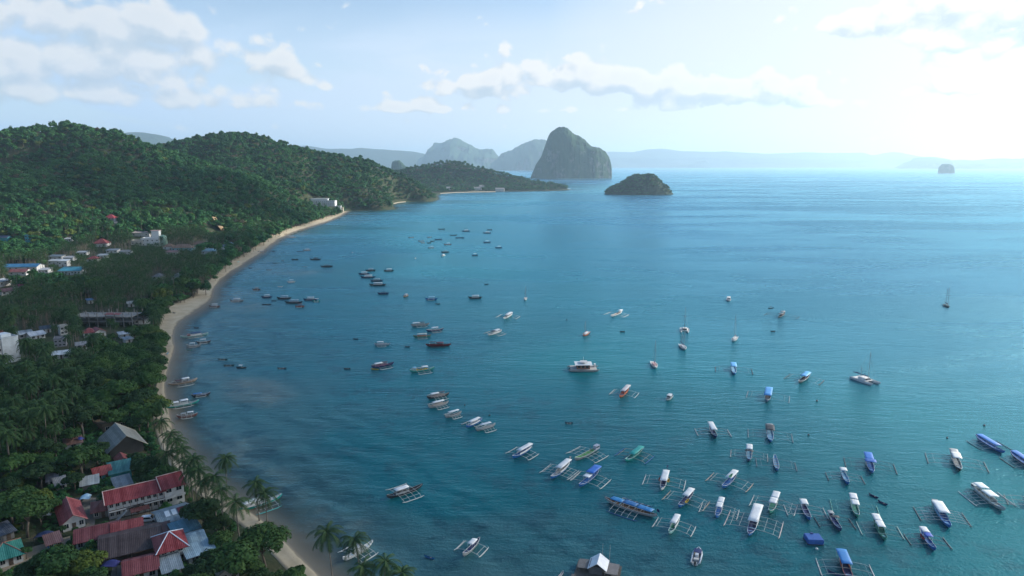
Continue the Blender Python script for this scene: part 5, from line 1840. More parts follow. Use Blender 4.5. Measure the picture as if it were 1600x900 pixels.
low_ = (P3[:, 2] < 45) & (rng.random(len(P3)) < 0.22)
kd = np.where(low_, 9 + rng.integers(0, 3, len(P3)), kd)
HILL_SORTS = FAR_BROAD + [DRY] + FAR_PALM
for nm, msk, lb in (('hill_jungle', (r < 1750), 'thick green jungle on the nearer hills'), ('headland_jungle', (r >= 1750) & (r < 2500), 'thick jungle on the hill and headland beyond the hotel'),
                    ('promontory_jungle', r >= 2500, 'bluish green woods on the far promontory')):
    forest(nm, HILL_SORTS, P3[msk], sz[msk], kd[msk], lb)
# islet woods
u = rng.random((1500, 2))
ix0, ix1 = at_y(946, 303, 2600).x, at_y(1049, 303, 2600).x
pts = []
dg = None
isl = [o_ for o_ in S.objects if o_.name.startswith('island') and 'islet beyond' in o_['label']][0]
from mathutils.bvhtree import BVHTree
bvh = BVHTree.FromPolygons([v_.co.copy() for v_ in isl.data.vertices], [p_.vertices[:] for p_ in isl.data.polygons])
for a, b in u:
    h_ = bvh.ray_cast(Vector((ix0 + (ix1 - ix0) * a, 2600 + (b - 0.5) * 170, 500)), Vector((0, 0, -1)))
    if h_[0] is not None and h_[0].z > 2.5:
        pts.append((h_[0].x, h_[0].y, h_[0].z - 3))
pts = np.array(pts)
k = thin(pts[:, :2], np.full(len(pts), 4.6))
pts = pts[k]
forest('islet_woods', FAR_BROAD, pts, 0.6 + 0.5 * rng.random(len(pts)), rng.integers(0, 7, len(pts)), 'dark woods covering the low islet')
print('TREES', cnt, len(pr_), len(br_), len(P3), len(pts))
# ------------------------------------------------------------------ boats
BW, BB, BN, BT, BG = (0.78, 0.79, 0.78), (0.008, 0.13, 0.42), (0.012, 0.03, 0.13), (0.02, 0.36, 0.32), (0.04, 0.26, 0.19)
BGY, BD, BR, BY, BO, BWD = (0.36, 0.38, 0.39), (0.035, 0.04, 0.05), (0.17, 0.025, 0.03), (0.62, 0.42, 0.03), (0.55, 0.13, 0.05), (0.17, 0.10, 0.06)
BLB, BPT, BTAN = (0.22, 0.45, 0.62), (0.30, 0.55, 0.52), (0.42, 0.33, 0.25)
ARM_PALE, ARM_DARK = (0.58, 0.59, 0.56), (0.07, 0.10, 0.11)
BOATS = 'boats moored in the bay'


def boat_root(name, label, bow, stern, cat, lmin, lmax, group=BOATS, z=0.5):
    a, b = at(*bow, z), at(*stern, z)
    v = (a - b).to_2d()
    L = min(max(v.length, lmin), lmax)
    c = (a + b) / 2
    r = empty(name, (c.x, c.y, 0), math.atan2(v.y, v.x), label, cat, group)
    return r, L


def hull_mesh(L, B, col, inner, z_mid=0.75, rise=0.9, draft=0.35, transom=False, n=17, fore=0.0, name='hull', parent=None):
    """lofted hull with an open or decked inside; returns the object"""
    V, F, mi = [], [], []
    for i in range(n):
        t = -1 + 2 * i / (n - 1)
        e = max(0.0, 1 - abs(t) ** 2.4) ** 0.75
        if transom and t < 0:
            e = max(e, 0.72 + 0.28 * (1 + t))
        b = B / 2 * e + 0.025
        up = abs(t) ** 3 * rise * (1.0 if t > 0 else (0.15 if transom else 0.75))
        s = z_mid + up
        k = -draft + (abs(t) ** 5) * (draft + s * 0.62) * (0.15 if transom and t < 0 else 1)
        x = t * L / 2
        dk = s - 0.13 - 0.25 * e
        V += [(x, -b, s), (x, -b * 0.72, k + (s - k) * 0.35), (x, 0, k), (x, b * 0.72, k + (s - k) * 0.35), (x, b, s),
              (x, b * 0.86, s), (x, b * 0.80, dk), (x, -b * 0.80, dk), (x, -b * 0.86, s)]
    m = 9
    for i in range(n - 1):
        for j in range(m):
            j2 = (j + 1) % m
            F.append((i * m + j, i * m + j2, (i + 1) * m + j2, (i + 1) * m + j))
            mi.append(1 if j in (5, 6, 7) else 0)
    F += [tuple(range(m))[::-1], tuple((n - 1) * m + j for j in range(m))]
    mi += [0, 0]
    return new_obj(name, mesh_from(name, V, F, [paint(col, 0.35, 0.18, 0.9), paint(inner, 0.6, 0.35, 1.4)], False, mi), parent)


def slab(x0, x1, wd, z, camber=0.12, th=0.07, nx=5, tilt=0.0):
    V, F = [], []
    ny = 5
    for lay in (0, -th):
        for i in range(nx):
            for j in range(ny):
                u, v_ = i / (nx - 1), -1 + 2 * j / (ny - 1)
                V.append((x0 + (x1 - x0) * u, v_ * wd / 2, z + lay + camber * (1 - v_ * v_) + tilt * (u - .5) + 0.03 * math.sin(5 * u + 2 * v_)))
    N_ = nx * ny
    for i in range(nx - 1):
        for j in range(ny - 1):
            a = i * ny + j
            F.append((a, a + ny, a + ny + 1, a + 1))
            F.append((N_ + a, N_ + a + 1, N_ + a + ny + 1, N_ + a + ny))
    for i in range(nx - 1):
        a, b = i * ny, i * ny + ny - 1
        F += [(a, N_ + a, N_ + a + ny, a + ny), (b, b + ny, N_ + b + ny, N_ + b)]
    for j in range(ny - 1):
        a, b = j, (nx - 1) * ny + j
        F += [(a, a + 1, N_ + a + 1, N_ + a), (b, N_ + b, N_ + b + 1, b + 1)]
    return MB().add((V, F))


def bangka(bow, stern, label, hull=BW, inner=None, roof=(), side=None, arms=3, arm=ARM_PALE, flt=ARM_PALE, span=0.41, lmin=8.5, lmax=19, lod=0, beam=0.135,
           flag=None, poles=0, cabin=None, name='outrigger_boat', heap=None, fl=0.58):
    r, L = boat_root(name, label, bow, stern, 'boat', lmin, lmax)
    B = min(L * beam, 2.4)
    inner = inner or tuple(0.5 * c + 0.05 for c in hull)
    hull_mesh(L, B, hull, inner, 0.80, 0.95, parent=r)
    if lod < 2:
        gw = MB()
        for s in (-1, 1):
            pts = []
            for t in np.linspace(-0.97, 0.97, 13):
                e = max(0.0, 1 - abs(t) ** 2.4) ** 0.75
                pts.append((t * L / 2, s * (B / 2 * e + 0.04), 0.83 + abs(t) ** 3 * 0.95 * (1 if t > 0 else 0.75)))
            gw.tube(pts, 0.05, 5)
        gw.obj('gunwale', paint(BW if side is None else side, 0.4, 0.2), r)
    x_of = lambda f: (f - 0.5) * L
    if side is not None and roof:
        a0, b0 = min(q[0] for q in roof), max(q[1] for q in roof)
        for s in (-1, 1):
            sp_ = MB()
            nn = 7
            V, F = [], []
            for i in range(nn):
                f = a0 + (b0 - a0) * i / (nn - 1)
                t = 2 * f - 1
                y = s * (B / 2 * max(0.15, (1 - abs(t) ** 2.4)) ** 0.75 + 0.02)
                for dy_ in (0, 0.06):
                    V += [(x_of(f), y - s * dy_, 0.86), (x_of(f), y - s * dy_, 1.45)]
            for i in range(nn - 1):
                a = i * 4
                F += [(a, a + 4, a + 5, a + 1), (a + 2, a + 3, a + 7, a + 6), (a + 1, a + 5, a + 7, a + 3), (a, a + 2, a + 6, a + 4)]
            F += [(0, 1, 3, 2), (nn * 4 - 4, nn * 4 - 2, nn * 4 - 1, nn * 4 - 3)]
            sp_.add((V, F)).obj('side_panel', paint(side, 0.4, 0.2), r)
    for (f0, f1, col, *rest_) in roof:
        z = rest_[0] if rest_ else 2.45
        wd = B * (rest_[1] if len(rest_) > 1 else 1.18)
        ro = slab(x_of(f0), x_of(f1), wd, z).obj('canopy', paint(col, 0.45, 0.16, 0.7), r, True)
        if lod < 2:
            pm = MB()
            for f in np.linspace(f0 + 0.015, f1 - 0.015, 3 if lod == 0 else 2):
                for s in (-1, 1):
                    pm.tube([(x_of(f), s * wd * 0.36, 0.7), (x_of(f), s * wd * 0.44, z)], 0.04, 4)
            pm.obj('canopy_frame', paint(BW, 0.5, 0.2), ro)
    if cabin:
        f0, f1, col = cabin
        cb = MB().box(x_of(f0), x_of(f1), -B * 0.36, B * 0.36, 0.6, 2.1).obj('wheelhouse', paint(col, 0.45, 0.2), r)
        for s in (-1, 1):
            MB().box(x_of(f0) + 0.2, x_of(f1) - 0.2, s * (B * 0.36 + 0.012) - 0.01, s * (B * 0.36 + 0.012) + 0.01, 1.35, 1.85).obj('cabin_window', glass(), cb)
    if lod < 2 and inner:
        th = MB()
        for f in (0.70, 0.80, 0.88) if roof else (0.2, 0.35, 0.5, 0.65, 0.8):
            t = 2 * f - 1
            y = B / 2 * (1 - abs(t) ** 2.4) ** 0.75 * 0.85
            th.box(x_of(f) - 0.12, x_of(f) + 0.12, -y, y, 0.68, 0.78)
        th.obj('thwart', paint(BTAN if not roof else BLB, 0.6, 0.3), r)
    hs = L * span
    am, fm = paint(arm, 0.6, 0.25), paint(flt, 0.5, 0.25)
    for i in range(arms):
        f = 0.27 + 0.46 * i / max(1, arms - 1) + 0.02
        x = x_of(f)
        MB().tube([(x, -hs, 0.22), (x, -hs * 0.8, 0.75), (x, -hs * 0.4, 1.08), (x, 0, 1.15), (x, hs * 0.4, 1.08), (x, hs * 0.8, 0.75), (x, hs, 0.22)], 0.062 if lod < 2 else 0.09, 5).obj('outrigger_arm', am, r)
    for s in (-1, 1):
        MB().tube([(x_of(0.5 - fl / 2), s * hs, 0.34), (x_of(0.5 - fl / 2 + 0.08), s * hs, 0.12), (x_of(0.5), s * hs, 0.08), (x_of(0.5 + fl / 2 - 0.08), s * hs, 0.12), (x_of(0.5 + fl / 2 + .02), s * hs, 0.42)],
                  [0.07, 0.15, 0.16, 0.15, 0.06] if lod < 2 else [0.1, 0.19, 0.2, 0.19, 0.1], 6).obj('outrigger_float', fm, r)
        if lod < 2:
            MB().tube([(x_of(0.27), s * hs * 0.78, 0.83), (x_of(0.78), s * hs * 0.78, 0.83)], 0.05, 4).obj('outrigger_rail', am, r)
            if arms > 3:
                MB().tube([(x_of(0.29), s * hs * 0.45, 1.12), (x_of(0.76), s * hs * 0.45, 1.12)], 0.045, 4).obj('outrigger_rail', am, r)
    if flag:
        fp = MB().tube([(x_of(0.02), 0, 1.2), (x_of(0.01), 0, 3.6)], 0.04, 5).obj('flagpole', paint(BWD, 0.7, 0.2), r)
        MB().add(([(x_of(0.012), 0.02, 2.5), (x_of(0.012), 0.02, 3.5), (x_of(-0.04), 0.3, 3.3), (x_of(-0.045), 0.25, 2.4)], [(0, 1, 2, 3)])).obj('flag', paint(flag, 0.8, 0.2), fp)
    for i in range(poles):
        f = 0.2 + 0.6 * i / max(1, poles - 1)
        MB().tube([(x_of(f), (-1) ** i * B * 0.3, 0.7), (x_of(f) + 0.1, (-1) ** i * B * 0.36, 3.4)], 0.035, 4).obj('pole', paint(BWD, 0.7, 0.2), r)
    if heap:
        hm = MB()
        for i in range(6):
            x = x_of(0.3 + 0.08 * i)
            hm.box(x - 0.35, x + 0.3, -B * 0.3, B * 0.3, 0.6, 1.1 + 0.25 * (i % 2))
        hm.obj('cargo', paint(heap, 0.8, 0.4, 1.2), r)
    return r, L


def kayak_beside(boat, f, side, col, label, out=1.05, z=1.25):
    """a kayak carried on the outrigger arms of a boat"""
    r, L = boat
    M = Matrix.Translation(r.location) @ Matrix.Rotation(r.rotation_euler.z, 4, 'Z')
    p = M @ Vector(((f - 0.5) * L, side * (min(L * .135, 2.4) / 2 + out * 0.5), z))
    k = empty('kayak', p, r.rotation_euler.z, label, 'kayak')
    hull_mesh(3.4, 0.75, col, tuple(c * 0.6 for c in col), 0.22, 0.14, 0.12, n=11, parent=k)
    MB().box(-0.45, -0.1, -0.2, 0.2, 0.1, 0.22).obj('seat', paint((0.03, 0.03, 0.03), 0.7, 0.1), k)


def canoe(c, lpx, label, col=BD, hd=178, outr=True, name='canoe', cat='canoe', roof=None, lmin=3.5):
    p = at(c[0], c[1], 0.2)
    dist = proj([tuple(p)])[0][2]
    L = max(lpx / FPX * dist, lmin)
    r = empty(name, (p.x, p.y, 0), R(hd), label, cat, BOATS)
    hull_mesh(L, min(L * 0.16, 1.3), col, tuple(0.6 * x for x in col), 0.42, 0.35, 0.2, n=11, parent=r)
    MB().box(-0.15 * L, -0.10 * L, -min(L * .16, 1.3) * .38, min(L * .16, 1.3) * .38, 0.3, 0.4).obj('thwart', paint(BTAN, 0.7, 0.3), r)
    if outr:
        for s in (-1, 1):
            MB().tube([(-L * 0.3, s * L * 0.2, 0.1), (L * 0.3, s * L * 0.2, 0.14)], 0.07, 5).obj('outrigger_float', paint(ARM_PALE if col != BD else ARM_DARK, 0.6, 0.2), r)
        for x in (-0.18, 0.18):
            MB().tube([(x * L, -L * 0.2, 0.14), (x * L, 0, 0.5), (x * L, L * 0.2, 0.14)], 0.04, 4).obj('outrigger_arm', paint(ARM_PALE if col != BD else ARM_DARK, 0.6, 0.2), r)
    if roof:
        ro = slab(-L * 0.12, L * 0.2, min(L * .2, 1.5), 1.7).obj('canopy', paint(roof, 0.4, 0.15), r)
        MB().tube([(0, 0, 0.3), (0, 0, 1.7)], 0.08, 5).obj('canopy_post', paint(BW, 0.5, 0.2), ro)
    return r


# ---- the near fleet: bow, stern (photo places), look
def fleet():
    k = bangka
    P = ARM_PALE
    k((800.6, 716.5), (831, 699), 'blue bowed boat under a long white roof, left of the open grey and green boat', BB, roof=[(0.05, 0.70, BW)], side=BW, inner=BB, lmin=13)
    k((898, 719.5), (936.5, 699), 'open grey outrigger boat with a bright green deck and thin rods', BGY, inner=(0.08, 0.38, 0.10), poles=6, cabin=(0.05, 0.2, (0.45, 0.47, 0.55)), arms=4, lmin=15)
    k((977, 722), (1004.5, 700.5), 'teal green outrigger boat with a matching teal cover and blue floats', BT, inner=BT, roof=[(0.08, 0.68, BT, 1.9)], flt=(0.03, 0.13, 0.35), arm=BTAN, lmin=13)
    k((860.5, 749), (890, 724.5), 'white roofed boat with blue bow, moored beside the boat with the big blue tarp', BB, roof=[(0.03, 0.62, BW, 2.6)], side=BW, inner=BGY, flag=BGY, arms=4, lmin=14)
    k((904.5, 761.7), (936, 735.5), 'blue boat with a big blue tarp aft and a small white roof forward', BB, inner=BB, roof=[(0.05, 0.5, (0.03, 0.17, 0.60), 2.9, 1.4), (0.5, 0.68, BW, 2.4)], lmin=14)
    b = k((1033.3, 767.5), (1042, 739), 'white roofed boat with an orange and a yellow kayak at its sides', BW, inner=BN, roof=[(0.12, 0.72, BW)], side=BW, flag=BN, span=0.47)
    kayak_beside(b, 0.52, 1, BY, 'yellow kayak carried on the starboard arms of the white roofed boat', 1.0)
    kayak_beside(b, 0.52, -1, BO, 'orange kayak carried on the port arms of the white roofed boat', 1.0)
    k((951, 783), (1020, 806), 'long grey cargo boat with a ragged bright blue tarpaulin roof, largest near the middle', BGY, inner=BWD, roof=[(0.08, 0.36, (0.03, 0.22, 0.50), 2.3, 1.1), (0.37, 0.62, (0.02, 0.15, 0.38), 2.4, 1.15), (0.63, 0.86, (0.03, 0.24, 0.52), 2.2, 1.05)],
      flt=(0.02, 0.10, 0.25), arms=5, poles=4, flag=BN, lmin=19, lmax=22, span=0.30, beam=0.12)
    b = k((1060, 794), (1083, 768.5), 'blue boat with half white roof and a yellow kayak on its left arms', BB, inner=BN, roof=[(0.10, 0.58, BW)], lmin=11.5, flt=BTAN, span=0.5)
    kayak_beside(b, 0.66, 1, BY, 'yellow kayak carried on the arms of the half roofed blue boat', 0.4, 1.2)
    k((1045, 836), (1061, 808.5), 'white boat with green bow floor and wide pale outriggers, alone left of the white speedboat', BPT, inner=BG, roof=[(0.15, 0.66, BW)], side=BW, span=0.5)
    b = k((1128.3, 764), (1150.4, 741), 'blue boat with white roof, tan floats and a green kayak on its roof edge', BB, inner=BB, roof=[(0.06, 0.60, BW)], lmin=11.5, flt=(0.46, 0.34, 0.28), span=0.5)
    kayak_beside(b, 0.50, 1, (0.02, 0.35, 0.16), 'green kayak laid on the roof edge of the blue boat', -1.2, 2.66)
    k((1119, 811), (1128, 784), 'broad white roofed boat with blue bow, left of the longest white roof', BB, inner=BB, roof=[(0.05, 0.36, BW), (0.37, 0.64, BW)], span=0.47, flt=P)
    k((1169.7, 840), (1185.2, 796), 'longest white roofed boat with blue bow and very wide white outriggers', BB, inner=BN, roof=[(0.02, 0.66, BW, 2.6, 1.25)], side=BW, lmin=17, lmax=19, arms=4, flt=(0.6, 0.5, 0.46), span=0.42)
    k((1202.5, 803.5), (1214.2, 774), 'green hulled boat with double white roof, left of the narrow blue and white one', BG, inner=BG, roof=[(0.08, 0.42, BW), (0.43, 0.70, BW)], span=0.47, side=None)
    k((1265.8, 814), (1252.3, 783.5), 'narrow blue and white open boat with a small tilted white awning aft', BB, inner=BN, roof=[(0.12, 0.40, BW, 2.2, 1.3)], arm=P, span=0.47, side=None)
    k((968, 621.5), (982.3, 607), 'white roofed boat with red orange sides', BO, inner=BR, roof=[(0.02, 0.70, (0.62, 0.58, 0.56))], side=BO, lod=1, arms=2, lmin=12)
    k((1198, 629.5), (1202, 609.5), 'boat with light blue roof and dark front, uppermost of the right middle pair', BN, inner=BD, roof=[(0.08, 0.78, (0.08, 0.34, 0.72), 2.7, 1.4)], lod=1, arms=2, arm=(0.25, 0.3, 0.33), flt=(0.2, 0.25, 0.28), span=0.5)
    k((1119.5, 685), (1109, 665.5), 'white roofed boat with dark sides, moored alone right of the teal covered one', BN, inner=BN, roof=[(0.04, 0.70, BW, 2.6, 1.3)], lod=1, span=0.5)
    k((1204.7, 692), (1201.9, 668), 'bright blue bowed boat under a black canopy', BB, inner=BLB, roof=[(0.10, 0.48, BD, 2.5, 1.5), (0.0, 0.1, BGY, 2.2)], lod=1, arm=(0.3, 0.36, 0.38), flt=(0.25, 0.3, 0.32), span=0.5, beam=0.16)
    k((1170.2, 722), (1170.6, 700.5), 'blue boat with white roof and a black flap hanging from its front', BN, inner=BLB, roof=[(0.05, 0.42, BW, 2.5, 1.3), (0.42, 0.55, BD, 2.3, 1.6)], lod=1, arm=(0.4, 0.44, 0.44), flt=(0.4, 0.4, 0.38), span=0.5)
    k((1215, 737), (1210.3, 713), 'slim open blue and white boat without a roof', BB, inner=BLB, lod=1, arms=2, arm=(0.3, 0.36, 0.38), flt=(0.16, 0.2, 0.22), span=0.5, beam=0.12)
    k((1326.2, 758), (1314.9, 734.5), 'blue boat with a little white roof right at its stern', BB, inner=BLB, roof=[(0.12, 0.34, BW, 2.2, 1.4)], arm=(0.45, 0.5, 0.5), flt=ARM_DARK, span=0.48)
    k((1363.8, 741), (1355, 712.5), 'boat wholly wrapped in bright blue tarp', BB, inner=BB, roof=[(0.03, 0.45, (0.03, 0.19, 0.62), 2.3, 1.3), (0.45, 0.62, (0.02, 0.14, 0.5), 2.5, 1.7)], arm=(0.2, 0.26, 0.28), flt=ARM_DARK, span=0.5)
    k((1501, 738), (1487.8, 706), 'wide dark hulled boat with a white front roof, nearest the long blue canopy', BD, inner=(0.2, 0.22, 0.23), roof=[(0.30, 0.62, (0.66, 0.70, 0.70), 2.8, 1.25), (0.05, 0.28, BGY, 2.3)], cabin=(0.08, 0.26, BGY), arm=(0.5, 0.55, 0.55), flt=(0.10, 0.16, 0.17), beam=0.16, span=0.5)
    k((1568.8, 708.5), (1525, 682.5), 'long blue boat with a full blue canopy, upper of the two at the edge', BB, inner=BB, roof=[(0.12, 0.80, (0.04, 0.20, 0.60), 2.4, 1.1)], arm=(0.3, 0.4, 0.45), flt=(0.04, 0.16, 0.20), arms=4, lmin=17, span=0.36)
    k((1624, 738), (1579, 708.5), 'long dark blue boat cut by the edge of the picture', BN, inner=BB, roof=[(0.10, 0.7, (0.04, 0.17, 0.50), 2.4, 1.1)], arm=(0.3, 0.4, 0.42), flt=ARM_DARK, arms=4, lmin=17, span=0.36)
    k((1567, 797), (1520.5, 761.5), 'big pale grey double roofed boat with heavy white floats', (0.40, 0.48, 0.48), inner=(0.30, 0.33, 0.34), roof=[(0.16, 0.40, (0.66, 0.72, 0.74), 3.2, 1.3), (0.42, 0.68, (0.66, 0.72, 0.74), 2.8, 1.35)], side=(0.6, 0.62, 0.62), cabin=(0.06, 0.18, (0.6, 0.64, 0.64)),
      arm=(0.5, 0.56, 0.56), flt=(0.55, 0.62, 0.62), arms=5, lmin=18, lmax=21, span=0.36, poles=2)
    k((1485, 826.5), (1459.4, 787), 'large white roofed boat with blue bow deck and arms bristling to one side', BB, inner=BB, roof=[(0.14, 0.64, (0.70, 0.73, 0.75), 2.7, 1.35)], side=BLB, cabin=(0.0, 0.12, BGY), arm=(0.6, 0.64, 0.64), flt=ARM_DARK, arms=5, lmin=16, span=0.42, beam=0.15)
    k((1340.4, 810), (1331, 777.5), 'green boat with two white roof pieces and green outriggers', BG, inner=BG, roof=[(0.05, 0.34, BW), (0.38, 0.62, BW)], arm=(0.20, 0.42, 0.38), flt=(0.12, 0.42, 0.34), span=0.48)
    k((1383.6, 844.5), (1366.5, 811.5), 'sea green boat with one long white roof and pale green floats', BG, inner=BG, roof=[(0.05, 0.36, BW), (0.365, 0.64, BW)], side=BG, arm=(0.34, 0.48, 0.44), flt=(0.40, 0.56, 0.50), lmin=14)
    k((1314.6, 831), (1294.6, 801), 'dark blue open boat with a black flap and grey seat aft', BN, inner=(0.02, 0.05, 0.2), roof=[(0.08, 0.24, BGY, 1.7, 1.1), (0.40, 0.52, BD, 2.1, 1.7)], arm=(0.10, 0.16, 0.18), flt=ARM_DARK, span=0.45)
    b = k((1462, 861.5), (1437.4, 828.5), 'blue boat with white and navy roof and a red kayak alongside', BB, inner=BB, roof=[(0.12, 0.40, (0.66, 0.68, 0.70), 2.5, 1.3), (0.40, 0.60, (0.02, 0.08, 0.42), 2.4, 1.35)], arm=(0.25, 0.3, 0.32), flt=ARM_DARK, span=0.46)
    kayak_beside(b, 0.48, -1, (0.5, 0.05, 0.05), 'red kayak carried beside the white and navy roofed boat', 1.2)
    b = k((1332, 914), (1312.4, 867), 'bright blue roofed boat cut by the lower edge', BN, inner=BN, roof=[(0.05, 0.56, (0.03, 0.22, 0.55), 2.7, 1.4)], side=BO, arm=(0.4, 0.48, 0.48), flt=P, lmin=15, span=0.46)
    k((725, 868), (747.8, 845), 'small boat with little white roof and pale floats over the dark sea grass', BGY, inner=BN, roof=[(0.28, 0.60, BW, 2.3, 1.3)], arms=2, lmin=10)
    k((729, 668), (753, 656.3), 'navy hulled boat with long white roof, beside the bare framed one', BB, inner=BB, roof=[(0.2, 0.80, BW)], side=BW, lod=1, arms=3, lmin=11)
    k((743, 672.5), (774, 664), 'white roofed boat with many pale outrigger poles, last of the slanting row', BGY, inner=BGY, roof=[(0.25, 0.75, (0.64, 0.68, 0.72))], lod=1, arms=4)
    k((695, 652), (721, 645), 'white roofed boat with open outrigger frame, middle of the slanting row', BGY, inner=BD, roof=[(0.18, 0.78, BW)], lod=1, arms=4)
    k((669, 637), (701, 629), 'white roofed boat just below the uppermost of the slanting row', BGY, inner=BTAN, roof=[(0.25, 0.78, BW)], side=(0.5, 0.44, 0.40), lod=1, arms=4)
    k((667, 622.5), (702, 616), 'uppermost of the slanting row, with half dark and half white roof', BD, inner=BTAN, roof=[(0.22, 0.48, BD), (0.48, 0.82, BW)], side=(0.4, 0.34, 0.32), lod=1, arms=4)
    k((609, 777), (656, 761), 'dark boat with short white roof and raised prow, alone over the shallows', BD, inner=BD, roof=[(0.42, 0.78, BW, 2.5)], side=BGY, arms=4, lmin=14, flag=None)
    k((541, 873.5), (578, 851), 'white outrigger boat behind a coconut palm near the lower edge', BW, inner=BW, roof=[(0.40, 0.72, (0.75, 0.78, 0.82), 2.4, 1.2)], arms=4, lmin=11.5)
    k((431, 779), (386, 794), 'white and teal boat moored at the sand behind three palms', BT, inner=BW, roof=[(0.05, 0.45, BW, 2.4, 1.1)], side=BW, arms=4, lmin=14, flt=(0.1, 0.45, 0.42))
    k((584.5, 538.8), (610, 538), 'light blue grey boat with short white roof', (0.30, 0.42, 0.50), inner=BGY, roof=[(0.42, 0.82, BW, 2.4)], side=(0.5, 0.56, 0.6), lod=1, arms=3)
    k((642, 509), (671, 506.5), 'grey boat with half black, half white roof, first of three together', BGY, inner=BGY, roof=[(0.26, 0.52, BD), (0.52, 0.9, BW)], side=BGY, lod=1)
    k((666, 517.5), (693, 514.5), 'dark blue boat with a bright white roof, right one of three together', BN, inner=BGY, roof=[(0.32, 0.70, BW, 2.6)], lod=1)
    k((645.5, 526.5), (674, 525), 'green boat with cream roof and orange flank, lowest of three together', BG, inner=BG, roof=[(0.25, 0.78, (0.62, 0.62, 0.55))], side=(0.45, 0.22, 0.14), lod=1)
    k((665, 540), (705, 539), 'dark maroon boat with cluttered deck and upswept ends', BR, inner=BR, roof=[(0.30, 0.58, BR, 2.4), (0.6, 0.85, BD, 2.8)], side=BR, lod=1, heap=(0.10, 0.03, 0.035), arm=(0.12, 0.04, 0.04), flt=BD, span=0.26)
    k((580, 574.5), (615.5, 568), 'navy boat with white roof and reddish outriggers', BN, inner=BN, roof=[(0.30, 0.52, BD), (0.52, 0.85, BW)], side=(0.25, 0.14, 0.2), lod=1, arm=(0.45, 0.3, 0.34))
    k((640, 581), (679, 575.5), 'teal boat with white roof and yellow goods on deck', BT, inner=BT, roof=[(0.28, 0.52, BW), (0.74, 0.86, BLB, 2.6)], lod=1, heap=BY)
    k((786.5, 498.5), (800.8, 490.3), 'white boat seen from its bow quarter, left of the tall thin mast', BW, inner=BGY, roof=[(0.15, 0.72, BW)], side=BW, lod=1, arms=2)
    k((762, 524), (784, 517), 'white boat with a partly dark roof, below the other white one', BW, inner=BGY, roof=[(0.2, 0.55, BW), (0.55, 0.74, BD)], side=BW, lod=1, arms=2)
    k((953, 495), (973, 487), 'broad white boat with a pale brown deck', BW, inner=BTAN, roof=[(0.05, 0.25, BW)], side=BW, lod=1, arms=2, beam=0.2)
    k((1214, 498), (1228, 488), 'dark silhouetted boat with cluttered top on the silvery water', BD, inner=BD, roof=[(0.2, 0.5, (0.16, 0.2, 0.22), 3.0), (0.5, 0.75, (0.12, 0.15, 0.17), 2.4)], lod=1, heap=BD, arm=BD, flt=BD, lmin=13, span=0.6, beam=0.18)
    k((1148, 586), (1145, 570), 'blue boat with white front, dark floats spread wide, right of the white monohulls', BB, inner=BLB, roof=[(0.1, 0.55, (0.10, 0.36, 0.66), 2.6, 1.3)], lod=1, arms=2, arm=(0.2, 0.3, 0.36), flt=BD, span=0.5, beam=0.17)
    k((1247.5, 599), (1265, 585), 'dark boat with a light blue roof pointing away to the right', BD, inner=BD, roof=[(0.12, 0.62, (0.10, 0.38, 0.70), 2.6, 1.3)], lod=1, arms=2, arm=(0.2, 0.28, 0.32), flt=BD, span=0.45)
    k((282, 527.5), (325.5, 521.5), 'large dark roofed boat at the widest sandy point', BPT, inner=BGY, roof=[(0.26, 0.64, BN, 2.5)], side=BW, cabin=(0.66, 0.76, (0.4, 0.2, 0.2)), lod=1, lmin=17, lmax=22, span=0.24)
    k((308, 535.5), (328.5, 533.5), 'small dark boat with white roof below the large dark roofed one', BD, inner=BD, roof=[(0.35, 0.75, BW)], lod=1, arms=2, span=0.24)
    k((293, 541), (312, 540), 'grey slim boat with thin white roof, third out from the sandy point', BGY, inner=BGY, roof=[(0.4, 0.75, BW)], lod=1, arms=2, span=0.24)
    k((305, 594), (266, 601), 'tan brown boat with white roof and stout outriggers at the narrow beach', BTAN, inner=(0.10, 0.06, 0.06), roof=[(0.25, 0.5, (0.12, 0.06, 0.06), 2.1), (0.45, 0.72, BW, 2.6)], lod=1, arms=3, lmin=14, arm=(0.5, 0.44, 0.38))
    k((325, 616), (303, 618.5), 'flat boat covered with a blue tarp near the narrow beach', BD, inner=BB, roof=[(0.1, 0.55, (0.03, 0.18, 0.5), 1.6, 1.1)], lod=1, arms=2, span=0.2)
    k((302, 629.5), (266, 636), 'teal hulled boat with two white roof pieces close to the sand', BT, inner=BGY, roof=[(0.15, 0.42, BW), (0.45, 0.68, BW, 2.8)], side=(0.6, 0.66, 0.66), lod=1, lmin=15, lmax=17, span=0.2)
    k((278, 652), (307, 648), 'reddish brown boat with small white roof below the teal hulled one', (0.22, 0.09, 0.08), inner=(0.2, 0.1, 0.09), roof=[(0.2, 0.5, BW, 2.3), (0.55, 0.8, BGY, 2)], lod=1, arms=3, span=0.25)
    k((1622, 802), (1606, 772), 'boat moored just past the edge, only its dark float showing', BB, inner=BB, roof=[(0.2, 0.6, BW)], flt=ARM_DARK, span=0.5)


fleet()
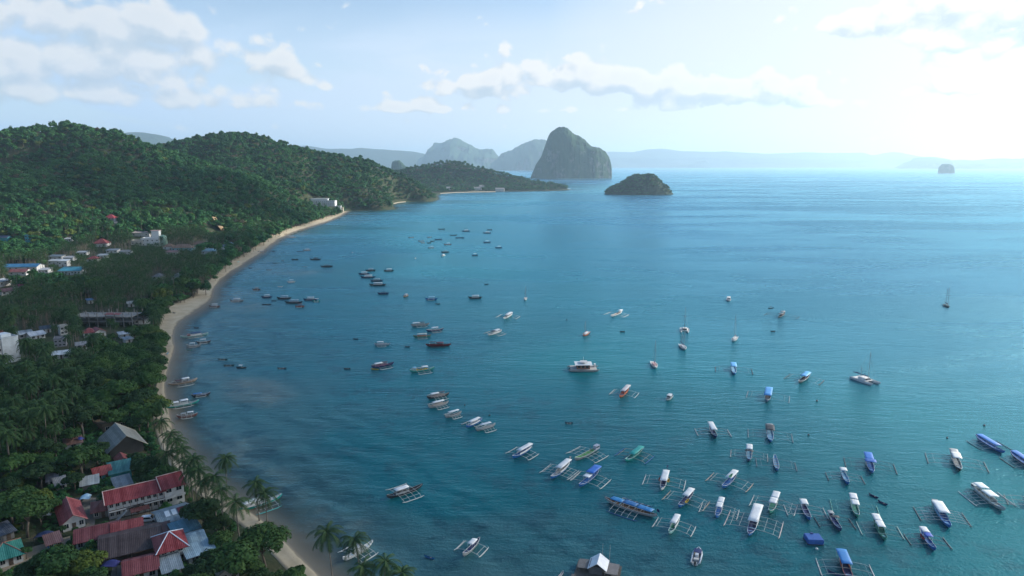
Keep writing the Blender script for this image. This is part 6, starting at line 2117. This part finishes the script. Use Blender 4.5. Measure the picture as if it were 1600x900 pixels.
# ---- smaller and farther boats: centre, length in the photo, look
for (px, py, ln, hull, roof, lb) in [
    (690, 358, 11, BD, None, 'dark low boat, topmost of the distant scatter off the headland'), (728, 361, 13, BN, BW, 'distant boat with a raised white top between the topmost dark one and the twin pair'),
    (765, 359, 8, BD, None, 'upper and darker of the distant twin pair'), (761, 364, 13, BN, BW, 'lower and whiter of the distant twin pair'),
    (708.5, 367.5, 11, BD, None, 'dark distant boat just above the longest one of the scatter'), (718.5, 371.5, 14, BN, None, 'longest dark boat of the distant scatter'),
    (642.5, 371, 9, BGY, None, 'faint grey boat at the shoreward end of the distant scatter'), (671, 370.5, 8, BGY, None, 'faint grey boat in the middle of the distant scatter'),
    (685, 374, 12, BN, None, 'navy boat in the middle of the distant scatter'), (658, 376.5, 10, BGY, None, 'grey boat low in the distant scatter, next to a tiny one'),
    (660.5, 379.2, 5, BGY, None, 'tiny grey boat tucked under a grey one in the distant scatter'), (675.5, 376.8, 7, BD, None, 'short dark boat, upper of a close pair in the distant scatter'),
    (670.5, 379.4, 7, BD, None, 'short dark boat, lower of a close pair in the distant scatter'), (699.5, 382, 12, (0.3, 0.16, 0.16), BW, 'distant boat with a reddish hull and white top'),
    (673.5, 387.3, 10, BGY, BW, 'pale grey topped boat below the distant scatter'), (761, 378.5, 12, BN, BW, 'distant boat with tall white top below the twin pair'),
    (779, 387, 11, BN, BW, 'distant white topped boat, seaward end of the scatter'), (695.5, 394, 13, BD, BGY, 'dark distant boat above a small white hull'),
    (742, 398.8, 10, BN, BW, 'lone navy boat with white top below the distant scatter'),
    (579, 422.5, 16, BD, BGY, 'rearmost dark boat of the huddle of five'), (568.8, 428, 18, BN, BW, 'shoreward boat of the huddle of five, dark hull and white roof'),
    (575, 433, 24, BN, BW, 'long white roofed boat in the middle of the huddle of five'), (588.5, 438.5, 20, BN, BGY, 'grey roofed boat in the huddle of five, next to the frontmost'),
    (590, 445, 27, BD, BW, 'frontmost and largest boat of the huddle of five'), (607.6, 423, 16, BD, BW, 'boat with a white roof standing apart, right of the huddle of five'),
    (598.8, 458.5, 18, BN, (0.03, 0.14, 0.24), 'dark teal boat below the huddle of five'), (674, 467.3, 19, BB, (0.35, 0.6, 0.78), 'blue boat with pale blue roof, alone in the middle distance'),
    (742.4, 465.2, 22, BD, BW, 'dark hulled boat with white and brown roof in the middle distance'),
    (455, 371, 15, BW, BW, 'white boat close to the far end of the beach'), (409, 393.5, 13, BGY, BW, 'white topped boat at the edge of the shallow sand bar'),
    (479.6, 391, 13, BGY, BW, 'small white roofed boat in the inner bay, behind a dark canoe'), (460.8, 405.5, 11, BD, None, 'low dark boat in the inner bay, left of the two larger dark ones'),
    (492.7, 405.3, 17, BD, BD, 'dark roofed boat in the inner bay, farther of the two larger dark ones'), (510.5, 416.3, 20, BD, (0.06, 0.10, 0.13), 'dark roofed boat in the inner bay, nearer of the two larger dark ones'),
    (455, 440.5, 13, BW, BW, 'white boat with a bright roof above the long moored cluster'), (400.7, 452.5, 13, (0.08, 0.05, 0.06), BTAN, 'brown roofed dark boat near the shore'),
    (369.7, 470, 22, BGY, BW, 'pale boat with white roof off the sandy point, right of the beached one'), (335.4, 479, 18, (0.2, 0.12, 0.11), BW, 'brownish boat with white roof lying at the tip of the sandy point'),
    (416.7, 464.2, 17, BN, BW, 'boat with white roof just left of the crowded cluster'), (443.9, 466, 23, BD, (0.5, 0.56, 0.62), 'dark boat at the back of the crowded cluster'),
    (458.9, 472.5, 28, BD, (0.4, 0.46, 0.52), 'longest boat of the crowded cluster, in front'), (468.5, 479, 15, (0.26, 0.07, 0.06), (0.25, 0.1, 0.09), 'reddish boat at the foot of the crowded cluster'),
    (485, 468, 22, BN, BW, 'white roofed boat at the back right of the crowded cluster'), (494.5, 470.5, 12, BT, BW, 'teal and white boat at the right end of the crowded cluster'),
]:
    hd = 180 + rng.normal() * 9
    p = at(px, py, 0.4)
    ds = proj([tuple(p)])[0][2]
    hl_ = ln / 2
    rs = () if roof is None else [(0.22, 0.74, roof, 2.5)]
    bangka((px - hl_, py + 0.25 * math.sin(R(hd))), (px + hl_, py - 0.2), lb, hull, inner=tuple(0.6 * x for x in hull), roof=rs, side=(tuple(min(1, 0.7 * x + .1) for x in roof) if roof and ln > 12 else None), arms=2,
           arm=ARM_DARK if hull in (BD, BN) else ARM_PALE, flt=ARM_DARK if hull in (BD, BN) else ARM_PALE, lod=2, lmin=6, lmax=26, span=0.28, beam=0.15)

for (px, py, ln, col, hd, roof, lb) in [
    (469, 393.3, 12, BD, 176, None, 'dark canoe in front of a small white roofed boat in the inner bay'), (427, 393, 6, BD, 180, None, 'tiny dark canoe by the shallow sand bar'),
    (485, 378.6, 7, BGY, 185, None, 'thin grey canoe nearest the far end of the beach'), (430.4, 411.3, 9, BD, 178, None, 'dark canoe in the inner shallows, between the sand bar and the dark roofed boats'),
    (442, 407.3, 5, BGY, 180, None, 'tiny grey canoe in the inner shallows'), (477, 416.8, 6, BGY, 180, None, 'short grey canoe left of the nearer dark roofed boat'), (420.4, 421.8, 9, BGY, 184, None, 'long grey canoe in the inner shallows'),
    (391, 419, 6, BD, 175, None, 'small dark canoe drifting at the sandy shallows'), (437.9, 448, 8, BW, 200, None, 'small white canoe above the crowded cluster'),
    (416.7, 475.8, 15, BD, 178, None, 'dark teal canoe below the crowded cluster, left side'), (428, 470, 8, BD, 180, None, 'short black dinghy touching the crowded cluster'),
    (296, 547.2, 9, BT, 178, None, 'little turquoise canoe at the sandy point'), (306.6, 512.3, 5, BD, 180, None, 'tiny dark dinghy above the large dark roofed boat'),
    (348, 561.5, 17, (0.02, 0.09, 0.09), 177, None, 'dark green canoe, upper of two in the shallows'), (357.7, 570.8, 17, (0.02, 0.09, 0.09), 186, None, 'dark green canoe, lower of two in the shallows'),
    (377, 574.5, 17, BD, 178, BW, 'canoe with a bright little white roof in the shallows'), (440.5, 575.5, 15, (0.08, 0.08, 0.1), 178, None, 'lone dark canoe out from the shallows'),
    (555.7, 529.6, 8, BD, 176, None, 'small dark canoe left of the light blue grey boat'), (636.4, 541.8, 7, BD, 170, None, 'black dinghy left of the dark maroon boat'), (542.5, 576.2, 11, BD, 182, None, 'dark canoe left of the navy boat with reddish outriggers'),
    (684, 474.8, 8, BD, 170, None, 'dark dinghy beside the blue boat with pale blue roof'), (760, 444, 7, BD, 182, None, 'lone black dinghy in open water'), (889, 661, 11, (0.02, 0.07, 0.1), 178, None, 'dark blue canoe in the open middle water'),
    (1207.6, 517.5, 8, BD, 180, None, 'black canoe below the dark silhouetted boat'), (1204.5, 481.5, 10, BD, 190, BD, 'dark tender close to the dark silhouetted boat'), (972.5, 518, 6, BD, 176, None, 'small black dinghy right of the orange hulled yacht'),
    (825, 331, 7, BGY, 182, None, 'faint boat far out before the low islet'), (1450, 305.3, 5, BD, 180, None, 'tiny dark boat far out on the pale sea'),
    (1364.8, 775.3, 7, BN, 120, None, 'upper of two navy dinghies'), (1379, 786, 9, BN, 120, None, 'lower of two navy dinghies'), (1303, 896, 16, (0.02, 0.06, 0.2), 135, None, 'dark blue tender beside the boat cut by the lower edge'),
    (671, 871.5, 12, (0.03, 0.18, 0.42), 155, None, 'bright blue canoe alone over the dark sea grass'),
]:
    canoe((px, py), ln, lb, col, hd, ln > 7 and roof is None and py < 770, roof=roof)
for (px, py, ln, col, hd, lb) in [(272, 489.5, 9, BW, 150, 'small white canoe drawn up on the sandy point under the palms'), (436, 369.2, 6, BD, 60, 'dark canoe pulled up on the far beach'),
                                  (446, 366.0, 5, BWD, 40, 'brown canoe pulled up on the far beach, just past the dark one'), (262, 553, 7, BLB, 100, 'pale blue canoe lying on the middle beach'),
                                  (372, 409.5, 6, BPT, 70, 'pale green canoe lying on the sand below the beach trees')]:
    c_ = canoe((px, py), ln, lb, col, hd, False)
    zb_ = {272: 1.3, 262: 0.55}.get(px, 0.9)
    c_.location = at(px, py, zb_) + Vector((0, 0, 0.15))
    c_['group'] = 'canoes drawn up on the sand'
k_ = empty('kayak', at(585.7, 577.5, 0.0), R(165), 'yellow kayak floating under the navy boat with reddish outriggers', 'kayak')
hull_mesh(5.2, 1.0, BY, (0.4, 0.28, 0.02), 0.35, 0.2, 0.12, n=11, parent=k_)
MB().box(-0.5, -0.1, -0.3, 0.3, 0.2, 0.34).obj('seat', paint((0.05, 0.05, 0.05), 0.7, 0.1), k_)


def yacht(bow, stern, mast_h, label, hull=BW, deck=(0.66, 0.66, 0.63), cover=BN, masts=((0.56, 1.0),), lmin=9, lmax=13, twin=False, accent=None):
    r, L = boat_root('sailing_yacht' if not twin else 'catamaran', label, bow, stern, 'yacht' if not twin else 'catamaran', lmin, lmax, 'sailing boats at anchor')
    if not twin:
        B = L * 0.28
        hull_mesh(L, B, hull, deck, 0.95, 0.35, 0.4, True, parent=r)
        cb = MB()
        V = [(x, s * w_, z) for x, w_, z in ((-L * .12, B * .3, .8), (-L * .12, B * .26, 1.5), (L * .12, B * .24, 1.45), (L * .26, B * .14, 1.0)) for s in (-1, 1)]
        cb.add((V, [(0, 1, 3, 2), (2, 3, 5, 4), (4, 5, 7, 6), (0, 2, 4, 6), (1, 7, 5, 3), (0, 6, 7, 1)]))
        ca = cb.obj('cabin', paint(accent or deck, 0.4, 0.15), r)
        for s in (-1, 1):
            MB().box(-L * .08, L * .10, s * B * .27 - .02, s * B * .27 + .02, 1.12, 1.34).obj('cabin_window', glass(), ca)
        MB().box(-L * .34, -L * .16, -B * .26, B * .26, 0.72, 0.76).obj('cockpit', paint((0.3, 0.3, 0.28), 0.7, 0.2), r)
        zt = 1.4
    else:
        B = L * 0.5
        for s in (-1, 1):
            h_ = hull_mesh(L, L * 0.13, hull, deck, 1.1, 0.2, 0.4, True, parent=r)
            h_.location = (0, s * B * 0.38, 0)
        MB().box(-L * .42, L * .18, -B * .36, B * .36, 0.85, 1.15).obj('bridge_deck', paint(deck, 0.4, 0.15), r)
        V = [(x, s * w_, z) for x, w_, z in ((-L * .2, B * .32, 1.15), (-L * .2, B * .28, 2.2), (L * .06, B * .27, 2.15), (L * .16, B * .26, 1.15)) for s in (-1, 1)]
        ca = MB().add((V, [(0, 1, 3, 2), (2, 3, 5, 4), (4, 5, 7, 6), (0, 2, 4, 6), (1, 7, 5, 3), (0, 6, 7, 1)])).obj('cabin', paint(deck, 0.4, 0.15), r)
        MB().add(([(L * .075, -B * .25, 2.05), (L * .15, -B * .25, 1.35), (L * .15, B * .25, 1.35), (L * .075, B * .25, 2.05)], [(0, 1, 2, 3)])).obj('cabin_window', glass(), ca).location.x = 0.03
        zt = 2.1
    for (f, hh) in masts:
        x = (f - 0.5) * L
        ms = MB().tube([(x, 0, 0.8), (x, 0, zt + mast_h * hh)], [0.13, 0.08], 7).obj('mast', paint((0.30, 0.31, 0.32), 0.4, 0.2), r)
        MB().tube([(x - 0.1, 0, zt + 0.9), (x - L * 0.36, 0, zt + 0.8)], 0.07, 6).obj('boom', paint((0.3, 0.31, 0.32), 0.4, 0.2), ms)
        MB().tube([(x - 0.25, 0, zt + 1.1), (x - L * 0.15, 0, zt + 1.15), (x - L * 0.35, 0, zt + 1.0)], [0.2, 0.26, 0.12], 7).obj('sail_cover', paint(cover, 0.8, 0.2), ms)
        rg_ = MB()
        top = (x, 0, zt + mast_h * hh * 0.97)
        rg_.tube([top, (L * 0.49, 0, 1.2)], 0.025, 3).tube([top, (-L * 0.49, 0, 1.1)], 0.025, 3)
        for s in (-1, 1):
            rg_.tube([top, (x, s * B * 0.44, 1.0)], 0.025, 3)
        rg_.box(x - 0.04, x + 0.04, -B * 0.22, B * 0.22, zt + mast_h * hh * 0.55, zt + mast_h * hh * 0.55 + 0.08)
        rg_.obj('rigging', paint((0.22, 0.23, 0.24), 0.5, 0.1), ms)
    return r


def mast_for(px, top_y, base_y):
    p = at(px, base_y, 0)
    return (base_y - top_y) / FPX * proj([tuple(p)])[0][2] * 1.03 - 1.2


yacht((819.5, 470), (822.5, 464), mast_for(820, 448, 469), 'small white yacht seen end on with a thin mast, nearest the middle of the bay', lmin=9, lmax=10)
yacht((909.5, 526.5), (922, 517), mast_for(912, 502, 524), 'orange hulled yacht with a white cabin', hull=BO, accent=BW, lmin=10, lmax=11.5, masts=((0.7, 1.0),))
yacht((1027, 578.5), (1017.5, 562), mast_for(1026, 532, 573), 'white yacht with red and white cockpit, bow toward the viewer', lmin=11, lmax=12.5, accent=(0.5, 0.3, 0.3), masts=((0.66, 1.0),))
yacht((1070, 523), (1069, 510), mast_for(1070, 484, 521), 'broad white catamaran yacht with two masts and a dark sail cover', cover=BD, masts=((0.6, 1.0), (0.4, 0.62)), lmin=11, lmax=12, twin=True)
yacht((1073.5, 549), (1060.5, 535.5), mast_for(1073, 514, 547), 'white and grey yacht with a dark awning, just below the broad catamaran', cover=BN, deck=(0.42, 0.46, 0.5), lmin=11, lmax=12.5, masts=((0.72, 1.0), (0.3, 0.6)))
yacht((1143.5, 534.5), (1152.5, 525), mast_for(1148, 493, 533), 'slender white yacht leaning its tall mast, right of the broad catamaran', lmin=10, lmax=12, cover=(0.2, 0.12, 0.14))
yacht((1484, 481.5), (1474, 474), mast_for(1484, 449, 480), 'dark teal two-masted yacht far out on the silvery water', hull=(0.03, 0.12, 0.14), deck=(0.06, 0.14, 0.16), cover=BD, masts=((0.75, 1.0), (0.35, 0.9)), lmin=11, lmax=13)
yacht((1369, 600.5), (1335.5, 589), mast_for(1357, 549, 594), 'large pale catamaran with tall rigging in the silvery water', twin=True, masts=((0.62, 1.0), (0.3, 0.35)), lmin=14, lmax=17, hull=(0.66, 0.72, 0.76))


def motorboat(bow, stern, label, hull=BW, top=BW, lmin=6, lmax=9, inflatable=False, cover=BN, tall=False):
    r, L = boat_root('motorboat', label, bow, stern, 'motorboat', lmin, lmax, 'motorboats at anchor')
    B = L * 0.34
    hull_mesh(L, B, hull, (0.30, 0.31, 0.32), 0.75, 0.4, 0.3, True, parent=r)
    if inflatable:
        tb = MB()
        pts = [(-L * .47, -B * .42, .75), (L * .1, -B * .44, .8), (L * .34, -B * .27, .95), (L * .47, 0, 1.1), (L * .34, B * .27, .95), (L * .1, B * .44, .8), (-L * .47, B * .42, .75)]
        tb.tube(pts, [0.22, 0.26, 0.24, 0.2, 0.24, 0.26, 0.22], 8)
        tb.obj('tube', paint((0.66, 0.69, 0.72), 0.5, 0.15), r, True)
        MB().box(-L * .12, L * .02, -B * .16, B * .16, 0.5, 1.5).obj('console', paint((0.6, 0.62, 0.64), 0.4, 0.1), r)
        MB().box(-L * .30, -L * .18, -B * .24, B * .24, 0.5, 0.95).obj('seat', paint((0.62, 0.60, 0.56), 0.6, 0.2), r)
    else:
        hh = 2.5 if tall else 1.7
        ca = MB().box(-L * .18, L * .12, -B * .33, B * .33, 0.6, hh).obj('cabin', paint(BW, 0.4, 0.15), r)
        MB().box(L * .122, L * .135, -B * .29, B * .29, hh - 0.75, hh - 0.2).obj('windscreen', glass(), ca)
        for s in (-1, 1):
            MB().box(-L * .13, L * .08, s * B * .337 - .012, s * B * .337 + .012, hh - 0.7, hh - 0.25).obj('cabin_window', glass(), ca)
    z = 2.1 if inflatable else (2.62 if tall else 1.95)
    ro = slab(0.02 * L if inflatable else -L * .26, L * .28 if inflatable else L * .16, B * .78, z - (0.6 if inflatable else 0)).obj('canopy', paint(cover if inflatable else top, 0.5, 0.15), r)
    pm = MB()
    for x in ((0.05, 0.25) if inflatable else (-.24, .12)):
        for s in (-1, 1):
            pm.tube([(x * L, s * B * .34, 0.7), (x * L, s * B * .34, z - (0.6 if inflatable else 0))], 0.03, 4)
    pm.obj('canopy_frame', paint((0.5, 0.5, 0.5), 0.4, 0.1), ro)
    en = MB().box(-L * .5 - .45, -L * .5 - .05, -.26, .26, 0.55, 1.35)
    en.tube([(-L * .5 - .25, 0, .6), (-L * .5 - .3, 0, -.5)], 0.12, 6)
    en.obj('outboard_motor', paint((0.02, 0.022, 0.025), 0.35, 0.1), r)
    return r


motorboat((1092.2, 857.5), (1086, 881), 'white rubber speedboat with navy awning and black outboard', inflatable=True, lmin=8, lmax=9.5)
motorboat((1042, 625), (1049.5, 618), 'small white motorboat with a tiny roof, alone below the yachts', lmin=6.5, lmax=7.5)
motorboat((1138, 474), (1139, 463), 'tall white cabin motorboat far out, seen end on', lmin=9, lmax=11, tall=True)
motorboat((630.5, 463.5), (637, 461), 'little white and orange motorboat right of the dark teal boat', hull=(0.6, 0.35, 0.2), lmin=6, lmax=8)
motorboat((689.5, 400), (695, 398.5), 'small white motorboat under the distant scatter', lmin=7, lmax=9)

# the houseboat with a wide grey deck
hb, L = boat_root('houseboat', 'wide grey and white houseboat with brown cabin front, low in the middle of the bay', (929, 576), (893.5, 576), 'houseboat', 17, 19)
for s in (-1, 1):
    h_ = hull_mesh(L, 2.0, (0.42, 0.45, 0.46), (0.4, 0.42, 0.42), 0.8, 0.3, 0.3, parent=hb)
    h_.location = (0, s * 3.6, 0)
MB().box(-L * .42, L * .42, -4.2, 4.2, 0.85, 1.1).obj('deck', paint((0.40, 0.40, 0.38), 0.7, 0.3), hb)
ca = MB().box(-L * .22, L * .2, -3.0, 3.0, 1.1, 3.4).obj('cabin', paint((0.30, 0.15, 0.10), 0.6, 0.25), hb)
for x in (-.15, -.02, .11):
    MB().box(x * L - .7, x * L + .7, -3.04, -3.01, 1.8, 2.9).obj('cabin_window', glass(), ca)
slab(-L * .28, L * .27, 7.4, 3.5, 0.35, 0.12).obj('roof', paint((0.60, 0.64, 0.66), 0.5, 0.2), hb)
slab(-L * .1, L * .12, 4.2, 4.6, 0.2, 0.08).obj('upper_canopy', paint((0.52, 0.52, 0.52), 0.5, 0.2), hb)
for x in (-.09, .11):
    for s in (-1, 1):
        MB().tube([(x * L, s * 1.9, 3.6), (x * L, s * 1.9, 4.6)], 0.06, 5).obj('canopy_post', paint(BW, 0.5, 0.2), hb)
MB().tube([(0, 0, 4.7), (0, 0, 7.2)], 0.06, 5).obj('mast', paint(BW, 0.5, 0.2), hb)
MB().box(L * .36, L * .41, 1.2, 3.2, 1.1, 2.6).obj('side_board', paint(BW, 0.5, 0.2), hb)

# square blue covered float
p = at(1271, 846, 0)
pf = empty('floating_platform', p, R(-3), 'square float under a taut bright blue cover', 'platform')
bm = bmesh.new()
bmesh.ops.create_cube(bm, size=1, matrix=Matrix.Translation((0, 0, 0.85)) @ Matrix.Diagonal((4.6, 4.0, 1.5, 1)))
bmesh.ops.bevel(bm, geom=bm.edges[:], offset=0.18, segments=2, affect='EDGES')
me = bpy.data.meshes.new('cover')
bm.to_mesh(me)
bm.free()
me.materials.append(paint((0.02, 0.12, 0.42), 0.45, 0.25, 1.2))
new_obj('cover', me, pf)
MB().box(-2.35, 2.35, -2.05, 2.05, -0.3, 0.12).obj('raft', paint((0.05, 0.07, 0.10), 0.8, 0.3), pf)
MB().box(-0.35, 0.35, 1.35, 1.95, 1.6, 1.85).obj('hatch', paint((0.02, 0.06, 0.2), 0.6, 0.2), pf)

# stilted fishing platform with a white gabled hut at the lower edge
p = at(934, 896, 0.6)
fp = empty('fishing_platform', p, R(-16), 'dark wooden raft with a white gabled hut roof at the lower edge', 'platform')
MB().box(-6, 6, -4, 4, 0.3, 0.75).obj('deck', paint((0.10, 0.09, 0.08), 0.9, 0.4), fp)
for x in (-5, -1.8, 1.8, 5):
    MB().tube([(x, -4.4, 0.1), (x, 4.4, 0.1)], 0.35, 8).obj('float_log', paint((0.07, 0.07, 0.07), 0.9, 0.3), fp)
MB().box(-2.2, 1.4, -1.8, 2.2, 0.75, 2.9).obj('hut', paint((0.10, 0.10, 0.11), 0.8, 0.3), fp)
sl, rd = roof_slopes('gable', 4.4, 4.2, 2.9, 1.5, 0.5)
ro = thick_roof([[(2.2 - q[1], q[0] - 2.0, q[2]) for q in s] for s in sl]).obj('roof', paint((0.74, 0.76, 0.78), 0.5, 0.15), fp)
thick_roof([[(2.0, -2.4, 2.0), (5.6, -2.4, 1.9), (5.6, 2.2, 2.3), (2.0, 2.2, 2.4)]]).obj('side_roof', paint((0.24, 0.22, 0.21), 0.9, 0.35), fp)
thick_roof([[(-5.4, -1.6, 1.9), (-2.6, -1.6, 2.1), (-2.6, 2.4, 2.3), (-5.4, 2.4, 2.1)]]).obj('side_roof', paint((0.20, 0.19, 0.18), 0.9, 0.35), fp)
for x, y in ((2.2, -2.2), (5.4, -2.2), (5.4, 2.0), (-5.2, -1.4), (-5.2, 2.2)):
    MB().tube([(x, y, 0.5), (x, y, 2.0)], 0.09, 6).obj('post', WOODM, fp)
for x in (0.6, 2.6):
    MB().tube([(x, 3.6, 0.5), (x + 0.1, 3.7, 6.8)], [0.07, 0.04], 6).obj('pole', paint((0.45, 0.45, 0.42), 0.7, 0.2), fp)
MB().box(-6.5, -5.7, -5, -3.4, 0.2, 0.9).obj('fender', paint((0.12, 0.12, 0.12), 0.9, 0.2), fp)
wt_ = canoe((876, 899), 14, 'white tender at the lower edge beside the dark raft', BW, 60, False)

# mooring buoys
for (px, py, s, col, lb) in [(726, 633, 0.5, BD, 'dark mooring buoy right of the slanting row'), (765, 649, 0.5, BD, 'dark mooring buoy above the last of the slanting row'), (550.5, 395, 1.0, BW, 'white buoy in the inner bay'),
                             (649, 404, 1.1, BW, 'white and dark buoy below the distant scatter'), (1276.4, 626.6, 0.6, BD, 'dark buoy between the light blue roof and the pale catamaran'), (1263.2, 679.7, 0.5, BD, 'dark buoy right of the black canopied boat'),
                             (1538, 665, 0.55, BD, 'dark buoy above the long blue canopy'), (1480, 684.5, 0.5, BD, 'dark buoy left of the long blue canopy'), (885.5, 500, 0.6, BD, 'dark buoy left of the broad white boat'),
                             (1276, 858, 0.5, BW, 'white buoy under the square blue float')]:
    r = empty('mooring_buoy', (*at(px, py, 0).to_2d(), 0), 0, lb, 'buoy', 'mooring buoys')
    MB().tube([(0, 0, -0.3 * s), (0, 0, -0.1 * s), (0, 0, 0.25 * s), (0, 0, 0.65 * s), (0, 0, 0.9 * s)], [0.25 * s, 0.7 * s, 0.85 * s, 0.6 * s, 0.12 * s], 12).obj('float', paint(col, 0.5, 0.2), r, True)
    MB().tube([(0, 0, 0.8 * s), (0, 0, 1.6 * s)], 0.07 * s + 0.02, 6).obj('stem', paint(BD, 0.5, 0.2), r)

for o_ in S.objects:
    if 'label' in o_.keys() and len(o_['label'].split()) > 16:
        print('LONG', o_['label'])
